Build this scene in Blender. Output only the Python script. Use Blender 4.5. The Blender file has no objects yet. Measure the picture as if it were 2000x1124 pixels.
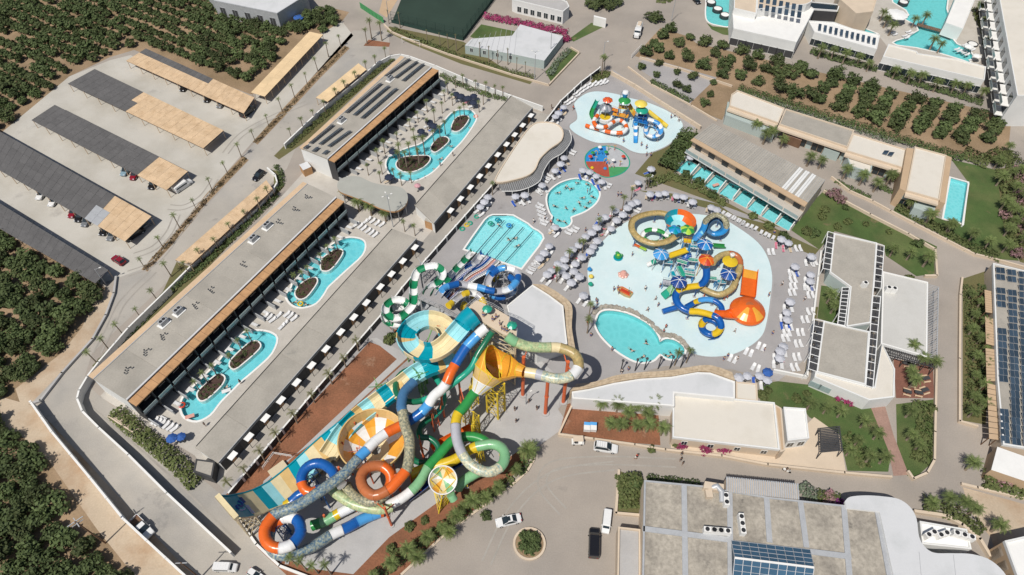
import bpy, bmesh, math, random
from math import sin, cos, pi, radians, atan2, hypot
from mathutils import Vector, Matrix
from mathutils.geometry import delaunay_2d_cdt
S = bpy.context.scene
COL = S.collection
R = random.Random(7)

# ---------------------------------------------------------------- camera, sky, sun, exposure
FPX, TILT, CH = 1333.0, radians(51.5), 125.0          # focal length in photo pixels, downward tilt, drone height
cam = bpy.data.cameras.new("camera"); cam.sensor_width = 36; cam.lens = FPX/2000*36
cam.clip_start = 1; cam.clip_end = 5000
co = bpy.data.objects.new("camera", cam); COL.objects.link(co)
co.location = (0, 0, CH); co.rotation_euler = (pi/2 - TILT, 0, 0)
S.camera = co
SUN_EL, SH_AZ = radians(58), radians(55.7)            # sun height; direction in which shadows fall
w = bpy.data.worlds.new("World"); S.world = w; w.use_nodes = True
nt = w.node_tree; bg = nt.nodes["Background"]
sky = nt.nodes.new("ShaderNodeTexSky"); sky.sky_type = 'NISHITA'; sky.sun_disc = False
sky.sun_elevation = SUN_EL
sky.sun_rotation = pi/2 - (SH_AZ + pi)
sky.air_density = 1.0; sky.dust_density = 1.5
nt.links.new(sky.outputs[0], bg.inputs[0]); bg.inputs[1].default_value = 0.07
sl = bpy.data.lights.new("sun", 'SUN'); sl.energy = 4.2; sl.angle = radians(0.53); sl.color = (1, .955, .885)
so = bpy.data.objects.new("sun", sl); COL.objects.link(so)
so.rotation_euler = Vector((cos(SUN_EL)*cos(SH_AZ), cos(SUN_EL)*sin(SH_AZ), -sin(SUN_EL))).to_track_quat('-Z', 'Y').to_euler()
S.view_settings.view_transform = 'Standard'; S.view_settings.look = 'None'
S.view_settings.exposure = 0.0; S.view_settings.gamma = 1; S.view_settings.use_curve_mapping = False
S.render.engine = 'CYCLES'
S.cycles.max_bounces = 6; S.cycles.transparent_max_bounces = 12

# ---------------------------------------------------------------- survey: a point of the ground (or of a level z) seen at a photo pixel
_c, _s = cos(TILT), sin(TILT)
def G(px, py, z=0.0):
    x = (px-1000)/FPX; y = (562-py)/FPX
    d = (x, _c + y*_s, -_s + y*_c); t = (z-CH)/d[2]
    return Vector((d[0]*t, d[1]*t, z))
def GP(pts, z=0.0): return [G(p[0], p[1], z) for p in pts]
def xy(v): return (v[0], v[1])

# ---------------------------------------------------------------- materials
MATS = {}
def mat(name, c, rough=.8, var=.12, scale=.25, c2=None, k2=.5, s2=None, bump=0., bs=6., metal=0., spec=.4, fine=.06, rnd=0., emit=None, det=5, stain=None):
    """procedural surface: base colour c, patches of c2 (noise s2), brightness drift, fine grain"""
    if name in MATS: return MATS[name]
    m = bpy.data.materials.new(name); m.use_nodes = True; MATS[name] = m
    n = m.node_tree.nodes; L = m.node_tree.links; b = n["Principled BSDF"]
    b.inputs["Roughness"].default_value = rough; b.inputs["Metallic"].default_value = metal
    b.inputs["Specular IOR Level"].default_value = spec
    tc = n.new("ShaderNodeTexCoord")
    def noise(sc, d=5, ro=.6):
        t = n.new("ShaderNodeTexNoise"); t.inputs["Scale"].default_value = sc; t.inputs["Detail"].default_value = d
        t.inputs["Roughness"].default_value = ro; L.new(tc.outputs["Object"], t.inputs["Vector"]); return t
    def mixc(f, a, bb, mode='MIX'):
        x = n.new("ShaderNodeMix"); x.data_type = 'RGBA'; x.blend_type = mode
        for sock, v in ((x.inputs[0], f), (x.inputs[6], a), (x.inputs[7], bb)):
            if hasattr(v, 'type') and not isinstance(v, (tuple, list, float)): L.new(v, sock)
            else: sock.default_value = v if isinstance(v, float) else (*v[:3], 1)
        return x.outputs[2]
    def mr(v, a, bb, lo, hi):
        x = n.new("ShaderNodeMapRange"); x.inputs[1].default_value = a; x.inputs[2].default_value = bb
        x.inputs[3].default_value = lo; x.inputs[4].default_value = hi; L.new(v, x.inputs[0]); return x.outputs[0]
    col = tuple(c)
    if c2: col = mixc(mr(noise(s2 or scale, det).outputs[0], k2-.12, k2+.12, 0, 1), col, c2)
    if stain: col = mixc(mr(noise(stain[1], 6, .65).outputs[0], stain[2], stain[2]+.1, 0, .8), col, stain[0])
    fac = mr(noise(scale).outputs[0], .3, .7, 1-var, 1+var)
    if fine:
        f2 = mr(noise(bs, 3).outputs[0], .3, .7, 1-fine, 1+fine)
        mm = n.new("ShaderNodeMath"); mm.operation = 'MULTIPLY'; L.new(fac, mm.inputs[0]); L.new(f2, mm.inputs[1]); fac = mm.outputs[0]
    if rnd:
        oi = n.new("ShaderNodeObjectInfo"); f3 = mr(oi.outputs["Random"], 0, 1, 1-rnd, 1+rnd)
        mm = n.new("ShaderNodeMath"); mm.operation = 'MULTIPLY'; L.new(fac, mm.inputs[0]); L.new(f3, mm.inputs[1]); fac = mm.outputs[0]
    cc = n.new("ShaderNodeCombineColor")
    for i in range(3): L.new(fac, cc.inputs[i])
    out = mixc(1.0, col, cc.outputs[0], 'MULTIPLY')
    L.new(out, b.inputs["Base Color"])
    if bump:
        bp = n.new("ShaderNodeBump"); bp.inputs["Strength"].default_value = bump; bp.inputs["Distance"].default_value = .05
        L.new(noise(bs, 4).outputs[0], bp.inputs["Height"]); L.new(bp.outputs[0], b.inputs["Normal"])
    return m

def water_mat(name, tint, rip=1.2):
    m = bpy.data.materials.new(name); m.use_nodes = True; MATS[name] = m
    n = m.node_tree.nodes; L = m.node_tree.links
    for x in list(n):
        if x.type != 'OUTPUT_MATERIAL': n.remove(x)
    o = n["Material Output"]
    tr = n.new("ShaderNodeBsdfTransparent"); tr.inputs[0].default_value = (*tint, 1)
    gl = n.new("ShaderNodeBsdfGlossy"); gl.inputs["Roughness"].default_value = .06
    lw = n.new("ShaderNodeFresnel"); lw.inputs[0].default_value = 1.33
    tc = n.new("ShaderNodeTexCoord"); tx = n.new("ShaderNodeTexNoise"); tx.inputs["Scale"].default_value = rip; tx.inputs["Detail"].default_value = 3
    bp = n.new("ShaderNodeBump"); bp.inputs["Strength"].default_value = .6; bp.inputs["Distance"].default_value = .1
    L.new(tc.outputs["Object"], tx.inputs["Vector"]); L.new(tx.outputs[0], bp.inputs["Height"])
    L.new(bp.outputs[0], gl.inputs["Normal"]); L.new(bp.outputs[0], lw.inputs["Normal"])
    mx = n.new("ShaderNodeMixShader"); L.new(lw.outputs[0], mx.inputs[0]); L.new(tr.outputs[0], mx.inputs[1]); L.new(gl.outputs[0], mx.inputs[2])
    L.new(mx.outputs[0], o.inputs[0]); return m

def caustic_tile_mat(name, c, c2, sc=.9, rough=.5):
    """pool lining: one tile tone with a net of caustic light painted into the colour"""
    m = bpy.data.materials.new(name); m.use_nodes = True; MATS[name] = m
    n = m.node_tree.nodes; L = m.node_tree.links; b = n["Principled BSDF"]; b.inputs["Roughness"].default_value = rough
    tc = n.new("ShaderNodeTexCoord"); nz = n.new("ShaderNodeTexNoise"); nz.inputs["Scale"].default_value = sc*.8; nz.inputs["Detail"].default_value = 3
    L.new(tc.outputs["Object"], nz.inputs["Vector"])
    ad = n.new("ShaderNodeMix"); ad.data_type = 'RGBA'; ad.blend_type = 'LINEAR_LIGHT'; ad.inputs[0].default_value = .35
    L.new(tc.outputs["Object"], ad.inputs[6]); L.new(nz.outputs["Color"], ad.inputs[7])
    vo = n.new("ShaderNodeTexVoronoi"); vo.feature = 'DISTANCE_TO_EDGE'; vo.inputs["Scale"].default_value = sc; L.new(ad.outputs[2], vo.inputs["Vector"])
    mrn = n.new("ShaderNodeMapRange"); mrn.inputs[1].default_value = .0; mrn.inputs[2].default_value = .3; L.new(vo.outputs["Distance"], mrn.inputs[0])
    mx = n.new("ShaderNodeMix"); mx.data_type = 'RGBA'; L.new(mrn.outputs[0], mx.inputs[0]); mx.inputs[6].default_value = (*c2, 1); mx.inputs[7].default_value = (*c, 1)  # paler cell edges paint the water's rippling light into the floor colour
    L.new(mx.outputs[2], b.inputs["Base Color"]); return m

# ---------------------------------------------------------------- mesh builder and object helpers
class MB:
    def __init__(s): s.v = []; s.f = []; s.m = []; s.ms = []; s.sm = []
    def mi(s, m):
        if m not in s.ms: s.ms.append(m)
        return s.ms.index(m)
    def add(s, vs, fs, m, smooth=False):
        o = len(s.v); s.v += [tuple(v) for v in vs]; k = s.mi(m)
        for f in fs: s.f.append(tuple(i+o for i in f)); s.m.append(k); s.sm.append(smooth)
        return s
    def box(s, c, d, m, rz=0., rx=0.):
        """box with centre c, full sizes d"""
        q = Matrix.Rotation(rz, 3, 'Z') @ Matrix.Rotation(rx, 3, 'X')
        vs = [Vector(c) + q @ Vector((x*d[0]/2, y*d[1]/2, z*d[2]/2)) for z in (-1, 1) for y in (-1, 1) for x in (-1, 1)]
        return s.add(vs, [(0,2,3,1),(4,5,7,6),(0,1,5,4),(2,6,7,3),(0,4,6,2),(1,3,7,5)], m)
    def prism(s, poly, z0, z1, m, mtop=None, bottom=False):
        """vertical prism over a plan polygon"""
        p = [xy(q) for q in poly]
        if area(p) < 0: p = p[::-1]
        n = len(p); vs = [(x, y, z0) for x, y in p] + [(x, y, z1) for x, y in p]
        s.add(vs, [(i, (i+1) % n, n+(i+1) % n, n+i) for i in range(n)], m)
        vv, ff = tri(p); s.add([(x, y, z1) for x, y in vv], ff, mtop or m)
        if bottom: s.add([(x, y, z0) for x, y in vv], [f[::-1] for f in ff], m)
        return s
    def bar(s, a, b, w, h, m):
        """rectangular bar from a to b"""
        a = Vector(a); b = Vector(b); d = (b-a); L = d.length
        if L < 1e-6: return s
        d /= L; u = d.cross(Vector((0, 0, 1)))
        u = u.normalized() if u.length > 1e-4 else Vector((1, 0, 0)); v = u.cross(d)
        vs = [p + u*(i*w/2) + v*(j*h/2) for p in (a, b) for i, j in ((-1,-1),(1,-1),(1,1),(-1,1))]
        return s.add(vs, [(3,2,1,0),(4,5,6,7),(0,1,5,4),(1,2,6,5),(2,3,7,6),(3,0,4,7)], m)
    def cyl(s, a, b, r0, r1, m, n=8, caps=True):
        return s.tube([a, b], [r0, r1], m, n, caps)
    def tube(s, path, r, m, n=8, caps=True, a0=0., a1=2*pi, mats=None, inner=None):
        """round tube (or open trough when a0..a1 is less than a turn; angle 0 = right, pi/2 = up)"""
        P = [Vector(p) for p in path]; k = len(P); full = a1-a0 > 6.28
        rr = r if isinstance(r, (list, tuple)) else [r]*k
        nn = n if full else n+1
        rings = []; pu = None
        for i in range(k):
            t = (P[min(i+1, k-1)] - P[max(i-1, 0)]).normalized()
            u = t.cross(Vector((0, 0, 1)))
            if u.length < .05: u = pu if pu else Vector((1, 0, 0))
            u = (u - t*u.dot(t)).normalized(); pu = u; v = u.cross(t)
            rings.append([P[i] + u*(cos(a0+(a1-a0)*j/n)*rr[i]) + v*(sin(a0+(a1-a0)*j/n)*rr[i]) for j in range(nn)])
        for i in range(k-1):
            mm = mats[i] if mats else m
            vs = rings[i] + rings[i+1]
            s.add(vs, [((j+1) % nn, j, nn+j, nn+(j+1) % nn) for j in range(n if full else n)], mm, True)
        if caps and full:
            s.add(rings[0], [tuple(range(nn))], mats[0] if mats else m); s.add(rings[-1], [tuple(range(nn))[::-1]], mats[-1] if mats else m)
        return s
    def lathe(s, c, prof, m, n=24, mats=None):
        """profile of (radius, z) turned about a vertical axis through c"""
        for i in range(len(prof)-1):
            (r0, z0), (r1, z1) = prof[i], prof[i+1]
            for j in range(n):
                a, b = 2*pi*j/n, 2*pi*(j+1)/n
                vs = [(c[0]+r*cos(t), c[1]+r*sin(t), c[2]+z) for r, z, t in ((r0,z0,a),(r0,z0,b),(r1,z1,b),(r1,z1,a))]
                s.add(vs, [(0,1,2,3)], mats(i, j) if mats else m, True)
        return s
def area(p): return sum(p[i][0]*p[(i+1) % len(p)][1] - p[(i+1) % len(p)][0]*p[i][1] for i in range(len(p)))/2
def inside(q, p):
    r = False; j = len(p)-1
    for i in range(len(p)):
        if (p[i][1] > q[1]) != (p[j][1] > q[1]) and q[0] < (p[j][0]-p[i][0])*(q[1]-p[i][1])/(p[j][1]-p[i][1])+p[i][0]: r = not r
        j = i
    return r
def tri(poly, holes=()):
    p = [Vector(xy(v)) for v in poly]; vs = list(p); es = [(i, (i+1) % len(p)) for i in range(len(p))]
    for h in holes:
        o = len(vs); vs += [Vector(xy(v)) for v in h]; es += [(o+i, o+(i+1) % len(h)) for i in range(len(h))]
    r = delaunay_2d_cdt(vs, es, [], 0, 1e-5)
    ov, of = r[0], r[2]; fs = []
    for f in of:
        cx = sum(ov[i][0] for i in f)/len(f); cy = sum(ov[i][1] for i in f)/len(f)
        if inside((cx, cy), p) and not any(inside((cx, cy), h) for h in holes):
            if area([ov[i] for i in f]) < 0: f = f[::-1]
            fs.append(tuple(f))
    return [(v[0], v[1]) for v in ov], fs
def smooth(pts, n=4, closed=True):
    """Catmull-Rom through the points (2 or 3 coordinates)"""
    k = len(pts); out = []
    for i in range(k if closed else k-1):
        if closed: a, b, c, d = pts[i-1], pts[i], pts[(i+1) % k], pts[(i+2) % k]
        else: a, b, c, d = pts[max(i-1, 0)], pts[i], pts[i+1], pts[min(i+2, k-1)]
        for j in range(n):
            t = j/n
            out.append(tuple(.5*(2*b[q] + (c[q]-a[q])*t + (2*a[q]-5*b[q]+4*c[q]-d[q])*t*t + (3*b[q]-a[q]-3*c[q]+d[q])*t**3) for q in range(len(b))))
    if not closed: out.append(tuple(pts[-1]))
    return out
def offset(poly, d):
    """grow a plan polygon by d metres"""
    p = [Vector(xy(v)) for v in poly]
    if area(p) < 0: p = p[::-1]
    out = []; n = len(p)
    for i in range(n):
        e0 = (p[i]-p[i-1]).normalized(); e1 = (p[(i+1) % n]-p[i]).normalized()
        n0 = Vector((e0[1], -e0[0])); n1 = Vector((e1[1], -e1[0])); b = n0+n1
        if b.length < .2: b = n0; k = 1
        else: k = min(2/ b.length_squared*1.0, 2.5)
        out.append(p[i] + b*(d*k))
    return out
def tag(o, label=None, cat=None, group=None, kind=None):
    for k, v in (("label", label), ("category", cat), ("group", group), ("kind", kind)):
        if v: o[k] = v
    return o
def thing(name, loc, label, cat, group=None, rz=0.):
    o = bpy.data.objects.new(name, None); COL.objects.link(o); o.location = loc; o.rotation_euler = (0, 0, rz)
    o.empty_display_size = .3
    return tag(o, label, cat, group)
def root_of(p):
    v = Vector((0, 0, 0))
    while p: v = v + p.location; p = p.parent
    return v
def obj(name, mb, parent=None, local=False):
    """link ONE mesh object; world coordinates unless local"""
    me = bpy.data.meshes.new(name); off = Vector((0, 0, 0))
    if parent and not local: off = root_of(parent)
    me.from_pydata([(v[0]-off[0], v[1]-off[1], v[2]-off[2]) for v in mb.v], [], mb.f)
    for m in mb.ms: me.materials.append(m)
    me.polygons.foreach_set("material_index", mb.m); me.polygons.foreach_set("use_smooth", mb.sm)
    me.update()
    o = bpy.data.objects.new(name, me); COL.objects.link(o); o.parent = parent
    return o
def struct(name, mb, kind="structure"):
    return tag(obj(name, mb), kind=kind)
def dup(root, loc, rz=0., label=None, group=None, sc=None):
    """a copy of a thing with copies of its parts and sub-parts, sharing mesh data"""
    r = root.copy(); COL.objects.link(r); r.location = loc; r.rotation_euler = (0, 0, rz)
    if sc: r.scale = sc if hasattr(sc, '__len__') else (sc, sc, sc)
    if label: r["label"] = label
    if group: r["group"] = group
    for ch in root.children:
        c = ch.copy(); COL.objects.link(c); c.parent = r
        for g in ch.children:
            d = g.copy(); COL.objects.link(d); d.parent = c
    return r
class Proto:
    """first placement uses the built thing itself, later ones copy it"""
    def __init__(s, o): s.o = o; s.used = False
    def put(s, loc, rz=0., label=None, group=None, sc=None):
        if not s.used:
            s.used = True; o = s.o; o.location = loc; o.rotation_euler = (0, 0, rz)
            if sc: o.scale = sc if hasattr(sc, '__len__') else (sc, sc, sc)
            if label: o["label"] = label
            if group: o["group"] = group
            return o
        return dup(s.o, loc, rz, label, group, sc)
ORD = "first second third fourth fifth sixth seventh eighth ninth tenth eleventh twelfth thirteenth fourteenth fifteenth sixteenth seventeenth eighteenth nineteenth twentieth".split()
TENS = {20: "twenty", 30: "thirty", 40: "forty", 50: "fifty", 60: "sixty", 70: "seventy", 80: "eighty", 90: "ninety"}
def nth(i):
    i += 1
    if i <= 20: return ORD[i-1]
    t, u = i//10*10, i % 10
    return {20: "twentieth", 30: "thirtieth", 40: "fortieth", 50: "fiftieth", 60: "sixtieth", 70: "seventieth", 80: "eightieth", 90: "ninetieth"}.get(t, "last") if u == 0 else TENS.get(t, "late")+"-"+ORD[u-1]
HOLES = []                                             # plan outlines of the pools, cut out of every ground sheet
def sheet(poly, z, m, mb=None, cut=True):
    p = [xy(v) for v in poly]; mb = mb or MB()
    x0, x1 = min(v[0] for v in p), max(v[0] for v in p); y0, y1 = min(v[1] for v in p), max(v[1] for v in p)
    hs = [h for h in HOLES if cut and min(v[0] for v in h) < x1 and max(v[0] for v in h) > x0 and min(v[1] for v in h) < y1 and max(v[1] for v in h) > y0]
    vv, ff = tri(p, hs)
    return mb.add([(x, y, z) for x, y in vv], ff, m)
# ---------------------------------------------------------------- palette
M = MATS
mat("soil", (.30,.21,.13), .95, .18, .05, c2=(.22,.155,.09), s2=.09, k2=.52, bump=.4, bs=2.5, fine=.14)
mat("red_soil", (.25,.105,.055), .95, .15, .12, c2=(.19,.085,.045), s2=.2, bump=.4, bs=3, fine=.2, det=8, stain=((.33,.20,.13),.22,.6))
mat("roof_beige", (.50,.49,.46), .8, .04, .1, c2=(.45,.44,.41), s2=.2, k2=.58, fine=.05, det=8)
mat("dust", (.46,.37,.27), .95, .12, .06, c2=(.34,.22,.13), s2=.1, k2=.58, bump=.3, bs=3, fine=.08)
mat("road", (.34,.298,.255), .9, .12, .05, c2=(.29,.258,.225), s2=.04, k2=.5, fine=.07, bs=4, det=8, stain=((.19,.175,.16),.11,.62))
mat("road_grey", (.375,.345,.302), .9, .12, .06, c2=(.30,.284,.26), s2=.07, k2=.56, fine=.07, bs=4, det=8, stain=((.2,.19,.18),.13,.61))
mat("lot", (.465,.442,.395), .92, .08, .05, c2=(.395,.37,.32), s2=.08, k2=.53, fine=.07, bs=5, det=8, stain=((.33,.31,.28),.09,.6))
mat("terrace", (.455,.425,.38), .85, .06, .1, c2=(.41,.38,.335), s2=.3, k2=.55, fine=.05, bs=3)
mat("deck_grey", (.30,.287,.283), .85, .08, .07, c2=(.335,.32,.314), s2=.12, k2=.5, fine=.06, bs=4, stain=((.23,.215,.205),.25,.63))
mat("slab_grey", (.40,.39,.38), .88, .08, .1, c2=(.345,.335,.325), s2=.12, k2=.58, fine=.05, bs=4)
mat("grass", (.06,.10,.026), .9, .2, .15, c2=(.10,.12,.04), s2=.12, k2=.55, bump=.5, bs=6, fine=.3, det=8, stain=((.20,.14,.08),.16,.62))
mat("dry_grass", (.15,.13,.055), .95, .25, .2, c2=(.10,.10,.04), s2=.2, bump=.5, bs=5, fine=.25)
mat("turf_dark", (.022,.042,.03), .9, .15, .08, fine=.08)
mat("mulch", (.065,.038,.03), .95, .2, .8, bump=.6, bs=5, fine=.3)
mat("cream", (.56,.46,.35), .85, .06, .3, fine=.05)
mat("stone", (.50,.40,.28), .9, .12, 1.2, c2=(.40,.31,.21), s2=1.5, fine=.15, bs=3, bump=.3)
mat("white", (.72,.71,.68), .6, .04, .3, fine=.03)
mat("white_wall", (.66,.66,.64), .75, .05, .2, fine=.04)
mat("white_paint", (.78,.78,.76), .4, .02, .3, fine=.0)
mat("green_wall", (.36,.42,.40), .8, .05, .3, fine=.04)
mat("roof_concrete", (.355,.328,.283), .92, .10, .12, c2=(.30,.278,.24), s2=.16, k2=.54, fine=.08, bs=3, det=8, rnd=.05, stain=((.25,.24,.215),.3,.63))
mat("roof_stained", (.36,.325,.27), .95, .12, .15, c2=(.25,.225,.19), s2=.22, k2=.53, fine=.2, bs=1.6, det=8, stain=((.13,.12,.105),.35,.6))
mat("roof_white", (.61,.57,.50), .8, .05, .1, c2=(.54,.50,.43), s2=.2, k2=.6, fine=.04)
mat("roof_grey", (.55,.555,.56), .75, .04, .1, c2=(.46,.47,.47), s2=.2, k2=.6, fine=.03)
mat("timber", (.47,.27,.13), .75, .1, .5, c2=(.40,.225,.105), s2=.7, fine=.1, bs=5)
mat("timber_pale", (.55,.40,.26), .8, .08, .3, fine=.08, bs=4)
mat("reed", (.58,.42,.265), .92, .09, .4, c2=(.50,.35,.21), s2=.5, k2=.56, fine=.16, bs=6, rnd=.04)
mat("reed_light", (.66,.49,.29), .92, .07, .4, fine=.1, bs=6, rnd=.05)
mat("solar_cloth", (.108,.104,.102), .75, .12, .5, fine=.15, bs=3, rnd=.07)
mat("panel_blue", (.034,.055,.08), .25, .1, 1, fine=.0, rnd=.25, spec=.5)
mat("dark", (.022,.023,.026), .6, .1, .5)
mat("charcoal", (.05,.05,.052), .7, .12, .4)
mat("glass_dark", (.02,.03,.036), .1, .1, .5, spec=.6, fine=0)
mat("glass_blue", (.045,.10,.16), .12, .12, .3, spec=.6, fine=0, rnd=.12)
mat("glass_pale", (.30,.38,.38), .15, .05, .5, spec=.5, fine=0)
mat("steel", (.55,.56,.57), .4, .05, 1, metal=.4)
mat("galv", (.42,.43,.44), .55, .08, 1, metal=.2)
mat("brown_wood", (.15,.085,.05), .8, .15, 1)
mat("brick_red", (.30,.19,.15), .9, .1, .5, fine=.12, bs=3)
mat("stucco_tan", (.46,.33,.21), .85, .06, .3)
water_mat("water", (.74,.93,.945)); water_mat("water_lagoon", (.74,.93,.93), .8)
caustic_tile_mat("pool_tile", (.27,.60,.62), (.36,.66,.68), .8)
caustic_tile_mat("pool_tile_pale", (.36,.64,.67), (.48,.71,.73), 1.1)
caustic_tile_mat("pool_tile_deep", (.24,.56,.57), (.28,.60,.61), .6)
caustic_tile_mat("pool_tile_river", (.22,.55,.60), (.28,.60,.64), .6)
mat("splash", (.53,.66,.67), .25, .035, .15, c2=(.58,.69,.695), s2=.2, fine=.02, bs=2, spec=.5)
mat("splash2", (.52,.66,.685), .25, .035, .15, c2=(.57,.69,.70), s2=.2, fine=.02, bs=2, spec=.5)

# ---------------------------------------------------------------- pools: outlines first, so that every ground sheet is cut round them
LAZY_S = smooth([(478,650),(500,647),(525,650),(540,662),(530,690),(505,715),(470,745),(455,760),(430,785),(410,810),(385,822),(362,815),(354,795),(360,775),(375,760),(400,735),(430,705),(450,675),(462,660)], 3)
LAZY_M = smooth([(650,478),(675,466),(700,467),(712,476),(707,498),(675,528),(650,551),(639,562),(630,577),(617,592),(600,599),(582,600),(567,592),(560,577),(570,562),(575,551),(607,513),(625,496)], 3)
LAZY_N = smooth([(757,331),(755,318),(765,303),(800,289),(827,279),(860,247),(882,222),(900,215),(920,217),(929,230),(925,242),(910,265),(897,281),(882,296),(855,326),(837,341),(810,353),(782,351),(765,343)], 3)
KIDNEY = smooth([(1069,386),(1075,373),(1095,358),(1125,350),(1150,356),(1165,368),(1170,381),(1162,398),(1142,413),(1122,421),(1114,425),(1115,433),(1110,441),(1097,445),(1082,438),(1078,431),(1080,423),(1075,416),(1070,401)], 3)
LANDING = [(908,487),(925,462),(948,430),(955,424),(962,421),(990,421),(1002,422),(1030,438),(1040,447),(1050,452),(1058,459),(1060,466),(1052,480),(1018,524),(965,506)]
EGG = smooth([(1165,627),(1172,612),(1190,607),(1225,613),(1260,630),(1277,645),(1286,660),(1289,668),(1300,663),(1317,665),(1332,675),(1337,685),(1332,695),(1320,702),(1302,700),(1290,692),(1284,696),(1275,704),(1255,708),(1232,702),(1200,682),(1175,657),(1164,637)], 3)
SUITES = []
for i in range(8):
    a, b = i/8, (i+1)/8
    def sp(t, u): return ((1319+(1541-1319)*t)*(1-u)+(1341+(1566-1341)*t)*u, (333+(452-333)*t)*(1-u)+(312+(425-312)*t)*u)
    SUITES.append([sp(a+.008, 0), sp(b-.008, 0), sp(b-.008, 1), sp(a+.008, 1)])
LAP = [(1857,348),(1889,357),(1879,437),(1843,427)]
LAGOON_W = smooth([(1376,-40),(1380,0),(1379,30),(1385,44),(1405,50),(1424,52),(1428,40),(1432,0),(1432,-40)], 3)
LAGOON_E = smooth([(1735,-40),(1748,8),(1762,25),(1778,28),(1790,45),(1812,52),(1856,56),(1895,70),(1908,80),(1905,95),(1895,122),(1880,118),(1830,100),(1790,92),(1755,84),(1742,82),(1770,70),(1792,60),(1778,35),(1800,48),(1850,40),(1868,0),(1870,-40)], 2)
LAGOON_E = [(1735,-40),(1745,5),(1770,20),(1776,30),(1768,38),(1790,50),(1795,60),(1770,75),(1752,80),(1745,84),(1752,88),(1790,93),(1830,102),(1880,117),(1893,122),(1900,110),(1893,98),(1868,86),(1858,74),(1862,66),(1866,48),(1855,38),(1848,18),(1855,-40)]
LAGOON_S = [(1578,18),(1625,24),(1624,40),(1660,42),(1678,52),(1712,66),(1700,70),(1660,58),(1617,46)]
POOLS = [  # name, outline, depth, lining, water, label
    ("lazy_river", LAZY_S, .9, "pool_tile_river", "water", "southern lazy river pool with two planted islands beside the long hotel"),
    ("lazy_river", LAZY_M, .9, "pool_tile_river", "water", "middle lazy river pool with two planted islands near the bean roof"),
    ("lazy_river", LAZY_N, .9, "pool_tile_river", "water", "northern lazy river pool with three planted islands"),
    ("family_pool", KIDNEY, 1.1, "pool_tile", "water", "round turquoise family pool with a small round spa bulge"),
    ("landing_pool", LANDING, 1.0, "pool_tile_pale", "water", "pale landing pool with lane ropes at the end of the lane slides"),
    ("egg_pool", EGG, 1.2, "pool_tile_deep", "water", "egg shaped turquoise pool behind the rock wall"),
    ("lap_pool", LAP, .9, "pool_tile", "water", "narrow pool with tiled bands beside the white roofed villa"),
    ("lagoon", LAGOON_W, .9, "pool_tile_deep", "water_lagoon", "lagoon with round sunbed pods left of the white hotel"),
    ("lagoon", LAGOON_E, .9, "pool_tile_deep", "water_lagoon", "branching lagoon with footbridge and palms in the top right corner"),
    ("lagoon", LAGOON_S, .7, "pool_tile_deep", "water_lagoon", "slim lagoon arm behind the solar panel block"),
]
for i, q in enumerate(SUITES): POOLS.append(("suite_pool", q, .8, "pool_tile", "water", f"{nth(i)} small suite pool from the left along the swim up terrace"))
# ground level differs by zone: everything here is cut at its plan outline
for p in POOLS: HOLES.append([xy(v) for v in GP(p[1])])

# ---------------------------------------------------------------- ground sheets
g = [(-900,-300),(900,-300),(900,1500),(-900,1500)]
struct("ground", sheet([Vector((x,y,0)) for x,y in g], -.02, M["soil"]))
PAVE = [(-140,376),(0,262),(135,150),(215,112),(262,98),(490,185),(500,182),(628,66),(668,42),(682,24),(640,14),(600,38),(560,50),(540,42),(580,5),(590,-60),(2600,-60),(2300,1400),(520,1400),(375,1124),(62,787),(75,780),(180,665),(222,575),(195,555),(0,450)]
def zone(name, px, z, m, n=0):
    p = smooth(px, n) if n else px
    return struct(name, sheet(GP(p), z, M[m]))
zone("road", PAVE, .0, "road")
zone("car_park", [(-140,376),(0,262),(135,150),(215,118),(255,108),(500,220),(500,182),(628,66),(668,42),(690,70),(500,270),(280,525),(225,545),(195,555),(0,450)], .006, "lot")
zone("perimeter_road", [(62,787),(180,665),(222,575),(225,545),(280,525),(690,60),(760,60),(760,110),(600,240),(560,330),(180,690),(155,770),(165,800),(400,960),(480,1020),(560,1124),(620,1240),(450,1240),(375,1124)], .006, "road_grey")
zone("service_road", [(175,755),(150,790),(300,950),(405,1010),(520,1124),(600,1124),(500,1060),(430,965),(400,940),(290,850),(190,770)], .010, "road_grey")
zone("dirt_track", [(-60,700),(0,775),(62,792),(200,930),(375,1124),(420,1240),(280,1240),(262,1124),(190,1035),(95,900),(40,850),(0,835),(-60,800)], -.012, "dust")
zone("dirt_verge", [(215,562),(222,580),(180,668),(72,790),(40,790),(30,760),(120,690),(160,640),(180,600),(190,570)], -.008, "dust")
zone("terrace", [(195,775),(590,340),(640,330),(650,320),(850,132),(1000,187),(1040,213),(850,446),(640,700),(425,945),(380,890)], .010, "terrace")
zone("lane", [(425,945),(1042,217),(1075,225),(960,360),(740,632),(440,960)], .014, "road_grey")
zone("deck", [(1163,142),(1200,138),(1362,245),(1300,330),(1262,372),(1310,374),(1400,393),(1600,488),(1595,600),(1575,700),(1520,745),(1480,735),(1430,722),(1300,715),(1120,762),(1090,800),(1110,830),(1040,880),(1002,905),(690,1124),(640,1200),(590,1124),(500,1055),(430,968),(745,622),(960,366),(1062,238)], .012, "deck_grey")
zone("plaza", [(1090,800),(1110,830),(1040,880),(1002,905),(690,1124),(640,1200),(590,1124),(500,1055),(440,975),(640,860),(820,700),(900,640),(1040,690),(1100,745)], .018, "slab_grey")
zone("sorting_area", [(985,600),(1040,556),(1000,540),(960,525),(905,490),(840,510),(760,610),(745,650),(790,700),(900,700),(980,660)], .021, "deck_grey")
zone("red_field", [(722,668),(782,692),(800,680),(760,640),(790,650),(800,700),(512,960),(462,968),(440,968)], .024, "red_soil")
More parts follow.
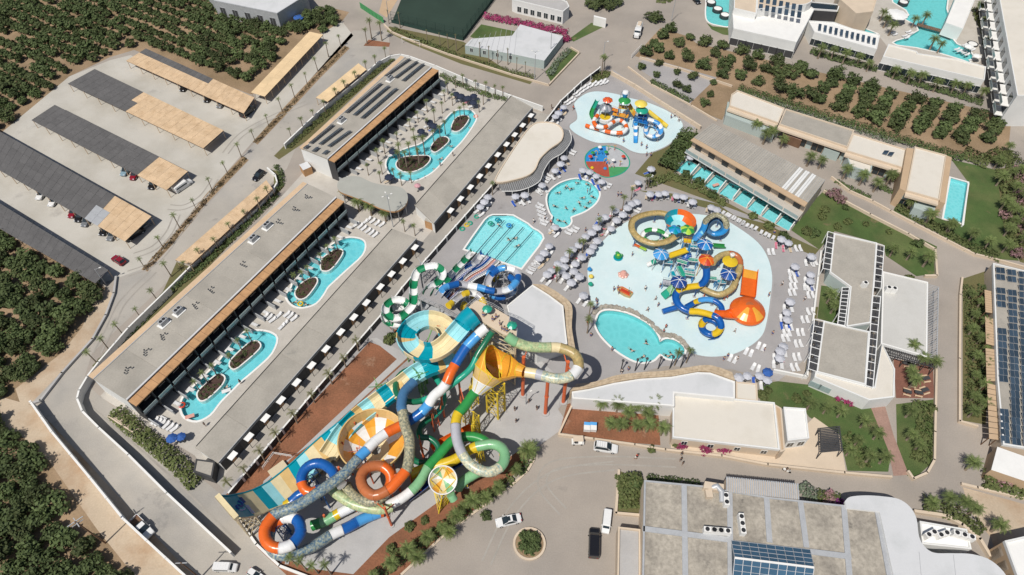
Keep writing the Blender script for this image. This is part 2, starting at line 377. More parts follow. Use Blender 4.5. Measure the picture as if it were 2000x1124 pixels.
zone("gravel_path", [(724,662),(735,660),(800,695),(620,860),(560,900),(515,940),(512,950),(775,702)], .030, "slab_grey")
zone("planting_bed", [(690,1124),(620,1200),(560,1124),(500,1068),(520,1068),(600,1110),(690,1122),(760,1050),(850,985),(1000,890),(1040,862),(1042,885),(1030,905),(780,1124),(770,1160)], .026, "red_soil")
zone("lawn", [(1545,450),(1580,402),(1612,370),(1650,395),(1830,482),(1828,535),(1790,540),(1730,500),(1725,478),(1630,452),(1600,488)], .016, "grass")
zone("lawn", [(1858,312),(1945,332),(1990,340),(1960,450),(1990,510),(1930,505),(1900,490),(1745,412),(1752,395),(1842,430),(1880,440),(1892,358)], .016, "grass")
zone("lawn", [(1482,750),(1520,745),(1580,752),(1640,775),(1700,785),(1715,800),(1740,880),(1735,922),(1655,920),(1640,850),(1580,815),(1570,800),(1522,800),(1485,785)], .020, "grass")
zone("lawn", [(1750,790),(1828,780),(1825,900),(1790,932),(1772,930),(1752,870)], .020, "grass")
zone("planting_bed", [(1880,545),(1925,530),(1930,700),(1925,830),(1880,822)], .020, "dry_grass")
zone("planting_bed", [(1108,790),(1130,782),(1285,795),(1290,870),(1230,865),(1092,845)], .020, "red_soil")
zone("planting_bed", [(1210,920),(1255,940),(1250,1005),(1205,1002)], .020, "dry_grass")
zone("planting_bed", [(1545,450),(1240,340),(1300,270),(1330,262),(1345,300),(1315,340),(1540,460),(1600,488),(1590,500),(1500,465),(1400,398),(1310,378),(1245,372)], .018, "dry_grass")
zone("path", [(1700,795),(1728,792),(1745,850),(1775,928),(1745,930),(1735,880)], .026, "brick_red")
mat("court_red", (.19,.085,.06), .9, .1, .5, fine=.15, bs=3)
zone("terrace", [(1745,700),(1822,706),(1824,778),(1750,778)], .022, "court_red")
zone("orchard_soil", [(1240,110),(1290,55),(1345,72),(1360,85),(1700,165),(1920,215),(1975,235),(1968,310),(1940,320),(1840,300),(1480,185),(1425,172),(1400,155)], .012, "soil")
zone("planting_bed", [(276,527),(288,531),(350,464),(416,385),(486,313),(474,305),(404,378),(339,457)], .020, "soil")
zone("planting_bed", [(494,277),(503,283),(565,218),(625,153),(683,95),(673,89),(614,147),(554,211)], .020, "soil")
zone("garden", [(1240,130),(1262,112),(1400,152),(1345,205),(1270,150)], .016, "deck_grey")
zone("garden", [(1400,152),(1440,172),(1410,235),(1385,225),(1345,205)], .016, "soil")
zone("pitch", [(795,-30),(765,45),(905,80),(965,0),(975,-30)], .016, "turf_dark")
zone("tennis_court", [(755,-30),(740,25),(755,35),(795,-30)], .010, "stucco_tan")
zone("lawn", [(918,72),(940,48),(1008,62),(975,97)], .020, "grass")
zone("lawn", [(1065,140),(1112,95),(1130,103),(1076,160)], .020, "grass")
zone("lawn", [(1112,76),(1155,45),(1185,50),(1120,82)], .020, "grass")
zone("lawn", [(1380,45),(1392,52),(1425,55),(1428,70),(1412,68),(1390,58)], .020, "grass")
zone("planting_bed", [(760,52),(905,82),(990,138),(1045,155),(1035,165),(900,125),(800,85),(755,62)], .014, "dry_grass")
zone("planting_bed", [(1150,165),(1170,138),(1195,140),(1190,150)], .020, "dry_grass")
zone("planting_bed", [(710,90),(720,78),(762,84),(760,92)], .020, "red_soil")
zone("planting_bed", [(535,305),(600,240),(760,112),(770,118),(690,190),(600,275),(545,312)], .016, "dry_grass")
zone("planting_bed", [(318,570),(345,512),(372,522),(535,375),(535,340),(520,330),(545,335),(555,365),(372,560),(190,725),(180,715)], .016, "dry_grass")
zone("terrace", [(1570,-40),(1600,20),(1580,40),(1720,75),(1740,100),(1900,135),(1925,110),(1935,60),(1920,-40)], .010, "terrace")
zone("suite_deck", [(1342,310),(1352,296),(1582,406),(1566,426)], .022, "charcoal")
zone("lawn", [(1604,558),(1642,563),(1634,634),(1596,622)], .024, "grass")
zone("planting_bed", [(1592,600),(1598,600),(1580,728),(1572,726)], .024, "dry_grass")
mat("tyre_dark", (.325,.30,.265), .9, .1, .3, fine=.1)
def tracks(name, px, wd, z, m):
    P = GP(smooth(px, 5, False)); mb = MB()
    for o in (-.85, .85):
        vs = []
        for i in range(len(P)):
            d = P[min(i+1,len(P)-1)]-P[max(i-1,0)]; u = Vector((d.y,-d.x,0)).normalized(); c = P[i]+u*o; zz = z+(.0005 if o > 0 else 0)
            vs += [(c.x-u.x*wd/2,c.y-u.y*wd/2,zz),(c.x+u.x*wd/2,c.y+u.y*wd/2,zz)]
        mb.add(vs, [(2*i,2*i+1,2*i+3,2*i+2) for i in range(len(P)-1)], M[m])
    return struct(name, mb)
for i, px in enumerate([[(262,500),(300,485),(330,455),(345,420)],[(330,405),(360,405),(395,385),(420,350)],[(250,535),(290,520),(320,495),(360,440),(430,365)],[(440,300),(470,265),(520,235),(600,200)],[(190,690),(215,640),(240,590),(300,530)],[(170,800),(250,870),(350,960),(450,1060)],[(1100,1000),(1060,950),(1080,910),(1180,900),(1320,905)],[(950,1100),(1000,1000),(1080,930),(1200,910)]]):
    tracks("tyre_marks", px, .34, .032+.002*i, "tyre_dark")
zone("scrub", [(1946,330),(2040,322),(2060,530),(1992,512),(1962,452)], .020, "dry_grass")
zone("dirt_yard", [(1880,952),(2000,985),(2100,1040),(2100,1150),(1960,1124),(1935,1050),(1895,1000)], .010, "dust")

# ---------------------------------------------------------------- pool bodies
def loop_strip(mb, poly, z0, z1, m, flip=False):
    p = [xy(v) for v in poly]
    if area(p) < 0: p = p[::-1]
    n = len(p)
    for i in range(n):
        a, b = p[i], p[(i+1) % n]; q = [(a[0],a[1],z0),(b[0],b[1],z0),(b[0],b[1],z1),(a[0],a[1],z1)]
        mb.add(q, [(3,2,1,0) if flip else (0,1,2,3)], m)
def rim(mb, poly, wd, z0, z1, m):
    o = offset(poly, wd); p = [Vector(xy(v)) for v in poly]
    if area(p) < 0: p = p[::-1]
    n = len(p)
    for i in range(n):
        j = (i+1) % n
        mb.add([(*p[i],z1),(*o[i],z1),(*o[j],z1),(*p[j],z1)], [(0,1,2,3)], m)
        mb.add([(*o[i],z0),(*o[j],z0),(*o[j],z1),(*o[i],z1)], [(0,1,2,3)], m)
        mb.add([(*p[i],z0-.2),(*p[j],z0-.2),(*p[j],z1),(*p[i],z1)], [(3,2,1,0)], m)
POOL_ROOT = {}
for nm, px, dep, lin, wat, lab in POOLS:
    P = GP(px); c = sum((v for v in P), Vector((0,0,0)))/len(P)
    t = thing(nm, (c[0], c[1], 0), lab, "pool"); POOL_ROOT[id(px)] = t
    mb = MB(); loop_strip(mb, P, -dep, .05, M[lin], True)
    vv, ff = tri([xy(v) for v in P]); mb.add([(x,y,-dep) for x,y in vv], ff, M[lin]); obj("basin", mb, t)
    mb = MB(); mb.add([(x,y,-.06) for x,y in vv], ff, M[wat]); obj("water", mb, t)
    mb = MB(); rim(mb, P, .22 if nm == "suite_pool" else .45, 0, .09, M["white"] if nm not in ("suite_pool",) else M["terrace"]); obj("rim", mb, t)
# lane ropes of the landing pool
t = POOL_ROOT[id(LANDING)]
for i, (a, b) in enumerate([((930,494),(985,431)),((948,500),(1003,437)),((966,507),(1022,444)),((985,514),(1041,452))]):
    mb = MB(); mb.bar(G(*a, -.02), G(*b, -.02), .16, .12, M["panel_blue"]); obj("lane_rope", mb, t)
# shallow splash pads: a thin sheet of wet painted floor with a low kerb
PAD_S = smooth([(1150,512),(1170,480),(1200,450),(1235,429),(1290,418),(1350,418),(1405,426),(1440,444),(1480,474),(1500,505),(1508,540),(1505,580),(1495,640),(1480,665),(1450,685),(1420,695),(1380,697),(1348,688),(1340,670),(1318,655),(1297,652),(1277,634),(1240,611),(1200,601),(1165,605),(1155,590),(1148,545)], 4)
PAD_N = smooth([(1123,200),(1143,184),(1167,179),(1203,184),(1230,192),(1263,200),(1303,217),(1330,237),(1332,253),(1317,273),(1297,288),(1263,300),(1237,297),(1214,285),(1195,280),(1163,279),(1130,265),(1114,252),(1114,244),(1126,235),(1127,224),(1123,211)], 4)
for px, m_, lab in ((PAD_S, "splash", "large pale splash pad under the tangle of children's slides"), (PAD_N, "splash2", "upper pale splash pad with the canopy towers")):
    P = GP(px); c = sum((v for v in P), Vector((0,0,0)))/len(P); t = thing("splash_pad", (c[0],c[1],0), lab, "splash pad")
    obj("wet_floor", sheet(P, .034, M[m_], cut=True), t)
    mb = MB(); rim(mb, P, .35, .02, .075, M["deck_grey"]); obj("kerb", mb, t)
# planted islands of the lazy rivers
ISL = [([(386,772),(392,760),(420,735),(432,733),(438,740),(430,755),(405,778),(392,782)], "planted mulch island at the south end of the southern lazy river"),
 ([(449,712),(455,700),(485,672),(498,667),(507,672),(505,682),(480,705),(460,720),(452,718)], "planted mulch island at the north end of the southern lazy river"),
 ([(577,575),(583,560),(600,547),(615,543),(619,550),(612,563),(598,580),(585,584)], "planted mulch island at the south end of the middle lazy river"),
 ([(627,520),(630,506),(650,491),(665,488),(668,496),(655,516),(642,528),(630,528)], "planted mulch island at the north end of the middle lazy river"),
 ([(775,318),(787,308),(812,305),(835,305),(839,313),(827,326),(807,335),(790,335),(777,328)], "largest mulch island of the northern lazy river with many palms"),
 ([(842,291),(846,281),(856,271),(870,268),(876,275),(865,287),(850,297)], "middle mulch island of the northern lazy river"),
 ([(882,250),(890,232),(905,226),(915,230),(910,242),(897,255),(886,256)], "northernmost mulch island of the northern lazy river")]
ISLAND_BEDS = []
for px, lab in ISL:
    P = [xy(v) for v in GP(smooth(px, 3), .1)]; c = sum((Vector(v) for v in P), Vector((0,0)))/len(P)
    t = thing("planter_island", (c[0],c[1],-.9), lab, "planter island", "planted islands in the lazy rivers")
    mb = MB(); loop_strip(mb, offset(P, .3), -.9, .16, M["white"]); rim(mb, P, .3, .1, .16, M["white"]); obj("island_wall", mb, t)
    vv, ff = tri(P); mb = MB(); mb.add([(x,y,.1) for x,y in vv], ff, M["mulch"]); obj("mulch_bed", mb, t); ISLAND_BEDS.append((P, t))
# ---------------------------------------------------------------- building helpers
def ctr(P): return sum((Vector(xy(v)) for v in P), Vector((0,0)))/len(P)
def building(name, px, h, label, cat="building", wall="white_wall", roof="roof_white", para=.35, pm=None, pw=.3, group=None, z0=0.):
    P = [xy(v) for v in GP(px, h)]; c = ctr(P)
    t = thing(name, (c[0], c[1], z0), label, cat, group)
    mb = MB(); mb.prism(P, z0, h-.04, M[wall]); obj("wall", mb, t)
    vv, ff = tri(P); mb = MB(); mb.add([(x,y,h) for x,y in offset_in(vv, P)], ff, M[roof]); obj("roof", mb, t)
    if para:
        mb = MB(); rim(mb, offset(P, -pw+.02), pw, h-.3, h+para, M[pm or wall]); obj("parapet", mb, t)
    return t, P
def offset_in(vv, P): return vv
def windows(t, a, b, n, z0, z1, wd=1.4, fill="glass_dark", frame="white_wall", name="window", e=.06, lo=0., hi=1.):
    """n framed windows on the wall from a to b (outside lies to the right)"""
    a = Vector(xy(a)); b = Vector(xy(b)); d = (b-a); L = d.length; d /= L; nr = Vector((d[1], -d[0]))
    for i in range(n):
        c = a + d*(L*(lo+(hi-lo)*(i+.5)/n)); mb = MB(); rz = atan2(d[1], d[0]); zc = (z0+z1)/2
        p = c+nr*(e/2); mb.box((p[0],p[1],zc), (wd+.2, e, z1-z0+.2), M[frame], rz)
        p = c+nr*(e+.012); mb.box((p[0],p[1],zc), (wd, .03, z1-z0), M[fill], rz)
        p = c+nr*(e+.035); mb.box((p[0],p[1],zc), (.07, .03, z1-z0), M[frame], rz)
        obj(name, mb, t)
def quadP(px, z):
    A, B, C, D = GP(px, z)
    return lambda s, t, zz=z: Vector((*( (A*(1-s)+B*s)*(1-t) + (D*(1-s)+C*s)*t )[:2], zz))
def qbox(mb, q, s0, s1, t0, t1, z0, z1, m, mtop=None):
    mb.prism([q(s0,t0), q(s1,t0), q(s1,t1), q(s0,t1)], z0, z1, M[m], M[mtop] if mtop else None, True)

# ---------------------------------------------------------------- the two long hotel blocks with balconies
def hotel(px, h, bays, label):
    q = quadP(px, h); c = q(.5,.5)
    t = thing("hotel_block", (c[0],c[1],0), label, "hotel block")
    mb = MB(); qbox(mb, q, .004, .996, .01, .79, 0, h-.35, "white_wall"); obj("wall", mb, t)
    mb = MB(); qbox(mb, q, .0, 1, .115, .825, h-.32, h-.05, "roof_concrete"); obj("roof", mb, t)
    for i in range(bays//2):
        mb = MB(); qbox(mb, q, i/(bays//2)+.0006, (i+1)/(bays//2)-.0006, .116, .824, h-.06, h+R.uniform(-.01,.01), "roof_concrete"); obj("roof_slab", mb, t)
    mb = MB(); qbox(mb, q, .0, 1, .8, .828, h, h+.18, "roof_grey"); qbox(mb, q, .0, 1, .112, .125, h, h+.12, "galv"); obj("parapet", mb, t)
    mb = MB(); qbox(mb, q, .0, 1, -.005, .108, h-.45, h-.08, "timber_pale"); obj("timber_cladding", mb, t)
    n = bays*2
    mb = MB(); qbox(mb, q, 0, 1, .838, 1.0, h-.42, h-.16, "timber"); obj("timber_overhang", mb, t)
    mb = MB()
    for i in range(1, n): qbox(mb, q, i/n-.0004, i/n+.0004, .842, .998, h-.165, h-.14, "brown_wood")
    tag(obj("board_joint", mb, t), kind="stuff")
    mb = MB(); qbox(mb, q, 0.001, .999, .79, 1.03, 3.2, 3.5, "charcoal"); obj("balcony_floor", mb, t)
    for i in range(bays):
        a, b = i/bays, (i+1)/bays
        mb = MB(); qbox(mb, q, a+.004, b-.004, 1.018, 1.026, 3.5, 4.45, "glass_pale"); obj("glass_railing", mb, t)
        for z in (.1, 3.6):
            mb = MB(); p0, p1 = q(a+.12/bays, .79), q(b-.12/bays, .79); d = (p1-p0); rz = atan2(d[1], d[0]); nr = Vector((sin(rz), -cos(rz), 0))
            m_ = (p0+p1)/2 + nr*.03; mb.box((m_[0],m_[1],z+1.2), (d.length, .08, 2.4), M["glass_dark"], rz); obj("glass_door", mb, t)
    for i in range(bays+1):
        s = min(max(i/bays, .003), .997)
        mb = MB(); qbox(mb, q, s-.0022, s+.0022, .79, .99, 3.5, h-.42, "charcoal"); obj("balcony_divider", mb, t)
        mb = MB(); qbox(mb, q, s-.002, s+.002, .79, 1.0, 0, 3.2, "charcoal"); qbox(mb, q, s-.0015, s+.0015, 1.0, 1.22, 0, 1.5, "galv"); obj("terrace_divider", mb, t)
    return t, q
H1, q1 = hotel([(172,734),(592,355),(672,393),(265,793)], 7.0, 17, "long two storey hotel block with bare concrete roof beside the southern lazy river")
H2, q2 = hotel([(585,288),(783,109),(857,137),(653,316)], 7.0, 11, "two storey hotel block with rows of roof solar panels beside the northern lazy river")
# south end stair and roof gear
mb = MB()
for k in range(8): qbox(mb, q1, -.055+k*.004, -.051+k*.004, .45+.0, .98, 0, 1.6-k*.18, "cream")
obj("end_stair", mb, H1)
def roof_unit():
    t = thing("rooftop_unit", (0,0,0), "grey air handling unit with fans on a white plinth", "air conditioner")
    mb = MB(); mb.box((0,0,.1), (3.2,2.2,.2), M["white"]); obj("plinth", mb, t, True)
    mb = MB(); mb.box((0,0,.9), (2.2,1.4,1.4), M["galv"]); mb.box((1.25,.2,.6), (.5,.8,.8), M["steel"]); obj("casing", mb, t, True)
    for x in (-.5,.5):
        mb = MB(); mb.cyl((x,0,1.6),(x,0,1.7),.45,.45,M["dark"],14); obj("fan", mb, t, True)
    return t
PU = Proto(roof_unit()); AX = atan2(*(reversed((q1(1,.5)-q1(0,.5))[:2])))
for i,(x,y,lab) in enumerate([(321,633,"grey roof unit, southern one of the close pair on the long hotel roof"),(350,611,"grey roof unit, northern one of the close pair on the long hotel roof"),(496,470,"grey roof unit alone in the middle of the long hotel roof"),(523,444,"grey roof unit nearest the bean roof end of the long hotel roof")]):
    p = G(x,y,7.0); PU.put((p[0],p[1],7.0), AX, lab, "rooftop units of the long hotel block", .8)
def vent():
    t = thing("roof_vents", (0,0,0), "small cluster of vent pipes on bare concrete roof", "roof vents")
    for k in range(4):
        mb = MB(); x, y = (-.7+k*.5, .35*((k*7) % 3-1)); mb.cyl((x,y,0),(x,y,.55),.11,.11,M["galv"],8); mb.cyl((x,y,.55),(x,y,.66),.18,.18,M["charcoal"],8); obj("vent_pipe", mb, t, True)
    return t
PV = Proto(vent())
for i,(x,y) in enumerate([(249,725),(285,690),(318,660),(381,600),(412,570),(475,520),(545,437),(577,412),(601,388)]):
    p = G(x,y,7.0); PV.put((p[0],p[1],7.0), AX+.2*i, f"{nth(i)} cluster of small vent pipes from the south on the long hotel roof", "vent pipe clusters on the long hotel roof")
def solar_panel_mesh(w_, l_, tilt, legs=True):
    mb = MB(); mb.box((0,0,.35), (w_,l_,.05), M["panel_blue"], 0, tilt)
    mb.box((0,0,.315), (w_+.06,l_+.06,.03), M["steel"], 0, tilt); return mb
panel_me = None
def solar_row(parent_label, a, b, z, n, tilt, group, wd=1.9, name="solar_rack"):
    """a rack of n tilted panels along a-b on a roof at level z"""
    a = G(*a, z); b = G(*b, z); d = b-a; L = d.length; rz = atan2(d[1], d[0]); c = (a+b)/2
    t = thing(name, (c[0],c[1],z), parent_label, "solar panels", group, rz)
    proto = None
    for i in range(n):
        x = -L/2 + L*(i+.5)/n
        if proto is None: proto = obj("solar_panel", solar_panel_mesh(L/n*.94, wd, tilt), t, True); o = proto
        else: o = proto.copy(); COL.objects.link(o); o.parent = t
        o.location = (x, 0, .12)
    for s in (-1, 1): mb = MB(); mb.box((0, s*wd*.3, .08+.1*(s*tilt > 0)), (L, .08, .16), M["galv"]); obj("rail", mb, t, True)
rows = [((753,150),(800,117)),((772,154),(815,122)),((787,160),(827,127)),((676,222),(744,165)),((692,227),(759,170)),((707,233),(774,175)),((606,282),(650,246)),((625,284),(667,252)),((642,288),(684,258)),((595,292),(602,286)),((612,298),(621,290)),((632,303),(640,296))]
for i,(a,b) in enumerate(rows):
    solar_row(f"{['left','middle','right'][i%3]} rack of dark solar panels in the {['northern','central','southern','southernmost short'][i//3]} bank on the hotel roof", a, b, 7.0, [9,13,8,2][i//3], -.5, "solar racks on the northern hotel block", 1.5)
for i,(x,y) in enumerate([(762,157),(668,238)]):
    p = G(x,y,7.0); PU.put((p[0],p[1],7.0), AX, ["grey roof unit between solar banks at the north of the hotel roof","grey roof unit between solar banks at the middle of the hotel roof"][i])

# ---------------------------------------------------------------- single storey rows facing the lane
def lane_row(px, h, label, canopies, side):
    q = quadP(px, h); c = q(.5,.5); t = thing("terrace_block", (c[0],c[1],0), label, "building")
    mb = MB(); qbox(mb, q, 0, 1, 0, 1, 0, h-.3, "white_wall"); obj("wall", mb, t)
    mb = MB(); qbox(mb, q, -.004, 1.004, -.02, 1.0, h-.3, h-.05, "roof_concrete"); obj("roof", mb, t)
    for i in range(8):
        mb = MB(); qbox(mb, q, i/8-.003, (i+1)/8-.0045, -.019, .999, h-.06, h+R.uniform(-.01,.01), "roof_concrete"); obj("roof_slab", mb, t)
    mb = MB(); qbox(mb, q, 0, 1, .0, .018, h, h+.14, "charcoal"); qbox(mb, q, 0, 1, .985, 1.004, h, h+.1, "galv"); obj("parapet", mb, t)
    p0, p1 = q(0,1), q(1,1); d = p1-p0; rz = atan2(d[1],d[0]); nr = Vector((sin(rz), -cos(rz), 0)); L = d.length; d = d/L
    n = int(L/2.4)
    for k in range(n):
        p = p0 + d*(L*(k+.5)/n) + nr*.12
        mb = MB(); mb.box((p[0],p[1],(h-.32)/2), (L/n-.05,.16,h-.4), M["charcoal"], rz); obj("dark_cladding", mb, t)
    for (x, y) in canopies:
        p = G(x, y, 2.9); k = (p-p0).dot(d); p = p0 + d*k + nr*.82
        mb = MB(); mb.box((p[0],p[1],2.85), (1.75,1.2,.14), M["white_paint"], rz); obj("door_canopy", mb, t)
        e = p0 + d*k + nr*.24
        mb = MB(); mb.box((e[0],e[1],1.1), (1.1,.1,2.2), M["timber"], rz); obj("door", mb, t)
        for s in (-.8, .8):
            mb = MB(); e = p0 + d*(k+s) + nr*1.35; mb.box((e[0],e[1],1.4), (.09,.09,2.8), M["charcoal"], rz); obj("porch_post", mb, t)
    return t, q
CAN1 = [(810,483),(787,510),(764,535),(740,559),(715,591),(690,619),(664,648),(635,681),(607,713),(577,746),(547,781),(517,816),(485,853),(454,890)]
CAN2 = [(872,408),(894,386),(912,363),(931,342),(949,322),(969,301),(987,281),(1002,262),(1019,244),(1035,225)]
lane_row([(383,872),(765,448),(813,467),(428,903)], 3.6, "long low concrete roofed row with white door canopies along the lane, southern part", CAN1, 1)
lane_row([(811,400),(998,188),(1040,211),(848,436)], 3.6, "long low concrete roofed row with white door canopies along the lane, northern part", CAN2, 1)
building("annex", [(383,897),(420,902),(414,934),(378,922)], 2.6, "low concrete roofed annex at the south tip of the lane row", wall="charcoal", roof="roof_concrete", para=.1)
t, P = building("timber_hut", [(829,431),(845,437),(852,425),(836,418)], 2.6, "small brown timber hut beside the lane row below the bean roof", "hut", wall="timber", roof="roof_concrete", para=0)
t, P = building("timber_hut", [(584,322),(600,316),(608,326),(592,333)], 2.4, "small brown timber hut in the yard left of the solar hotel block", "hut", wall="timber", roof="roof_grey", para=0)
# bean shaped roof over the reception bridge
mat("shade_grey", (.13,.13,.13), .8, .1, 1); mat("bean_grey", (.345,.345,.31), .9, .06, .3, fine=.06)
BEAN = smooth([(660,356),(675,346),(700,345),(725,356),(750,362),(782,366),(796,381),(792,401),(772,413),(745,408),(712,393),(685,383),(662,373)], 4)
P = [xy(v) for v in GP(BEAN, 4.2)]; c = ctr(P); t = thing("bean_pavilion", (c[0],c[1],0), "kidney bean shaped flat concrete roof pavilion between the two lazy rivers", "pavilion")
mb = MB(); mb.prism(P, 3.7, 4.2, M["timber"], M["bean_grey"], True); obj("roof", mb, t)
mb = MB(); mb.prism(offset(P, -1.6), .02, 3.7, M["charcoal"]); obj("wall", mb, t)
for k in range(0, len(P), 4):
    o = offset(P, -.5)[k]; mb = MB(); mb.cyl((o[0],o[1],0),(o[0],o[1],3.7),.12,.12,M["galv"],8); obj("column", mb, t)

# ---------------------------------------------------------------- carports: each mat of the roof is a piece
def carport(label, px, h, ns, ntt, fill, posts=8, name="carport", group=None, roofmat=None, skip=()):
    q = quadP(px, h); c = q(.5,.5); t = thing(name, (c[0],c[1],0), label, "carport", group)
    meshes = {}
    for i in range(ns):
        for j in range(ntt):
            m_ = fill((i+.5)/ns, (j+.5)/ntt)
            if not m_: continue
            mb = MB(); zz = R.uniform(0,.012); g_ = .025/ns*3; gt = .012
            qbox(mb, q, i/ns+.0004, (i+1)/ns-.0004, j/ntt+.0015, (j+1)/ntt-.0015, h-.06+zz, h+zz, m_); obj("roof_mat", mb, t)
    mb = MB()
    for tt in (.02,.5,.98): mb.bar(q(0,tt,h-.18), q(1,tt,h-.18), .14, .16, M["brown_wood"])
    obj("beam", mb, t)
    for i in range(posts+1):
        s = .004+.992*i/posts
        for tt in (.03,.97):
            mb = MB(); a = q(s,tt); mb.cyl((a[0],a[1],0),(a[0],a[1],h-.2),.09,.08,M["timber_pale"],6); obj("post", mb, t)
    return t, q
DK, RD = "solar_cloth", "reed"
carport("carport with reed roof and one dark strip along the grove, northernmost of the five", [(285,95),(497,191),(476,222),(246,119)], 2.9, 22, 3, lambda s,t: DK if t < .34 and s < .62 else RD, 9)
carport("carport half dark and half reed, second from the north in the car park", [(185,135),(437,255),(397,290),(132,164)], 2.9, 20, 4, lambda s,t: DK if s < .47-.05*(t<.5) else RD, 9)
carport("mostly dark carport with a short reed end beside the white van", [(107,205),(367,335),(325,372),(61,235)], 2.9, 20, 4, lambda s,t: DK if s < .80 else RD, 10)
carport("widest dark carport with a reed end and one pale grey patch", [(-40,235),(296,423),(244,472),(-70,294)], 3.0, 26, 4, lambda s,t: (DK if s < .775+.02*(t<.5) else ("galv" if t > .5 and s < .85 and t < 1 else RD)), 13)
carport("dark carport along the lower grove with a pale seam", [(-45,370),(212,528),(186,554),(-60,413)], 2.9, 20, 2, lambda s,t: DK, 10)
carport("long reed roofed carport beside the upper grove", [(490,181),(604,62),(631,68),(517,189)], 2.8, 20, 2, lambda s,t: "reed_light", 10)
carport("short reed roofed carport beside the solar hotel block", [(617,191),(700,124),(716,136),(640,199)], 2.6, 12, 2, lambda s,t: "reed_light", 6)
carport("long reed roofed carport against the wall of the long hotel block", [(342,508),(520,352),(533,370),(372,518)], 2.6, 22, 2, lambda s,t: "reed", 10)

# ---------------------------------------------------------------- waterpark buildings
BAR = smooth([(966,352),(985,318),(1010,280),(1035,248),(1055,239),(1085,242),(1100,256),(1097,276),(1075,292),(1055,312),(1046,332),(1030,345),(1000,354),(975,358)], 3)
P = [xy(v) for v in GP(BAR, 4.0)]; c = ctr(P); t = thing("bar_pavilion", (c[0],c[1],0), "curved cream roofed bar pavilion with grey slatted skirt", "pavilion")
mb = MB(); mb.prism(P, 3.6, 4.0, M["cream"], M["roof_white"], True); obj("roof", mb, t)
mb = MB(); mb.prism(offset(P, -2.0), .02, 3.6, M["white_wall"]); obj("wall", mb, t)
mb = MB(); rim(mb, offset(P,-.3), .3, 3.8, 4.2, M["cream"]); obj("parapet", mb, t)
SK_I = smooth([(1098,250),(1101,268),(1088,287),(1066,301),(1050,325),(1040,342),(1010,353),(975,359)], 5, False); SK_O = smooth([(1112,255),(1116,274),(1100,298),(1076,313),(1062,334),(1052,356),(1017,372),(980,374)], 5, False)
A = GP(SK_I, 3.6); B = GP(SK_O, 3.0)
for i in range(len(A)-1):
    a, b, a2, b2 = A[i], B[i], A[i+1], B[i+1]
    for k in (.0,.5):
        p = a*(1-k)+a2*k; r = b*(1-k)+b2*k; p2 = a*(.91-k)+a2*(.09+k); r2 = b*(.91-k)+b2*(.09+k)
        mb = MB(); mb.add([p, r, r2, p2, p+Vector((0,0,-.08)), r+Vector((0,0,-.08)), r2+Vector((0,0,-.08)), p2+Vector((0,0,-.08))], [(0,1,2,3),(7,6,5,4),(0,4,5,1),(1,5,6,2),(2,6,7,3),(3,7,4,0)], M["galv"]); obj("slat", mb, t)
dz = Vector((0,0,-.16))
for i in range(0, len(A)-1):
    mb = MB(); q4 = [A[i]+dz, B[i]+dz, B[i+1]+dz, A[i+1]+dz]; mb.add(q4+[v+Vector((0,0,-.03)) for v in q4], [(0,1,2,3),(7,6,5,4),(0,4,5,1),(2,6,7,3)], M["shade_grey"]); obj("shade_panel", mb, t)
mb = MB(); mb.tube(B, .1, M["white"], 6); obj("skirt_rail", mb, t)
for i in range(0, len(B), 4):
    mb = MB(); mb.cyl((B[i][0],B[i][1],0), B[i], .09,.09, M["white"], 6); obj("column", mb, t)
# restaurant with grey roof and stone faced edge
t, P = building("restaurant", [(1117,766),(1150,761),(1200,749),(1250,741),(1312,737),(1362,728),(1387,729),(1435,746),(1435,779),(1317,768),(1317,794),(1280,791),(1118,779)], 4.2, "low restaurant with pale grey curved roof and a stone faced front edge", wall="white_wall", roof="roof_grey", para=.12, pm="white")
def stone_band(t, inner, outer, z, n):
    A = GP(smooth(inner, 4, False), z); B = GP(smooth(outer, 4, False), z)
    for i in range(len(A)-1):
        for k in range(n):
            u0, u1 = k/n+.012, (k+1)/n-.012
            a = A[i]*(1-u0)+B[i]*u0; b = A[i]*(1-u1)+B[i]*u1; c_ = A[i+1]*(1-u1)+B[i+1]*u1; d = A[i+1]*(1-u0)+B[i+1]*u0
            w_ = .985; zz = R.uniform(-.05,.06)
            q = [a, b, b*(1-w_)+c_*w_, a*(1-w_)+d*w_]
            mb = MB(); mb.prism(q, z-.25, z+zz, M["stone"]); obj("stone", mb, t)
    mb = MB(); mb.prism(A + B[::-1], 0, z-.2, M["stone"]); obj("stone_core", mb, t)
stone_band(t, [(1113,764),(1150,759),(1200,747),(1250,739),(1312,735),(1362,726),(1387,727),(1436,744)], [(1126,750),(1165,745),(1205,733),(1255,727),(1312,723),(1365,714),(1395,715),(1430,727)], 3.6, 3)
t, P = building("workshop", [(990,598),(1040,557),(1072,577),(1100,598),(1104,640),(1108,672),(1050,690),(1005,660)], 4.0, "pale grey roofed plant building right of the slide tower", wall="white_wall", roof="roof_grey", para=.12, pm="white")
stone_band(t, [(1040,555),(1073,575),(1101,597),(1105,640),(1110,674)], [(1062,556),(1092,573),(1117,597),(1117,640),(1124,682)], 3.5, 2)
t, P = building("kitchen_building", [(1314,769),(1512,788),(1522,880),(1313,856)], 3.0, "flat cream roofed kitchen building below the restaurant", roof="roof_white", wall="cream", para=.35, pm="white_wall")
windows(t, P[3], P[2], 4, 1.0, 2.2, 1.0)
building("corridor", [(1512,790),(1526,798),(1533,880),(1524,884)], 3.2, "narrow tan corridor roof on the right edge of the kitchen building", roof="stucco_tan", wall="cream", para=.1)
building("white_store", [(1437,746),(1478,750),(1480,785),(1437,780)], 2.0, "low cream terrace block right of the grey restaurant roof", roof="roof_white", wall="cream", para=.15)
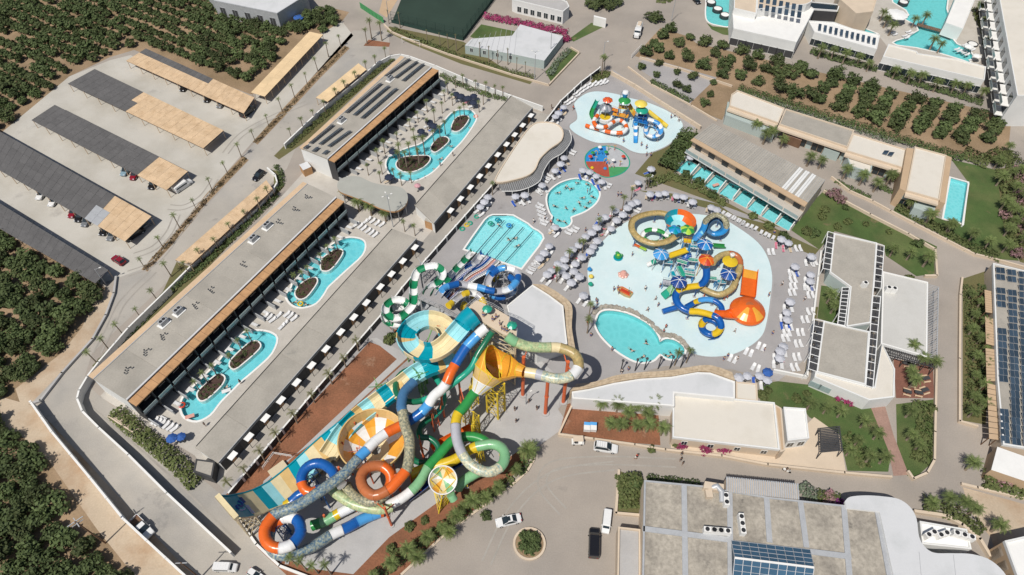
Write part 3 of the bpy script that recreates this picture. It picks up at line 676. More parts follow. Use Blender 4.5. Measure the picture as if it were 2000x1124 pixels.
t, P = building("ticket_house", [(1530,796),(1573,799),(1580,857),(1538,862)], 3.4, "small white square ticket house on the cream forecourt", roof="white", wall="white_wall", para=.2)
windows(t, P[3], P[2], 2, .8, 2.4, 1.2)
zone("forecourt", [(1525,862),(1535,870),(1590,815),(1640,850),(1652,921),(1420,895),(1310,875),(1312,862)], .024, "cream")

# pergolas: each slat a piece
def pergola(label, px, h, n, group=None, wood="white_paint", posts=4, slat=.14, name="pergola", shade=None, cat="pergola"):
    q = quadP(px, h); c = q(.5,.5); t = thing(name, (c[0],c[1],0), label, cat, group)
    for tt in (0., 1.):
        mb = MB(); mb.bar(q(0,tt,h-.1), q(1,tt,h-.1), .16, .22, M[wood]); obj("beam", mb, t)
        for i in range(posts):
            s = i/(posts-1); a = q(s, tt); mb = MB(); mb.bar((a[0],a[1],0),(a[0]+.001,a[1],h-.2), .14,.14, M[wood]); obj("post", mb, t)
    for i in range(n):
        s = i/(n-1); mb = MB(); mb.bar(q(s,-.04,h+.08), q(s,1.04,h+.08), slat, .1, M[wood]); obj("slat", mb, t)
    if shade:
        k = int(shade)
        for i in range(k):
            mb = MB()
            for a_, b_ in ((.04,.47),(.53,.96)): qbox(mb, q, (i+.08)/k, (i+.92)/k, a_, b_, h-.1, h-.05, "charcoal")
            obj("shade_panel", mb, t)
    return t, q
# hotel restaurant group with framed shade roofs
building("resort_hall", [(1628,457),(1712,476),(1707,550),(1700,632),(1652,640),(1660,562),(1620,533)], 3.9, "upper flat roofed hall between two framed shade pergolas", roof="roof_concrete", wall="green_wall", para=.3, pm="white_wall")
t, P = building("resort_hall", [(1608,628),(1655,640),(1697,649),(1690,753),(1594,728)], 3.9, "lower flat roofed hall beside the sun deck with framed shade strips", roof="roof_concrete", wall="white_wall", para=.3, pm="white_wall")
t, P = building("resort_wing", [(1707,757),(1722,672),(1747,722),(1746,777),(1697,783),(1590,738),(1592,728),(1690,754)], 3.6, "white walled wing with an angled cream roof above the lawn", roof="roof_white", wall="white_wall", para=.25, pm="white_wall")
windows(t, P[5], P[4], 2, .6, 2.2, 2.2, "glass_pale", "green_wall", lo=0, hi=.35)
building("resort_lounge", [(1724,531),(1812,552),(1810,698),(1720,672)], 3.6, "large white flat roofed lounge beside the long slatted pergola", roof="roof_beige", wall="white_wall", para=.15, pm="white")
for i,(px,n,k,lab) in enumerate([
  ([(1617,453),(1607,525),(1622,528),(1631,457)],8,4,"framed shade strip on the left of the upper hall"),
  ([(1713,477),(1707,562),(1721,564),(1727,481)],8,4,"framed shade strip on the right of the upper hall"),
  ([(1645,562),(1636,634),(1650,637),(1659,562)],11,6,"narrow gridded pergola above the planted court"),
  ([(1591,624),(1579,721),(1596,727),(1609,628)],8,4,"framed shade strip on the left of the lower hall"),
  ([(1705,578),(1691,754),(1705,758),(1720,580)],13,7,"long framed shade strip on the right of the lower hall")]):
    pergola(lab, px, 4.15, n, "framed shade strips of the resort halls", shade=k, slat=.12)
pergola("long grey slatted pergola along the road side of the white lounge", [(1812,556),(1811,696),(1830,702),(1833,562)], 3.3, 44, wood="galv", posts=8, slat=.12)
pergola("dark slatted pergola below the white lounge", [(1721,676),(1826,706),(1826,718),(1730,692)], 3.0, 30, wood="charcoal", posts=6, slat=.12)
pergola("small dark slatted pergola on the cream forecourt", [(1602,838),(1604,884),(1645,880),(1639,834)], 2.8, 15, wood="charcoal", posts=3, slat=.16)
# ---------------------------------------------------------------- swim up suites
t, P = building("suite_block", [(1355,269),(1392,241),(1612,352),(1578,396)], 6.6, "long suite block with ribbed metal roof above a row of small pools", roof="galv", wall="cream", para=0)
q = quadP([(1355,269),(1392,241),(1612,352),(1578,396)], 6.6)
qq = lambda s, t_: q(t_*0+s, t_)
A_, B_, C_, D_ = GP([(1355,269),(1578,396),(1612,352),(1392,241)], 6.62)
n = 56
for i in range(n):
    s0, s1 = i/n, (i+1)/n-.003; f = lambda s, u: (A_*(1-s)+B_*s)*(1-u)+(D_*(1-s)+C_*s)*u
    zz = .05 if i % 2 else .1
    mb = MB(); mb.prism([f(s0,.0), f(s1,.0), f(s1,.99), f(s0,.99)], 6.56, 6.62+zz, M["white_wall" if i in (44,45,47,48,50,51) else "roof_concrete"]); obj("roof_sheet", mb, t)
mb = MB(); mb.prism([f(0,-.16), f(1,-.16), f(1,0), f(0,0)], 6.3, 6.55, M["stucco_tan"]); obj("eave", mb, t)
mb = MB(); mb.prism([f(0,-.34), f(1,-.34), f(1,-.01), f(0,-.01)], 3.1, 3.4, M["white_wall"], M["terrace"]); obj("balcony_floor", mb, t)
for i in range(8):
    a, b = f(i/8+.004,-.33), f((i+1)/8-.004,-.33); d = b-a; m_ = (a+b)/2
    mb = MB(); mb.box((m_[0],m_[1],3.9), (d.length-.1,.08,1.0), M["glass_pale"], atan2(d[1],d[0])); obj("glass_railing", mb, t)
    for z in (.2, 3.5):
        a, b = f(i/8+.035,-.01), f((i+1)/8-.035,-.01); d = b-a; m_ = (a+b)/2
        mb = MB(); mb.box((m_[0],m_[1],z+1.2), (d.length,.1,2.3), M["glass_dark"], atan2(d[1],d[0])); obj("glass_door", mb, t)
for i in range(9):
    px0 = (1319+222*i/8, 333+119*i/8); px1 = (1346+224*i/8+2, 300+108*i/8)
    a, b = G(*px0), G(*px1); mb = MB(); mb.bar((a[0],a[1],.75), (b[0],b[1],.75), .25, 1.5, M["white"]); obj("garden_wall", mb, t)
# villa rows to the right
V = [("villa", [(1428,186),(1440,178),(1532,213),(1520,242),(1424,208)], 4.2, "white roofed villa at the left end of the upper row", "roof_white"),
 ("villa", [(1534,214),(1668,256),(1655,289),(1521,244)], 4.4, "grey roofed villa second from the left in the upper row", "roof_concrete"),
 ("villa", [(1666,262),(1781,297),(1771,332),(1652,296)], 4.4, "cream roofed villa third from the left in the upper row", "roof_white"),
 ("villa", [(1786,288),(1848,305),(1834,392),(1769,374)], 5.2, "cream roofed villa beside the narrow banded pool", "roof_white")]
for nm, px, h, lab, rf in V:
    t, P = building(nm, px, h, lab, "villa", wall="green_wall", roof=rf, para=.3, pm="cream")
    windows(t, P[-1], P[-2], 4, .2, 2.6, 3.0, frame="stucco_tan")
    a_, b_ = Vector(P[-1]), Vector(P[-2]); d_ = (b_-a_).normalized(); n_ = Vector((d_.y,-d_.x)); n_ = n_ if (ctr(P)-a_).dot(n_) < 0 else -n_
    mb = MB(); mb.prism([a_+n_*.02, b_+n_*.02, b_+n_*1.5, a_+n_*1.5], h-.75, h-.25, M["cream"], None, True); obj("eave", mb, t)
t, P = building("villa_wing", [(1421,200),(1520,240),(1513,262),(1417,226)], 3.0, "low grey green wing in front of the left villa", "villa", wall="green_wall", roof="green_wall", para=.2)
t, P = building("villa_wing", [(1652,300),(1706,312),(1700,338),(1660,326)], 3.4, "cream roofed low wing below the third villa", "villa", wall="green_wall", roof="roof_white", para=.2)
t, P = building("villa_porch", [(1533,245),(1570,257),(1566,275),(1530,262)], 2.8, "brown roofed porch in front of the second villa", "porch", wall="brown_wood", roof="brick_red", para=0)
t, P = building("villa_porch", [(1614,272),(1646,282),(1640,300),(1610,290)], 2.8, "grey green porch between the second and third villas", "porch", wall="green_wall", roof="green_wall", para=0)
t, P = building("villa_porch", [(1790,378),(1832,392),(1822,420),(1784,406)], 3.2, "grey porch roof at the foot of the banded pool villa", "porch", wall="green_wall", roof="green_wall", para=.15)
t, P = building("tan_screen", [(1771,289),(1785,291),(1769,374),(1757,368)], 5.6, "tan rendered screen wall left of the banded pool villa", "wall", wall="stucco_tan", roof="stucco_tan", para=0)
t, P = building("tan_screen", [(1849,304),(1859,308),(1846,398),(1835,394)], 5.6, "tan rendered screen wall right of the banded pool villa", "wall", wall="stucco_tan", roof="stucco_tan", para=0)
for i,(x,y) in enumerate([(1726,304),(1736,307)]):
    solar_row(f"{['left','right'][i]} small solar water heater panel on the third villa roof", (x,y), (x+5,y-7), 4.4, 2, -.4, "solar heaters on the third villa", 1.2)
# ---------------------------------------------------------------- far right block with solar field
t, P = building("resort_block", [(1938,516),(2120,560),(2150,900),(1957,870),(1951,800),(1946,745)], 3.6, "cream block on the right edge with a large solar panel field", roof="roof_concrete", wall="cream", para=.4, pm="white_wall")
k = 0
for c_ in range(5):
    for r_ in range(26):
        x = 1952+c_*22+r_*.35; y = 530+r_*13.2+c_*4
        if 555 < y < 562 or (c_ == 0 and (605 < y < 640 or 745 < y < 800)): continue
        if x > 2022: continue
        k += 1
        solar_row(f"solar panel table {nth(r_)} from the top in the {nth(c_)} column of the right edge roof", (x-8.5,y), (x+8.5,y+1.8), 3.6, 2, .3, "solar tables on the right edge block", 1.4, "solar_table")
for i,(px,lab) in enumerate([([(1923,566),(1936,569),(1938,612),(1925,610)],"brown timber shade roof, top one beside the right edge block"),([(1924,618),(1947,625),(1950,678),(1926,672)],"brown timber shade roof, second beside the right edge block"),([(1925,680),(1950,684),(1958,745),(1927,745)],"brown timber shade roof, third beside the right edge block"),([(1928,748),(1944,752),(1950,860),(1932,858)],"brown timber shade roof, bottom one beside the right edge block")]):
    q = quadP([px[0],px[3],px[2],px[1]], 3.2); c = q(.5,.5); t = thing("timber_canopy", (c[0],c[1],0), lab, "shade roof", "timber shade roofs on the right edge")
    for j in range(10):
        mb = MB(); qbox(mb, q, j/10+.006, (j+1)/10-.006, 0, 1, 3.12, 3.2+R.uniform(0,.02), "stucco_tan"); obj("board", mb, t)
    mb = MB()
    for s,u in ((.03,.05),(.97,.05),(.03,.95),(.97,.95)): a = q(s,u); mb.bar((a[0],a[1],0),(a[0]+.001,a[1],3.1),.15,.15,M["brown_wood"])
    obj("posts", mb, t)
building("white_terrace_roof", [(1948,873),(2010,895),(2060,960),(1936,918)], 3.6, "white wedge shaped roof below the solar field", roof="white", wall="stucco_tan", para=0)
t, P = building("tan_villa", [(1960,1058),(2040,1040),(2080,1180),(1990,1140)], 5.5, "tan rendered villa corner at the lower right edge", "villa", wall="stucco_tan", roof="white", para=.4, pm="white_wall")
windows(t, P[-1], P[0], 3, .6, 4.2, 1.4, "brown_wood", "cream")
# ---------------------------------------------------------------- big stained roof, lower right
t, P = building("clinic_block", [(1258,939),(1372,950),(1415,958),(1500,972),(1648,988),(1716,1000),(1742,1140),(1742,1240),(1252,1240)], 6.0, "large flat building with stained concrete roof bays and glass skylight", wall="cream", roof="roof_stained", para=.25, pm="galv")
for k_, (a, b) in enumerate([((1336,948),(1340,1240)),((1425,962),(1428,1240)),((1497,973),(1503,1060)),((1563,980),(1575,1070)),((1648,990),(1668,1240)),((1255,1033),(1425,1055)),((1582,1078),(1662,1088)),((1714,1002),(1738,1130))]):
    mb = MB(); mb.bar(G(*a,6.1), G(*b,6.1), .95, .24+.012*k_, M["galv"]); obj("roof_upstand", mb, t)
sk = quadP([(1428,1056),(1430,1140),(1582,1160),(1582,1074)], 6.2); c = sk(.5,.5)
t2 = thing("skylight", (c[0],c[1],6.0), "blue pitched glass skylight with pale ridge on the stained roof", "skylight")
nr_, nc_ = 8, 9
for r_ in range(nr_):
    for c_ in range(nc_):
        s0, s1, u0, u1 = r_/nr_+.006, (r_+1)/nr_-.006, c_/nc_+.005, (c_+1)/nc_-.005
        zf = lambda s: 6.25 + 2.0*(1-abs(s-.5)*2)
        q4 = [sk(s0,u0,zf(s0)), sk(s1,u0,zf(s1)), sk(s1,u1,zf(s1)), sk(s0,u1,zf(s0))]
        mb = MB(); mb.add(q4+[v-Vector((0,0,.06)) for v in q4], [(3,2,1,0),(4,5,6,7),(0,1,5,4),(1,2,6,5),(2,3,7,6),(3,0,4,7)], M["glass_blue"]); obj("pane", mb, t2)
mb = MB()
for c_ in range(nc_+1):
    u = c_/nc_; mb.bar(sk(0,u,6.23), sk(.5,u,8.23), .08,.1, M["steel"]); mb.bar(sk(.5,u,8.23), sk(1,u,6.23), .08,.1, M["steel"])
for r_ in range(nr_+1):
    s = r_/nr_; z = 6.23+2*(1-abs(s-.5)*2); mb.bar(sk(s,0,z), sk(s,1,z), .08 if r_ != 4 else .35, .12, M["steel"] if r_ != 4 else M["white"])
obj("glazing_bars", mb, t2)
mb = MB(); mb.prism([sk(0,0),sk(1,0),sk(1,1),sk(0,1)], 5.9, 6.2, M["galv"]); obj("kerb", mb, t2)
for uu in (.002,.998):
    mb = MB(); a,b,c3 = sk(0,uu,6.2), sk(1,uu,6.2), sk(.5,uu,8.2); mb.add([a,b,c3],[(0,1,2),(2,1,0)],M["glass_blue"]); obj("gable_pane", mb, t2)
CURL = smooth([(1650,980),(1660,971),(1690,968),(1725,970),(1755,975),(1777,990),(1790,1013),(1795,1048),(1806,1068),(1825,1080),(1860,1081),(1900,1083),(1937,1096),(1968,1128),(1990,1180)], 4, False)
CURL = CURL + [(1980,1240),(1745,1240),(1745,1124),(1718,1000),(1653,993)]
P = [xy(v) for v in GP(CURL, 6.6)]; c = ctr(P); t = thing("curved_roof_hall", (c[0],c[1],0), "hall with white S curved roof edge in the lower right corner", "building")
mb = MB(); mb.prism(P, 6.1, 6.6, M["white"], M["roof_grey"], True); obj("roof", mb, t)
mb = MB(); mb.prism(offset(P,-.5), 0, 6.1, M["white_wall"]); obj("wall", mb, t)
for a, b in [((1795,1078),(1806,1200)),((1862,1084),(1875,1200))]:
    mb = MB(); mb.bar(G(*a,6.61), G(*b,6.61), .08, .04, M["galv"]); obj("roof_seam", mb, t)
t, P = building("plant_house", [(1795,1019),(1887,1035),(1896,1074),(1800,1064)], 4.2, "low white plant house tucked beside the curved roof", wall="white_wall", roof="white_paint", para=.3, pm="white_wall")
building("ramp_wall", [(1207,1031),(1250,1036),(1250,1240),(1203,1240)], 3.2, "grey roofed side wing left of the stained roof", wall="cream", roof="slab_grey", para=.5, pm="cream")
building("stair_head", [(1377,940),(1414,946),(1414,960),(1374,953)], 7.2, "small cream stair head box on the top edge of the stained roof", wall="cream", roof="cream", para=0)
q = quadP([(1418,931),(1418,961),(1562,976),(1560,945)], 6.5); c = q(.5,.5)
t = thing("louvre_roof", (c[0],c[1],0), "ribbed pale grey louvre roof along the top of the stained roof", "roof")
for i in range(34):
    mb = MB(); qbox(mb, q, 0, 1, i/34+.003, (i+1)/34-.006, 6.4, 6.5+.06*(i % 2), "galv"); obj("louvre", mb, t)
mb = MB(); qbox(mb, q, .05,.95,.01,.99, 0, 6.38, "cream"); obj("wall", mb, t)
def ac(n):
    t = thing("air_conditioner", (0,0,0), "white outdoor air conditioner box with dark fan grilles", "air conditioner")
    for k in range(n):
        mb = MB(); mb.box((k*1.2-(n-1)*.6,0,.75), (1.15,.9,1.5), M["white"]); obj("casing", mb, t, True)
        mb = MB(); mb.cyl((k*1.2-(n-1)*.6,0,1.5),(k*1.2-(n-1)*.6,0,1.56),.38,.38,M["dark"],12); obj("fan_grille", mb, t, True)
    return t
PA = Proto(ac(1)); PA2 = Proto(ac(2)); PA3 = Proto(ac(3))
for pr, x, y, z, rz, lab in [(PA2,1385,1040,6,-.1,"white twin fan air conditioner, leftmost of the row on the stained roof"),(PA2,1398,1041,6,-.1,"white twin fan air conditioner, middle of the row on the stained roof"),(PA2,1411,1042,6,-.1,"white twin fan air conditioner, rightmost of the row on the stained roof"),
  (PA3,1446,1028,6,1.5,"white three fan air conditioner standing alone in its roof bay"),(PA2,1415,980,6,1.5,"white twin fan air conditioner beside the silver duct"),
  (PA2,1812,1047,4.2,.4,"white air conditioner pair, left one on the plant house"),(PA2,1836,1048,4.2,.3,"white air conditioner pair, middle one on the plant house"),(PA3,1876,1050,4.2,-.3,"white air conditioner trio on the right of the plant house"),
  (PA2,1737,570,3.6,-.2,"white air conditioner pair on the lounge edge"),(PA,1686,560,3.9,.2,"pale single air conditioner on the upper hall roof")]:
    p = G(x,y,z); pr.put((p[0],p[1],z), rz, lab)
t = thing("roof_duct", (*xy(G(1399,972,6)),6), "silver ventilation duct bend with cream box on the stained roof", "duct")
p = G(1399,972,6); mb = MB(); mb.tube([p+Vector((-.8,1.5,.6)),p+Vector((.2,1.6,1.2)),p+Vector((.8,.6,1.2)),p+Vector((.6,-1.2,.9))], .55, M["steel"], 10); obj("duct", mb, t)
mb = MB(); mb.box(p+Vector((-1.4,.4,.5)), (1.2,1.4,1.0), M["cream"]); obj("fan_box", mb, t)
# ---------------------------------------------------------------- top of the picture
t, P = building("warehouse", [(430,-40),(400,-22),(418,2),(541,27),(600,-10),(575,-40)], 6.0, "pale blue grey roofed warehouse beside the upper grove", "warehouse", wall="galv", roof="roof_grey", para=.1)
windows(t, P[2], P[3], 5, 1, 4, 2.0, "charcoal", "galv")
t, P = building("event_tent", [(921,76),(1000,70),(1016,48),(1100,71),(1063,119),(1010,108),(908,89)], 3.0, "white tent like roof building beside the small lawn", wall="green_wall", roof="roof_grey", para=0)
windows(t, P[6], P[5], 4, 1.2, 2.4, .9)
for k in range(9):
    a_, b_ = Vector(P[6]).lerp(Vector(P[5]),(k+.5)/9), Vector(P[0]).lerp(Vector(P[2]),(k+.5)/9); mb = MB(); mb.bar((*a_,3.03),(*b_,3.03),.08,.06,M["galv"]); obj("roof_seam", mb, t)
t, P = building("white_house", [(1000,-2),(1008,2),(1100,24),(1112,14),(1107,4),(1060,-18)], 4.5, "white house with dark grey roof at the top behind the bougainvillea", "house", wall="white_wall", roof="slab_grey", para=.25)
windows(t, P[1], P[2], 7, .8, 2.6, 1.4)
t, P = building("white_house", [(1020,-20),(1090,-10),(1100,-30),(1040,-45)], 6, "cream roofed house at the very top edge", "house", wall="cream", roof="cream", para=.25)
t, P = building("lodge", [(1160,30),(1184,36),(1184,39),(1160,33)], 3, "white sign wall beside the road entrance", "wall", wall="white", roof="white", para=0)
t, P = building("hotel_wing", [(1433,18),(1477,28),(1480,-40),(1435,-40)], 7.5, "cream roofed wing at the left of the white hotel", "hotel", wall="white_wall", roof="cream", para=.3)
t, P = building("hotel_wing", [(1430,24),(1432,58),(1555,85),(1590,20),(1575,10),(1478,20)], 5.5, "white hotel wing with stepped roof above the dark garage front", "hotel", wall="white_wall", roof="white", para=.4)
windows(t, P[1], P[2], 4, .3, 2.6, 5.2, "charcoal", "white_wall")
t, P = building("hotel_wing", [(1478,20),(1575,10),(1585,5),(1590,-40),(1480,-40)], 8.0, "hotel wing with solar panels on cream roof at top", "hotel", wall="white_wall", roof="cream", para=.3)
t, P = building("hotel_wing", [(1642,-30),(1640,0),(1672,28),(1705,24),(1712,0),(1700,-40)], 7.0, "cream roofed hotel wing left of the lagoon", "hotel", wall="cream", roof="cream", para=.3)
t, P = building("hotel_wing", [(1578,4),(1640,10),(1636,22),(1578,18)], 5.0, "dark terrace wing behind the white hotel", "hotel", wall="charcoal", roof="glass_dark", para=.2, pm="white_wall")
t, P = building("hotel_suites", [(1578,42),(1628,45),(1665,58),(1718,70),(1712,98),(1590,64)], 4.5, "white suite block carrying a double row of solar panels", "hotel", wall="white_wall", roof="white", para=.3)
windows(t, P[5], P[4], 9, .3, 2.4, 2.4, "glass_dark")
t, P = building("hotel_suites", [(1735,88),(1790,102),(1792,106),(1872,118),(1925,132),(1922,158),(1724,112)], 4.5, "white suite block with plain cream roof below the lagoon", "hotel", wall="white_wall", roof="roof_white", para=.3)
windows(t, P[6], P[5], 12, .3, 2.4, 2.6, "glass_dark")
t, P = building("hotel_suites", [(1875,-25),(1912,-20),(1880,58),(1846,46)], 4.0, "white flat roofed cabanas along the right side of the lagoon", "hotel", wall="white_wall", roof="white", para=.3)
t, P = building("white_apartments", [(1945,-30),(1985,190),(2100,190),(2100,-30)], 10.0, "tall white apartment block along the right edge with stacked balconies", "hotel", wall="white_wall", roof="roof_white", para=.5)
A, B = Vector(P[0]), Vector(P[1]); d = (B-A); L = d.length; d /= L; nl = Vector((-d[1]*-1, d[0]*-1)); nl = Vector((d[1], -d[0]))
if (Vector(ctr(P))-A).dot(nl) > 0: nl = -nl
rz = atan2(d[1], d[0])
for k in range(11):
    c_ = A + d*(L*(k+.5)/11) + nl*1.1
    for z in (3.2, 6.4):
        mb = MB(); mb.box((c_[0],c_[1],z), (L/11*.8,2.2,.2), M["white"], rz); obj("balcony_slab", mb, t)
        e = c_ + nl*1.05; mb = MB(); mb.box((e[0],e[1],z+.6), (L/11*.8,.06,1.0), M["charcoal" if k % 2 else "glass_pale"], rz); obj("railing", mb, t)
        e = A + d*(L*(k+.5)/11) + nl*.03; mb = MB(); mb.box((e[0],e[1],z+1.3), (L/11*.5,.08,2.2), M["glass_dark"], rz); obj("window", mb, t)
for r_ in range(2):
    for c_ in range(7):
        x = 1487+c_*12.5-r_*2; y = 2+c_*2.6+r_*14
        solar_row(f"{nth(c_)} solar panel from the left in the {['upper','lower'][r_]} row on the top hotel wing", (x-4,y), (x+4,y+1), 8.0, 1, .4, "solar panels on the top hotel wing", 2.2, "solar_table")
for c_ in range(11):
    x = 1600+c_*10.6; y = 57+c_*2.7
    solar_row(f"{nth(c_)} solar panel from the left on the white suite block", (x-3,y), (x+3,y+.8), 4.5, 1, .4, "solar panels on the white suite block", 3.0, "solar_table")
# ---------------------------------------------------------------- foliage
def leafmat(n, c, c2, rnd=.18): return mat("leaf_"+n, c, .75, .28, 1.3, c2=c2, s2=2.2, k2=.52, fine=.2, bs=9, rnd=rnd, spec=.25)
leafmat("olive", (.084,.112,.04), (.052,.075,.026), .28); leafmat("dark", (.052,.074,.026), (.08,.094,.034), .28); leafmat("palm", (.10,.14,.04), (.15,.175,.065)); leafmat("palm_dry", (.16,.15,.07), (.10,.12,.045))
leafmat("shrub", (.078,.102,.032), (.12,.132,.048)); leafmat("hedge", (.055,.085,.027), (.085,.11,.04)); leafmat("bougain", (.30,.035,.12), (.20,.03,.07)); leafmat("pinkish", (.30,.16,.19), (.13,.12,.06)); leafmat("purple", (.22,.03,.20), (.14,.02,.10)); leafmat("grey", (.16,.19,.14), (.09,.12,.07))
leafmat("shrub_brown", (.19,.13,.07), (.11,.09,.04))
mat("bark", (.16,.12,.085), .95, .2, 2, fine=.2, bs=8); mat("bark_palm", (.24,.19,.14), .95, .2, 2, fine=.25, bs=10)
def leaves(mb, pts, size, m, rr, up=.35, tri_=False):
    for p, nrm in pts:
        n = Vector((nrm[0]+rr.uniform(-.7,.7), nrm[1]+rr.uniform(-.7,.7), nrm[2]+up+rr.uniform(-.6,.6))).normalized()
        u = n.orthogonal().normalized(); u = Matrix.Rotation(rr.uniform(0,6.28), 3, n) @ u; v = n.cross(u); s = size*rr.uniform(.6,1.35)
        p = Vector(p)
        mb.add([p-u*s-v*s*.45, p+u*s*.2-v*s*.7, p+u*s, p+v*s*.7], [(0,1,2,3)], m)
def crown_pts(rr, lobes, n):
    out = []
    for k in range(n):
        c, r = lobes[rr.randrange(len(lobes))]
        d = Vector((rr.gauss(0,1), rr.gauss(0,1), rr.gauss(0,1))).normalized()
        if d.z < -.55: d.z *= -.5
        q = r*(rr.random()**.33)*rr.uniform(.85,1.12)
        out.append((Vector(c)+Vector((d.x*q, d.y*q, d.z*q*.85)), d))
    return out
def tree_mesh(seed, rad, hgt, n, size, lm, trunk=1.2, flat=1.0):
    rr = random.Random(seed); lobes = [((0,0,hgt-rad*.75),rad*.72)]
    for k in range(7):
        a = k*2*pi/7+rr.uniform(-.4,.4); d = rad*rr.uniform(.4,.68); lobes.append(((cos(a)*d, sin(a)*d, hgt-rad*rr.uniform(.65,1.15)), rad*rr.uniform(.34,.52)))
    mb = MB(); leaves(mb, crown_pts(rr, lobes, n), size, M[lm], rr)
    tb = MB(); tb.tube([(0,0,-.1),(.08,.05,trunk*.6),(.02,-.05,trunk*1.1)],[.26,.2,.17],M["bark"],7,False)
    for (c, r) in lobes[1:6]: tb.tube([(.02,-.05,trunk),(c[0]*.5,c[1]*.5,(trunk+c[2])/2),c],[.13,.09,.04],M["bark"],5,False)
    return mb, tb
def make_tree(name, label, cat, group, *a):
    mb, tb = tree_mesh(*a); t = thing(name, (0,0,0), label, cat, group); obj("trunk", tb, t, True); obj("crown", mb, t, True); return t
def palm_mesh(seed, h, fr, nf, lm, tr=.17, droop=.9, lean=.15):
    rr = random.Random(seed); tb = MB(); top = Vector((rr.uniform(-lean,lean), rr.uniform(-lean,lean), h))
    tb.tube([(0,0,-.1),(top.x*.2,top.y*.2,h*.35),(top.x*.6,top.y*.6,h*.72),top],[tr*1.5,tr*1.05,tr,tr*1.15],M["bark_palm"],7,False)
    mb = MB()
    for k in range(nf):
        a = k*2.399+rr.uniform(-.25,.25); el = .95-1.25*(k/nf)+rr.uniform(-.12,.12); L = fr*rr.uniform(.8,1.1)*(1 if el > -.25 else .8)
        dry = k > nf*.88; P = []; p = top.copy(); e = el
        for s in range(5):
            P.append(p.copy()); p = p + Vector((cos(a)*cos(e), sin(a)*cos(e), sin(e)))*(L/5); e -= droop*(.16+.12*s)
        P.append(p)
        side = Vector((-sin(a), cos(a), 0))
        for s in range(1, 6):
            w_ = fr*.24*(1.0 if s < 4 else .8)*sin(pi*min(.98,(s+.6)/6.2)); b = P[s]; d = (P[s]-P[s-1])
            for sg in (-1, 1):
                for q in (0,.5):
                    o = P[s-1].lerp(P[s], q+.15); tip = o + d*.9 + side*sg*w_ + Vector((0,0,-w_*.35+rr.uniform(-.04,.04))); o2 = o + d*.38
                    mb.add([o, o2, tip], [(0,1,2)], M["leaf_palm_dry" if dry else lm])
    return mb, tb
def make_palm(label, group, *a):
    mb, tb = palm_mesh(*a); t = thing("palm_tree", (0,0,0), label, "palm tree", group); obj("trunk", tb, t, True); obj("crown", mb, t, True); return t
# seed, height, frond length, fronds, leaf, trunk radius
PALMS = {
 "thin": [Proto(make_palm("", "", s, 4.4, 1.05, 13, "leaf_palm", .11)) for s in (1,2,3)],
 "tall": [Proto(make_palm("", "", s, 6.0, 1.45, 18, "leaf_palm", .15)) for s in (4,5,6)],
 "bare": [Proto(make_palm("", "", s, 4.6, 1.5, 9, "leaf_palm_dry", .14, 1.1)) for s in (7,8)],
 "bushy": [Proto(make_palm("", "", s, 3.6, 2.0, 30, "leaf_palm", .22)) for s in (9,10,11)],
 "big": [Proto(make_palm("", "", s, 4.4, 2.6, 34, "leaf_palm", .26)) for s in (12,13)],
 "mast": [Proto(make_palm("", "", s, 7.5, .8, 10, "leaf_palm_dry", .16)) for s in (14,15)],
}
def palms(kind, pts, label, group, z=0., sc=(.85,1.15)):
    for i, p in enumerate(pts):
        pr = PALMS[kind][R.randrange(len(PALMS[kind]))]; q = G(p[0], p[1], z)
        pr.put(q, R.uniform(0,6.28), label.format(n=nth(i)), group, R.uniform(*sc))
palms("thin", [(192,712),(216,687),(242,656),(277,624),(310,590),(335,541),(370,536),(397,511),(427,488),(456,461),(484,433),(510,413),(530,393)], "{n} thin palm from the south in the strip beside the long hotel block", "thin palms beside the long hotel block")
palms("thin", [(285,527),(320,486),(352,447),(385,412),(415,373),(445,340),(472,308)], "{n} thin palm from the south in the dry hedge strip of the car park", "thin palms in the car park strip")
palms("thin", [(499,278),(525,247),(551,217),(576,192),(600,165),(621,140),(642,112),(666,92)], "{n} thin palm from the south in the hedge strip beside the reed carport", "thin palms in the upper hedge strip")
palms("tall", [(570,272),(594,257),(615,237),(636,220),(659,200),(677,185),(697,167),(717,147),(735,135),(754,117)], "{n} fan palm from the south in the bed beside the solar hotel block", "fan palms beside the solar hotel block", sc=(.6,.8))
palms("tall", [(717,86),(726,76),(746,80)], "{n} palm from the left on the triangular traffic island", "palms on the traffic island")
palms("mast", [(760,47),(782,55),(835,85),(860,90),(876,95),(892,100),(937,112),(955,122),(972,125),(992,127),(1009,140),(1026,145)], "{n} bare trunked palm from the left along the road by the pitch", "bare trunked palms along the road", sc=(.55,.8))
palms("tall", [(890,172),(905,170),(929,177),(949,185),(967,187),(982,192)], "{n} palm from the left along the north wall of the northern terrace", "palms along the northern terrace wall", sc=(.55,.7))
palms("tall", [(875,185),(869,200),(884,207),(835,220),(864,222),(817,240),(849,240),(802,255),(835,255),(809,275),(777,281),(936,220),(944,205),(752,301),(740,318),(720,343),(747,341),(744,358),(771,351),(804,358),(785,363)], "{n} palm counted from the north on the terrace round the northern lazy river", "palms on the northern terrace", sc=(.6,.8))
palms("tall", [(781,326),(795,328),(782,311),(801,308),(819,321),(830,303),(815,303)], "{n} tall palm on the largest island of the northern lazy river", "palms on the largest island", .1, (.8,1.0))
palms("tall", [(860,272),(870,262),(847,277),(889,240),(899,235),(907,225)], "{n} palm from the south on the two smaller northern islands", "palms on the smaller islands", .1, (.6,.75))
palms("bushy", [(675,388),(702,413),(726,421),(754,433)], "{n} leafy palm from the left below the bean shaped roof", "palms below the bean roof", sc=(.85,1.0))
palms("tall", [(791,453),(811,461)], "{n} palm from the left beside the timber hut under the bean roof", "palms by the timber hut", sc=(.6,.7))
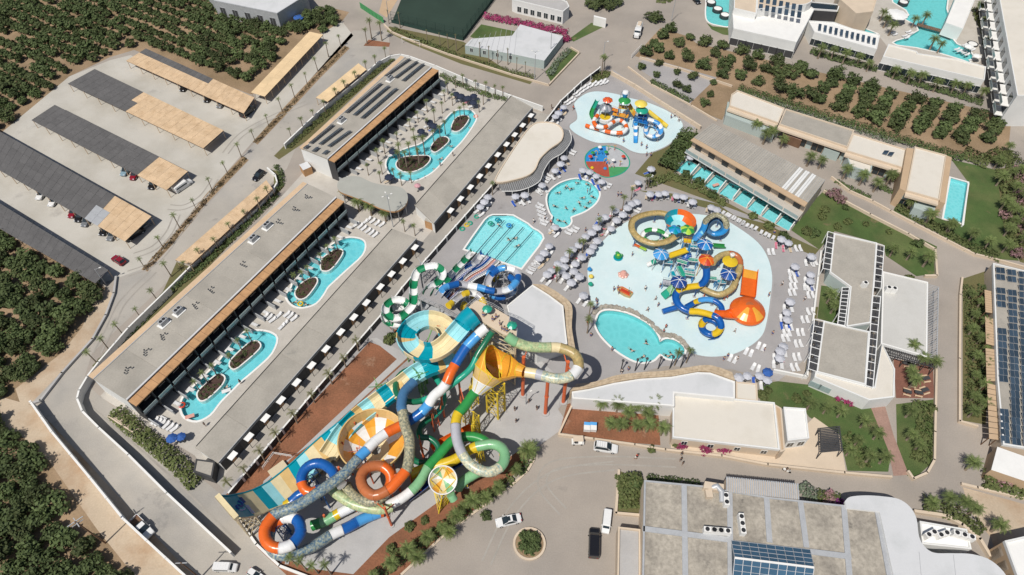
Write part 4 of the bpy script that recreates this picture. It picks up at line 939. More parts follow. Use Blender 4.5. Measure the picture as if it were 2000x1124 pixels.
palms("thin", [(660,488),(645,501),(630,518),(607,543),(595,553),(581,558)], "{n} thin palm from the north on the islands of the middle lazy river", "palms on the middle islands", .1, (.75,.95))
palms("thin", [(492,667),(472,684),(457,714),(424,734),(407,749),(391,764)], "{n} thin palm from the north on the islands of the southern lazy river", "palms on the southern islands", .1, (.85,1.0))
palms("bare", [(701,686),(676,718),(649,751),(615,787),(581,827),(548,865),(518,901),(488,932),(458,958)], "{n} sparse palm from the north along the white wall of the red field", "sparse palms along the red field wall", sc=(.85,1.05))
palms("tall", [(1232,391),(1215,413),(1192,431),(1167,456),(1130,493),(1137,496),(1110,518),(1087,551),(1260,371),(1265,368)], "{n} palm among the grey parasols between the pools, counted from the top", "palms among the parasols", sc=(.65,.85))
palms("tall", [(1147,651),(1150,619),(1317,714),(1340,709),(962,381)], "{n} palm beside the egg shaped pool and bar, counted left to right", "palms round the egg pool", sc=(.7,.9))
palms("bushy", [(1172,802),(1204,804),(1242,804),(1275,802),(1225,820),(1260,822),(1190,840),(1210,842),(1240,843),(1262,843),(1290,850)], "{n} leafy palm in the red bed left of the kitchen building", "palms in the red bed", sc=(.8,1.05))
palms("bushy", [(925,990),(893,1020),(866,1040),(838,1060),(802,1085),(770,1110),(733,1135),(950,985),(975,965),(1008,930),(905,1000),(880,1050),(820,1100)], "{n} leafy palm in the red bed below the tube slides", "palms in the bed below the slides", sc=(.72,1.0))
palms("big", [(1030,897)], "large spreading palm at the tip of the bed beside the plaza", "large palm by the plaza", sc=(1.0,1.01))
palms("thin", [(600,1115),(622,1120),(647,1122),(580,1105)], "{n} thin palm from the left at the bottom corner of the slide yard", "thin palms at the bottom corner", sc=(1.1,1.3))
palms("bushy", [(1473,262),(1490,282),(1502,275),(1524,290),(1575,325),(1598,330),(1645,350),(1677,362),(1705,375),(1730,362),(1740,355),(1770,410),(1805,440),(1850,455)], "{n} leafy palm from the left in front of the villa row", "palms in front of the villas", sc=(.9,1.15))
palms("big", [(1945,363),(1952,411),(1960,461),(1922,486),(1890,473),(1957,493),(1845,456),(1940,330),(1975,380),(1985,430),(1990,480),(1962,300),(1985,345),(1968,350),(1992,395),(1972,445),(1965,425),(1998,455)], "{n} large palm round the lawn at the right edge, counted downwards", "large palms at the right lawn", sc=(.66,.84))
palms("bushy", [(1737,501),(1770,508),(1802,521)], "{n} palm from the left on the lawn above the white lounge", "palms on the lawn above the lounge")
palms("big", [(1890,585),(1908,600),(1896,625),(1915,642),(1890,655),(1907,672),(1918,692),(1898,706),(1916,722),(1897,742),(1912,762),(1893,785),(1912,800),(1890,815)], "{n} palm from the top in the bed beside the right hand road", "palms along the right hand road", sc=(.5,.66))
palms("bushy", [(1690,903),(1717,905),(1652,890),(1705,858),(1668,870),(1680,835),(1575,800),(1607,808),(1635,815),(1770,860),(1785,880),(1768,815)], "{n} palm on the lawns either side of the brick path", "palms beside the brick path", sc=(.72,.92))
palms("big", [(1807,993),(1840,985),(1870,992),(1890,1005),(1885,918),(1935,1038)], "{n} big palm from the left behind the curved white roof", "big palms behind the curved roof", sc=(.66,.8))
palms("bushy", [(1770,740),(1775,757),(1815,722),(1770,692),(1790,715),(1615,592),(1622,612)], "{n} palm standing in the red paved court", "palms in the red court", sc=(.85,1.0))
palms("bushy", [(1597,115),(1622,117),(1645,125),(1672,130),(1692,140),(1742,155),(1770,165),(1792,167),(1822,180),(1855,185),(1880,185),(1910,197)], "{n} leafy palm from the left in front of the white suite blocks", "palms in front of the white suites", sc=(.9,1.15))
palms("bushy", [(1905,30),(1925,20),(1915,55),(1940,45),(1930,70),(1945,85),(1925,95),(1948,110),(1935,125),(1950,140),(1940,155),(1945,170),(1780,55),(1800,50),(1815,98),(1830,104),(1650,30),(1718,42),(1725,55),(1640,38),(1620,40),(1735,70)], "{n} palm of the cluster round the lagoon hotel", "palms round the lagoon hotel", sc=(.85,1.15))
palms("tall", [(1179,142),(1175,146)], "{n} palm on the small green triangle at the road fork", "palms at the road fork")

# ---------------------------------------------------------------- olive groves
OLV = [Proto(make_tree("olive_tree", "", "olive tree", "", s, r_, h_, 620, .30, lm)) for s, r_, h_, lm in ((21,2.2,3.5,"leaf_olive"),(22,2.4,3.7,"leaf_dark"),(23,2.0,3.2,"leaf_olive"),(24,2.3,3.9,"leaf_dark"),(25,2.6,3.8,"leaf_olive"))]
SHR = [Proto(make_tree("shrub", "", "shrub", "", s, r_, h_, 420, .2, lm, .3)) for s, r_, h_, lm in ((31,1.1,1.5,"leaf_shrub"),(32,1.3,1.8,"leaf_hedge"),(33,1.0,1.3,"leaf_shrub"))]
BOU = [Proto(make_tree("flowering_bush", "grey leaved bush", "flowering bush", "", s, 1.4, 2.0, 320, .2, lm, .4)) for s, lm in ((34,"leaf_bougain"),(35,"leaf_pinkish"),(36,"leaf_purple"))]
rows = [[(1520,178),(1518,150),(1515,127)],[(1550,188),(1542,150),(1562,137)],[(1582,193),(1582,152)],[(1599,200),(1607,178),(1622,168),(1630,152)],[(1635,215),(1645,199),(1655,184),(1665,165)],[(1675,225),(1685,208),(1692,192),(1700,175)],[(1707,237),(1715,220),(1725,205),(1737,192)],[(1747,250),(1757,233),(1772,215),(1785,200)],[(1790,258),(1800,243),(1810,228),(1822,210)],[(1830,268),(1842,253),(1850,238),(1860,220)],[(1872,275),(1885,260),(1895,247),(1905,234)],[(1925,275),(1935,258),(1945,244)]]
for i, rw in enumerate(rows):
    for j, p in enumerate(rw):
        OLV[R.randrange(5)].put(G(*p), R.uniform(0,6.28), f"olive tree, {nth(j)} from the bottom in the {nth(i)} row of the right hand orchard", "olive trees of the right hand orchard", R.uniform(1.02,1.25))
for i, p in enumerate([(1375,88),(1410,95),(1447,105),(1480,115),(1395,110),(1427,120),(1340,118),(1372,133),(1415,133),(1410,150),(1445,153),(1480,165),(1307,115),(1262,108),(1277,90),(1347,78),(1310,63),(1295,75),(1285,100),(1325,90),(1460,135),(1495,140)]):
    OLV[R.randrange(5)].put(G(*p), R.uniform(0,6.28), f"{nth(i)} olive tree in the loose left part of the right hand orchard", "olive trees of the right hand orchard", R.uniform(.85,1.2))
for i, p in enumerate([(1252,135),(1286,128),(1282,150),(1321,145),(1352,155),(1322,170),(1341,180),(1387,188),(1375,205),(1392,165)]):
    OLV[R.randrange(5)].put(G(*p), R.uniform(0,6.28), f"small tree, {nth(i)} in the gravel garden below the orchard", "small trees of the gravel garden", R.uniform(.6,.8))
def grove(poly, sx, sy, ang, jit, gap):
    P = [xy(v) for v in GP(poly)]; x0, x1 = min(p[0] for p in P), max(p[0] for p in P); y0, y1 = min(p[1] for p in P), max(p[1] for p in P)
    out = []; ca, sa = cos(ang), sin(ang); cx, cy = (x0+x1)/2, (y0+y1)/2; r = max(x1-x0, y1-y0); n = int(r/min(sx,sy))
    for i in range(-n, n):
        for j in range(-n, n):
            u = i*sx+R.uniform(-jit,jit); v = j*sy+R.uniform(-jit,jit); q = (cx+u*ca-v*sa, cy+u*sa+v*ca)
            if inside(q, P) and R.random() > gap: out.append(q)
    return out
gA = radians(-30)
up = grove([(-70,340),(0,258),(130,147),(212,106),(254,93),(292,92),(488,170),(548,108),(608,50),(540,38),(418,8),(400,-30),(300,-120),(-250,-120),(-260,100)], 3.5, 4.1, gA, .55, .04)
lo = grove([(-60,430),(10,462),(165,556),(195,585),(150,640),(105,695),(60,745),(20,785),(-60,790)], 3.6, 3.75, gA, .85, .04)
bt = grove([(-60,800),(0,805),(55,850),(95,925),(145,1000),(195,1065),(245,1112),(275,1165),(-60,1165)], 3.55, 3.7, gA, .9, .04)
cx_ = grove([(575,60),(590,35),(615,22),(640,18),(668,40),(660,58),(628,64)], 3.6, 3.6, .3, .5, 0)
inview = lambda q: q[1] < 235 and abs(q[0]) < 185
ind = []
for (L_, lab, g_) in ((bt,"olive tree in the dark grove left of the dirt track","olive trees left of the dirt track"),(lo,"olive tree in the grove below the lowest dark carport","olive trees below the carports"),(cx_,"olive tree in the clump beside the warehouse road","olive trees beside the warehouse")):
    for q in L_: OLV[R.randrange(5)].put((q[0],q[1],0), R.uniform(0,6.28), lab, g_, R.uniform(.85,1.2))
    ind += L_
up.sort(key=lambda q: q[0]**2+q[1]**2)
k_ind = max(0, min(len(up), 292-len(ind)-80))
for q in up[:k_ind]: OLV[R.randrange(5)].put((q[0],q[1],0), R.uniform(0,6.28), "olive tree along the near side of the large upper left grove", "olive trees of the upper left grove", R.uniform(.75,1.08))
mb = MB(); rr = random.Random(5)
base = []
for s in (41,42,43): base.append(tree_mesh(s, 2.2, 3.5, 260, .42, "leaf_olive" if s != 42 else "leaf_dark"))
for q in up[k_ind:]:
    a, b = base[rr.randrange(3)]; th = rr.uniform(0,6.28); sc = rr.uniform(.75,1.1); ct, st = cos(th)*sc, sin(th)*sc
    for src in (a, b):
        o = len(mb.v); mb.v += [(q[0]+x*ct-y*st, q[1]+x*st+y*ct, z*sc) for x, y, z in src.v]
        mp = [mb.mi(m_) for m_ in src.ms]
        mb.f += [tuple(i+o for i in f) for f in src.f]; mb.m += [mp[k] for k in src.m]; mb.sm += src.sm
struct("far_olive_grove", mb, "stuff")

# ---------------------------------------------------------------- hedges and beds of shrubs
def hedge(label, px, wd, h, lm, dens=9., size=.24, name="hedge", cat="hedge", group=None, seed=0, rag=.35):
    rr = random.Random(seed+len(label)); P = GP(px); mb = MB(); pts = []
    for i in range(len(P)-1):
        d = P[i+1]-P[i]; L = d.length; u = Vector((d.y,-d.x,0)).normalized(); n = int(L*wd*dens*1.9)
        for k in range(n):
            f = rr.random(); x = P[i]+d*f; t = rr.uniform(-1,1); hh = h*(1-rag+rag*math.sin(f*L*1.7+seed)*.5+rag*rr.random()*.6)
            z = hh*(.25+.75*rr.random()**.5)*(1-.35*t*t); pts.append((x+u*(t*wd/2)+Vector((0,0,z)), (u.x*t, u.y*t, .6)))
    leaves(mb, pts, size, M[lm], rr)
    t = thing(name, P[0], label, cat, group); obj("foliage", mb, t)
    tb = MB()
    for i in range(len(P)-1):
        n = max(1, int((P[i+1]-P[i]).length/1.5))
        for k in range(n): p = P[i].lerp(P[i+1], (k+.5)/n); tb.cyl((p.x,p.y,0),(p.x+.1,p.y,h*.6),.05,.03,M["bark"],5,False)
    tag(obj("stems", tb, t), kind="stuff")
    return t
hedge("dry brown hedge strip along the middle of the car park road", [(282,528),(345,460),(410,382),(480,310)], 1.5, .7, "leaf_shrub_brown", 6, rag=.8)
hedge("dry brown hedge strip beside the reed carport road", [(498,280),(560,215),(620,150),(678,92)], 1.4, .7, "leaf_shrub_brown", 6, rag=.8)
hedge("dense green hedge between the long hotel block and its wall", [(196,712),(262,643),(338,565),(400,516),(470,452),(540,382)], 2.0, 1.0, "leaf_hedge", 9)
hedge("mixed green hedge along the solar hotel block", [(560,290),(640,222),(715,157),(768,115)], 2.4, 1.0, "leaf_shrub", 8)
hedge("curved green hedge at the end of the long reed carport", [(540,375),(552,358),(550,342),(540,325)], 1.6, 1.0, "leaf_hedge", 9)
hedge("tall shrub belt below the southern terrace, running down to the lane", [(228,808),(262,838),(300,868),(345,905),(388,948)], 3.6, 2.2, "leaf_shrub", 12, .26)
hedge("green shrubs along the road under the pitch fence", [(768,58),(830,84),(900,112),(1000,142),(1045,152)], 2.0, 1.2, "leaf_shrub", 7)
hedge("green hedge along the north wall of the northern terrace", [(862,148),(905,170),(960,190),(990,196)], 2.2, 1.3, "leaf_hedge", 9)
hedge("bougainvillea hedge in full bloom behind the event building", [(945,35),(985,42),(1030,52),(1085,62),(1108,66)], 3.4, 2.2, "leaf_bougain", 9, .28)
hedge("dark green tree belt left of the suite block", [(1300,335),(1325,300),(1345,268)], 5.5, 4.0, "leaf_hedge", 14, .34)
hedge("shrub belt with small trees below the suite pools", [(1262,365),(1310,345),(1360,365),(1420,400)], 3.0, 1.6, "leaf_shrub", 7, .28)
hedge("low hedge beside the gravel garden road", [(1272,160),(1310,180),(1350,200)], 2.4, 1.3, "leaf_hedge", 10)
hedge("long low flowering hedge between the orchard and the villas", [(1440,176),(1530,203),(1660,245),(1780,282),(1880,312)], 4.0, 2.0, "leaf_hedge", 8)
hedge("grey leaved hedge along the back of the villas", [(1448,186),(1530,212),(1660,255),(1750,284)], 1.2, 1.5, "leaf_grey", 7, .2)
hedge("green hedge by the villa path", [(1632,355),(1665,372),(1700,388)], 1.8, 1.0, "leaf_hedge", 10)
hedge("green hedge in front of the third villa", [(1718,365),(1745,378)], 2.2, 1.0, "leaf_hedge", 10)
hedge("shrubs along the road below the banded pool villa", [(1750,405),(1800,432),(1850,460),(1890,485),(1950,505)], 3.4, 1.6, "leaf_shrub", 8, .26)
hedge("dense planting beside the right hand road", [(1892,560),(1898,640),(1900,720),(1895,815)], 3.0, 1.0, "leaf_shrub", 4.5, .28)
hedge("planting between the right hand bed and the timber shades", [(1918,560),(1922,700),(1920,800)], 2.2, 1.2, "leaf_hedge", 8, .26)
hedge("shrubs covering the lawn corner beside the brick path", [(1795,785),(1805,830),(1805,870),(1795,905)], 3.6, 1.1, "leaf_shrub", 5, .28)
hedge("mixed shrubs on the lawn left of the brick path", [(1650,850),(1675,875),(1690,915)], 3.0, .7, "leaf_shrub", 6, .28)
hedge("dark green hedge on the stained roof building's top edge", [(1262,936),(1310,942),(1365,948)], 1.8, 1.6, "leaf_hedge", 10)
hedge("tall leafy planting left of the stained roof", [(1225,930),(1232,960),(1236,998)], 5.0, 2.6, "leaf_shrub", 12, .3)
hedge("green planting right of the louvre roof", [(1562,950),(1580,968),(1592,980)], 2.8, 2.2, "leaf_grey", 10, .26)
hedge("green shrubs beside the purple bush on the stained roof's top edge", [(1592,968),(1620,975),(1640,980)], 2.4, 1.8, "leaf_shrub", 9, .26)
hedge("planting along the wall behind the white plant house", [(1800,985),(1850,1000),(1890,1020),(1915,1045)], 3.4, 1.8, "leaf_shrub", 9, .28)
hedge("bushy bed above the brown yard at the right edge", [(1915,935),(1955,945),(2000,960)], 4.5, 2.0, "leaf_shrub", 9, .28)
hedge("green planting under the palms below the slides", [(730,1130),(790,1085),(860,1035),(930,985),(1000,935)], 2.6, .9, "leaf_shrub", 6, .26)
hedge("green bed round the large palm by the plaza", [(1010,925),(1028,905),(1035,885)], 2.4, .9, "leaf_hedge", 9, .26)
hedge("planting at the back of the red bed", [(1125,790),(1180,795),(1275,800)], 1.4, 1.0, "leaf_shrub_brown", 7)
hedge("hanging green planters in front of the solar suite block", [(1583,102),(1640,119),(1712,137)], 3.4, 1.6, "leaf_hedge", 9, .28)
hedge("green planters in front of the plain suite block", [(1728,144),(1790,166),(1850,182),(1918,203)], 3.4, 1.5, "leaf_hedge", 8, .28)
hedge("planting strip at the top right road", [(1905,20),(1925,60),(1935,110),(1945,165)], 4.0, 1.6, "leaf_shrub", 7, .3)
hedge("dark shrubs at the right edge below the white apartments", [(1975,235),(1990,215),(2010,225)], 6.0, 3.0, "leaf_dark", 10, .34)
hedge("shrub belt under the palms right of the lawn", [(1960,335),(1972,380),(1975,430),(1985,480),(1996,505)], 4.5, 1.4, "leaf_shrub", 5, .3)
hedge("grey pink shrub row at the far right edge beside the lawn", [(1990,330),(1994,400),(2000,470)], 3.5, 2.0, "leaf_pinkish", 4, .3)
hedge("scrubby bank at the right end of the orchard", [(1880,300),(1930,320),(1965,300),(1985,330)], 6.0, 1.6, "leaf_shrub", 6, .3)
hedge("dark pine belt left of the hotel entrance road", [(1150,8),(1175,20),(1205,5)], 6.0, 4.0, "leaf_dark", 12, .36)
hedge("tree clump in the middle of the entrance road", [(1262,42),(1280,36),(1288,48)], 4.0, 3.2, "leaf_dark", 14, .32)
hedge("green roundabout planting on the entrance road", [(1282,2),(1300,4),(1310,-2)], 3.0, .8, "leaf_shrub", 8, .26)
hedge("shrubs on the triangle at the road fork", [(1160,158),(1178,146),(1190,148)], 3.0, 1.2, "leaf_shrub", 8)
hedge("green shrubs right of the event building", [(1075,150),(1085,125),(1110,100)], 2.4, 1.4, "leaf_grey", 8)
for i, (x, y, k, s, lab) in enumerate([(1640,775,0,1.2,"crimson bougainvillea below the white hall wing"),(1655,785,0,1.0,"crimson bougainvillea right of its twin below the hall wing"),(1628,385,1,1.5,"pale pink oleander at the end of the suite block"),(1640,395,1,1.2,"pale pink oleander beside the road corner"),(1330,872,0,.9,"bougainvillea at the left of the kitchen building front"),(1376,880,0,1.1,"bougainvillea in the middle of the kitchen building front"),(1412,878,0,1.1,"bougainvillea at the right of the kitchen building front"),(1632,990,2,1.2,"bright purple bougainvillea against the curved white roof"),(1618,975,1,1.2,"brownish pink shrub above the purple bougainvillea"),(1960,425,1,1.2,"pink oleander under the right edge palms"),(1985,500,1,1.3,"pale pink oleander at the far right road"),(1770,1,1,1.0,"oleander beside the lagoon"),(1068,72,0,1.2,"crimson bush at the corner of the event building"),(1105,80,0,1.3,"crimson bush beside the street lamp by the event building"),(1955,945,1,1.1,"grey pink shrub in the bushy bed at the right")]):
    BOU[k].put(G(x,y), R.uniform(0,6), lab, None, s)
sh = [(1610,412),(1650,408),(1605,425),(1635,445),(1655,435),(1575,455),(1590,460),(1690,440),(1735,455),(1790,480),(1735,648),(1775,545),(760,668),(765,660),(1325,352),(1365,360),(1390,385),(1410,400),(1340,345),(1470,425),(1500,445),(1530,465),(1272,880),(1215,945),(1236,950),(1320,870),(1790,890),(1805,855),(1820,800),(1575,770),(1500,765),(1490,775),(1555,780),(950,1008),(765,1075),(830,1018),(800,1030)]
for i, p in enumerate(sh): SHR[R.randrange(3)].put(G(*p), R.uniform(0,6), f"small round shrub, {nth(i)} of those scattered over lawns and beds", "small scattered shrubs", R.uniform(.8,1.4))
# roundabout island
p = G(1034,1063); t = thing("roundabout_island", (p.x,p.y,0), "round planted traffic island with cream kerb beside the white saloon car", "traffic island")
mb = MB(); mb.lathe((p.x,p.y,0), [(2.95,.0),(2.95,.4),(2.55,.4),(2.55,.25)], M["cream"], 28); obj("kerb", mb, t)
mb = MB(); mb.lathe((p.x,p.y,.26), [(2.55,0),(.01,.1)], M["soil"], 24); obj("bed", mb, t)
rr = random.Random(3); mb = MB(); leaves(mb, crown_pts(rr, [((p.x-.9,p.y-.6,.9),1.3),((p.x+.9,p.y-.5,.8),1.2),((p.x,p.y-1.2,.7),1.1),((p.x,p.y+.9,.8),1.2)], 700), .24, M["leaf_hedge"], rr); obj("low_shrubs", mb, t)
OLV[2].put((p.x+.9,p.y+.8,.2), 1, "green tree on the right of the roundabout island", None, .62); OLV[0].put((p.x-.9,p.y+1.0,.2), 2, "grey green tree on the left of the roundabout island", None, .55)

# ---------------------------------------------------------------- walls and kerbs
def wall(label, px, h, wd=.3, m="white_wall", cap="white", top=True, panels=0, name="garden_wall", cat="wall", pil=None):
    P = GP(px, h if top else 0); t = thing(name, (P[0].x,P[0].y,0), label, cat)
    Q = [Vector((p.x,p.y,0)) for p in P]
    for i in range(len(Q)-1):
        d = Q[i+1]-Q[i]; L = d.length; n = max(1, round(L/panels)) if panels else 1; rz = atan2(d.y,d.x)
        for k in range(n):
            c = Q[i].lerp(Q[i+1], (k+.5)/n); g_ = .06 if panels else 0
            mb = MB(); mb.box((c.x,c.y,(h-.06)/2), (L/n+ (wd*.6 if not panels else -.3),wd,h-.06), M[m], rz); mb.box((c.x,c.y,h-.03), (L/n+(wd*.6 if not panels else -.3),wd+.08,.07), M[cap], rz); obj("wall_panel", mb, t)
            if panels:
                e = Q[i].lerp(Q[i+1], k/n); mb = MB(); mb.box((e.x,e.y,(h+.15)/2), (.42,.42,h+.15), M[pil or cap], rz); obj("pillar", mb, t)
    return t
wall("tall white wall between the dirt track and the perimeter road", [(59,785),(100,843),(175,933),(240,1013),(285,1055),(360,1124),(430,1190)], 2.4, .3, panels=6.0)
wall("tall white wall curving between the perimeter road and the service road", [(330,562),(250,640),(192,707),(170,735),(154,762),(150,778),(160,803),(192,835),(250,888),(325,963),(450,1079)], 2.2, .3)
wall("low white wall round the dark hedge of the long hotel block", [(330,562),(372,520),(500,408),(532,372),(541,356),(537,341),(522,328)], 1.2, .3)
wall("white wall along the road above the solar hotel block", [(555,281),(625,215),(700,155),(737,122),(762,109),(782,106),(800,110),(850,128),(925,160),(1000,187),(1060,208)], 1.8, .3)
wall("pale kerb wall along the road below the pitch", [(750,47),(765,62),(812,82),(875,105),(1000,145),(1072,165),(1132,102),(1115,92)], .6, .35, "cream", "cream")
wall("white panelled wall with pillars along the lane beside the water park", [(1172,132),(1135,160),(1095,197),(1070,230),(960,363),(890,441),(832,506),(785,562),(745,614),(675,694),(620,757),(550,839),(444,965)], 1.9, .25, "charcoal", "white", panels=4.2)
wall("cream parapet wall along the road above the upper splash pad", [(1195,140),(1240,165),(1290,197),(1370,247)], 1.2, .5, "cream", "cream", panels=3.4)
wall("white curb wall at the lower left corner of the slide yard", [(436,972),(500,1063),(545,1105),(600,1126),(660,1160)], .7, .35, "white_wall", "white")
wall("cream kerb along the road below the palm bed", [(740,1160),(782,1124),(875,1038),(1000,948),(1030,920),(1043,898),(1040,876),(1030,866)], .35, .35, "cream", "cream")
wall("cream wall along the lower road in front of the kitchen building", [(1092,848),(1160,857),(1240,868),(1300,878),(1410,890),(1500,907),(1650,923),(1742,931)], .9, .35, "cream", "cream")
wall("cream wall round the red bed", [(1092,846),(1120,785),(1240,792),(1284,796)], 1.0, .3, "cream", "cream")
wall("cream wall along the left side of the villa road", [(1610,372),(1640,386),(1700,418),(1775,456),(1827,486),(1831,538),(1808,538)], .8, .4, "cream", "cream")
wall("cream wall along the right side of the villa road", [(1625,345),(1660,372),(1705,392),(1740,411),(1787,436),(1850,468),(1905,496),(1937,503),(2010,523)], .8, .35, "cream", "cream")
wall("cream wall along the bed of the right hand road", [(1880,542),(1876,575),(1875,700),(1875,822),(1910,832)], .8, .35, "cream", "cream")
wall("cream wall curving at the brick path lawn", [(1830,700),(1827,843),(1826,898),(1812,923),(1785,935),(1775,920)], .8, .35, "cream", "cream")
wall("cream garden wall below the orchard", [(1250,111),(1325,132),(1430,167)], .7, .3, "cream", "cream")
wall("cream kerb along the gravel garden road", [(1227,130),(1272,164),(1350,205),(1400,235)], .4, .35, "cream", "cream")
wall("white wall along the lawn of the banded pool", [(1892,358),(1880,440)], .6, .3, "white_wall", "white")
wall("cream retaining wall curving behind the plant house", [(1788,998),(1850,1007),(1880,1024),(1915,1052),(1935,1085)], 1.0, .5, "cream", "cream")
wall("cream kerb beside the brown yard", [(1880,945),(1910,952),(1990,970),(2030,980)], .6, .4, "cream", "cream")
wall("white wall right of the sun deck beside the halls", [(1604,490),(1590,610),(1577,735),(1512,722)], 1.0, .3, "white_wall", "white")
wall("pale wall along the grove side of the perimeter road", [(226,540),(222,572),(206,615),(180,662),(120,728),(78,782),(60,788)], .6, .4, "slab_grey", "slab_grey")
wall("cream wall at the left of the stained roof building", [(1209,918),(1203,1002),(1250,1006)], .7, .4, "cream", "cream")
# rock wall of the egg pool
t = thing("rock_wall", (*xy(G(1240,610)),0), "curved wall of pale boulders between the egg pool and the splash pad", "rock wall")
rp = GP(smooth([(1161,612),(1180,600),(1205,602),(1240,612),(1272,634),(1290,652),(1300,655),(1318,659),(1332,668),(1342,682)], 5, False)); rr = random.Random(8)
for i in range(len(rp)-1):
    for k in range(3):
        c = rp[i].lerp(rp[i+1], (k+.5)/3)+Vector((rr.uniform(-.25,.25),rr.uniform(-.25,.25),0)); mb = MB(); s = rr.uniform(.32,.55)
        mb.lathe((c.x,c.y,0), [(s,0),(s*1.02,.25),(s*.75,.5*rr.uniform(.8,1.3)),(.02,.62)], M["roof_stained"], 7); obj("boulder", mb, t)

# low planting on the lazy river islands
for P_, t in ISLAND_BEDS:
    rr = random.Random(int(P_[0][0]*10)); x0, x1 = min(p[0] for p in P_), max(p[0] for p in P_); y0, y1 = min(p[1] for p in P_), max(p[1] for p in P_); mb = MB(); pts = []
    for k in range(int((x1-x0)*(y1-y0)*2.2)):
        c_ = (rr.uniform(x0,x1), rr.uniform(y0,y1))
        if inside(c_, P_) and rr.random() < .5:
            for j in range(9): pts.append(((c_[0]+rr.uniform(-.3,.3), c_[1]+rr.uniform(-.3,.3), .12+rr.uniform(0,.45)), (0,0,1)))
    leaves(mb, pts, .15, M["leaf_hedge"], rr); tag(obj("ground_cover", mb, t), kind="stuff")
# ---------------------------------------------------------------- slide plastics
def plastic(n, c, r=.28): return mat("plastic_"+n, c, r, .10, .5, fine=.05, bs=7, spec=.5)
for n, c in dict(green=(.012,.20,.085), dkgreen=(.01,.13,.065), ltgreen=(.20,.42,.22), mid_green=(.03,.25,.06), white=(.70,.70,.69), grey=(.40,.40,.43), blue=(.010,.095,.34), ltblue=(.07,.30,.62), navy=(.012,.05,.22),
    yellow=(.62,.43,.02), orange=(.66,.12,.015), rust=(.42,.13,.045), teal=(.0,.26,.34), aqua=(.30,.62,.66), cream=(.68,.57,.34), tan=(.62,.42,.17), amber=(.70,.33,.04), pink=(.62,.33,.27), lilac=(.45,.46,.62), red=(.50,.05,.02), skyblue=(.03,.25,.55), steelblue=(.06,.16,.30), lime=(.35,.55,.06), slate=(.18,.21,.24), sea=(.02,.30,.20), lemon=(.70,.55,.10)).items(): plastic(n, c)
def speck(n, a, b, k=.5, s=2.6): mat("plastic_"+n, a, .35, .25, 1.1, c2=b, k2=k, s2=s, fine=.25, bs=3.5, spec=.5, det=2)
speck("camo_blue", (.07,.14,.22), (.30,.33,.27), .5); speck("camo_grey", (.16,.17,.13), (.42,.38,.24), .5); speck("camo_lime", (.45,.47,.26), (.30,.42,.22), .52, 1.6)
speck("camo_pale", (.55,.52,.36), (.24,.36,.34), .56, 1.8); speck("camo_tan", (.46,.33,.14), (.33,.27,.12), .5, 2.2)
mat("steel_orange", (.58,.12,.04), .5, .06, .5); mat("steel_yellow", (.66,.48,.03), .5, .06, .5); mat("steel_beige", (.56,.47,.32), .6, .06, .5); mat("steel_green", (.12,.30,.08), .5, .06, .5); mat("steel_blue", (.03,.09,.25), .5, .06, .5)
PL = lambda n: M["plastic_"+n]
def path3(pts, n=6):
    w_ = [tuple(G(*q[:3])) for q in pts]
    d = smooth(w_, n, False); out = [Vector(d[0])]
    for p in d[1:]:
        if (Vector(p)-out[-1]).length > .45: out.append(Vector(p))
    return out
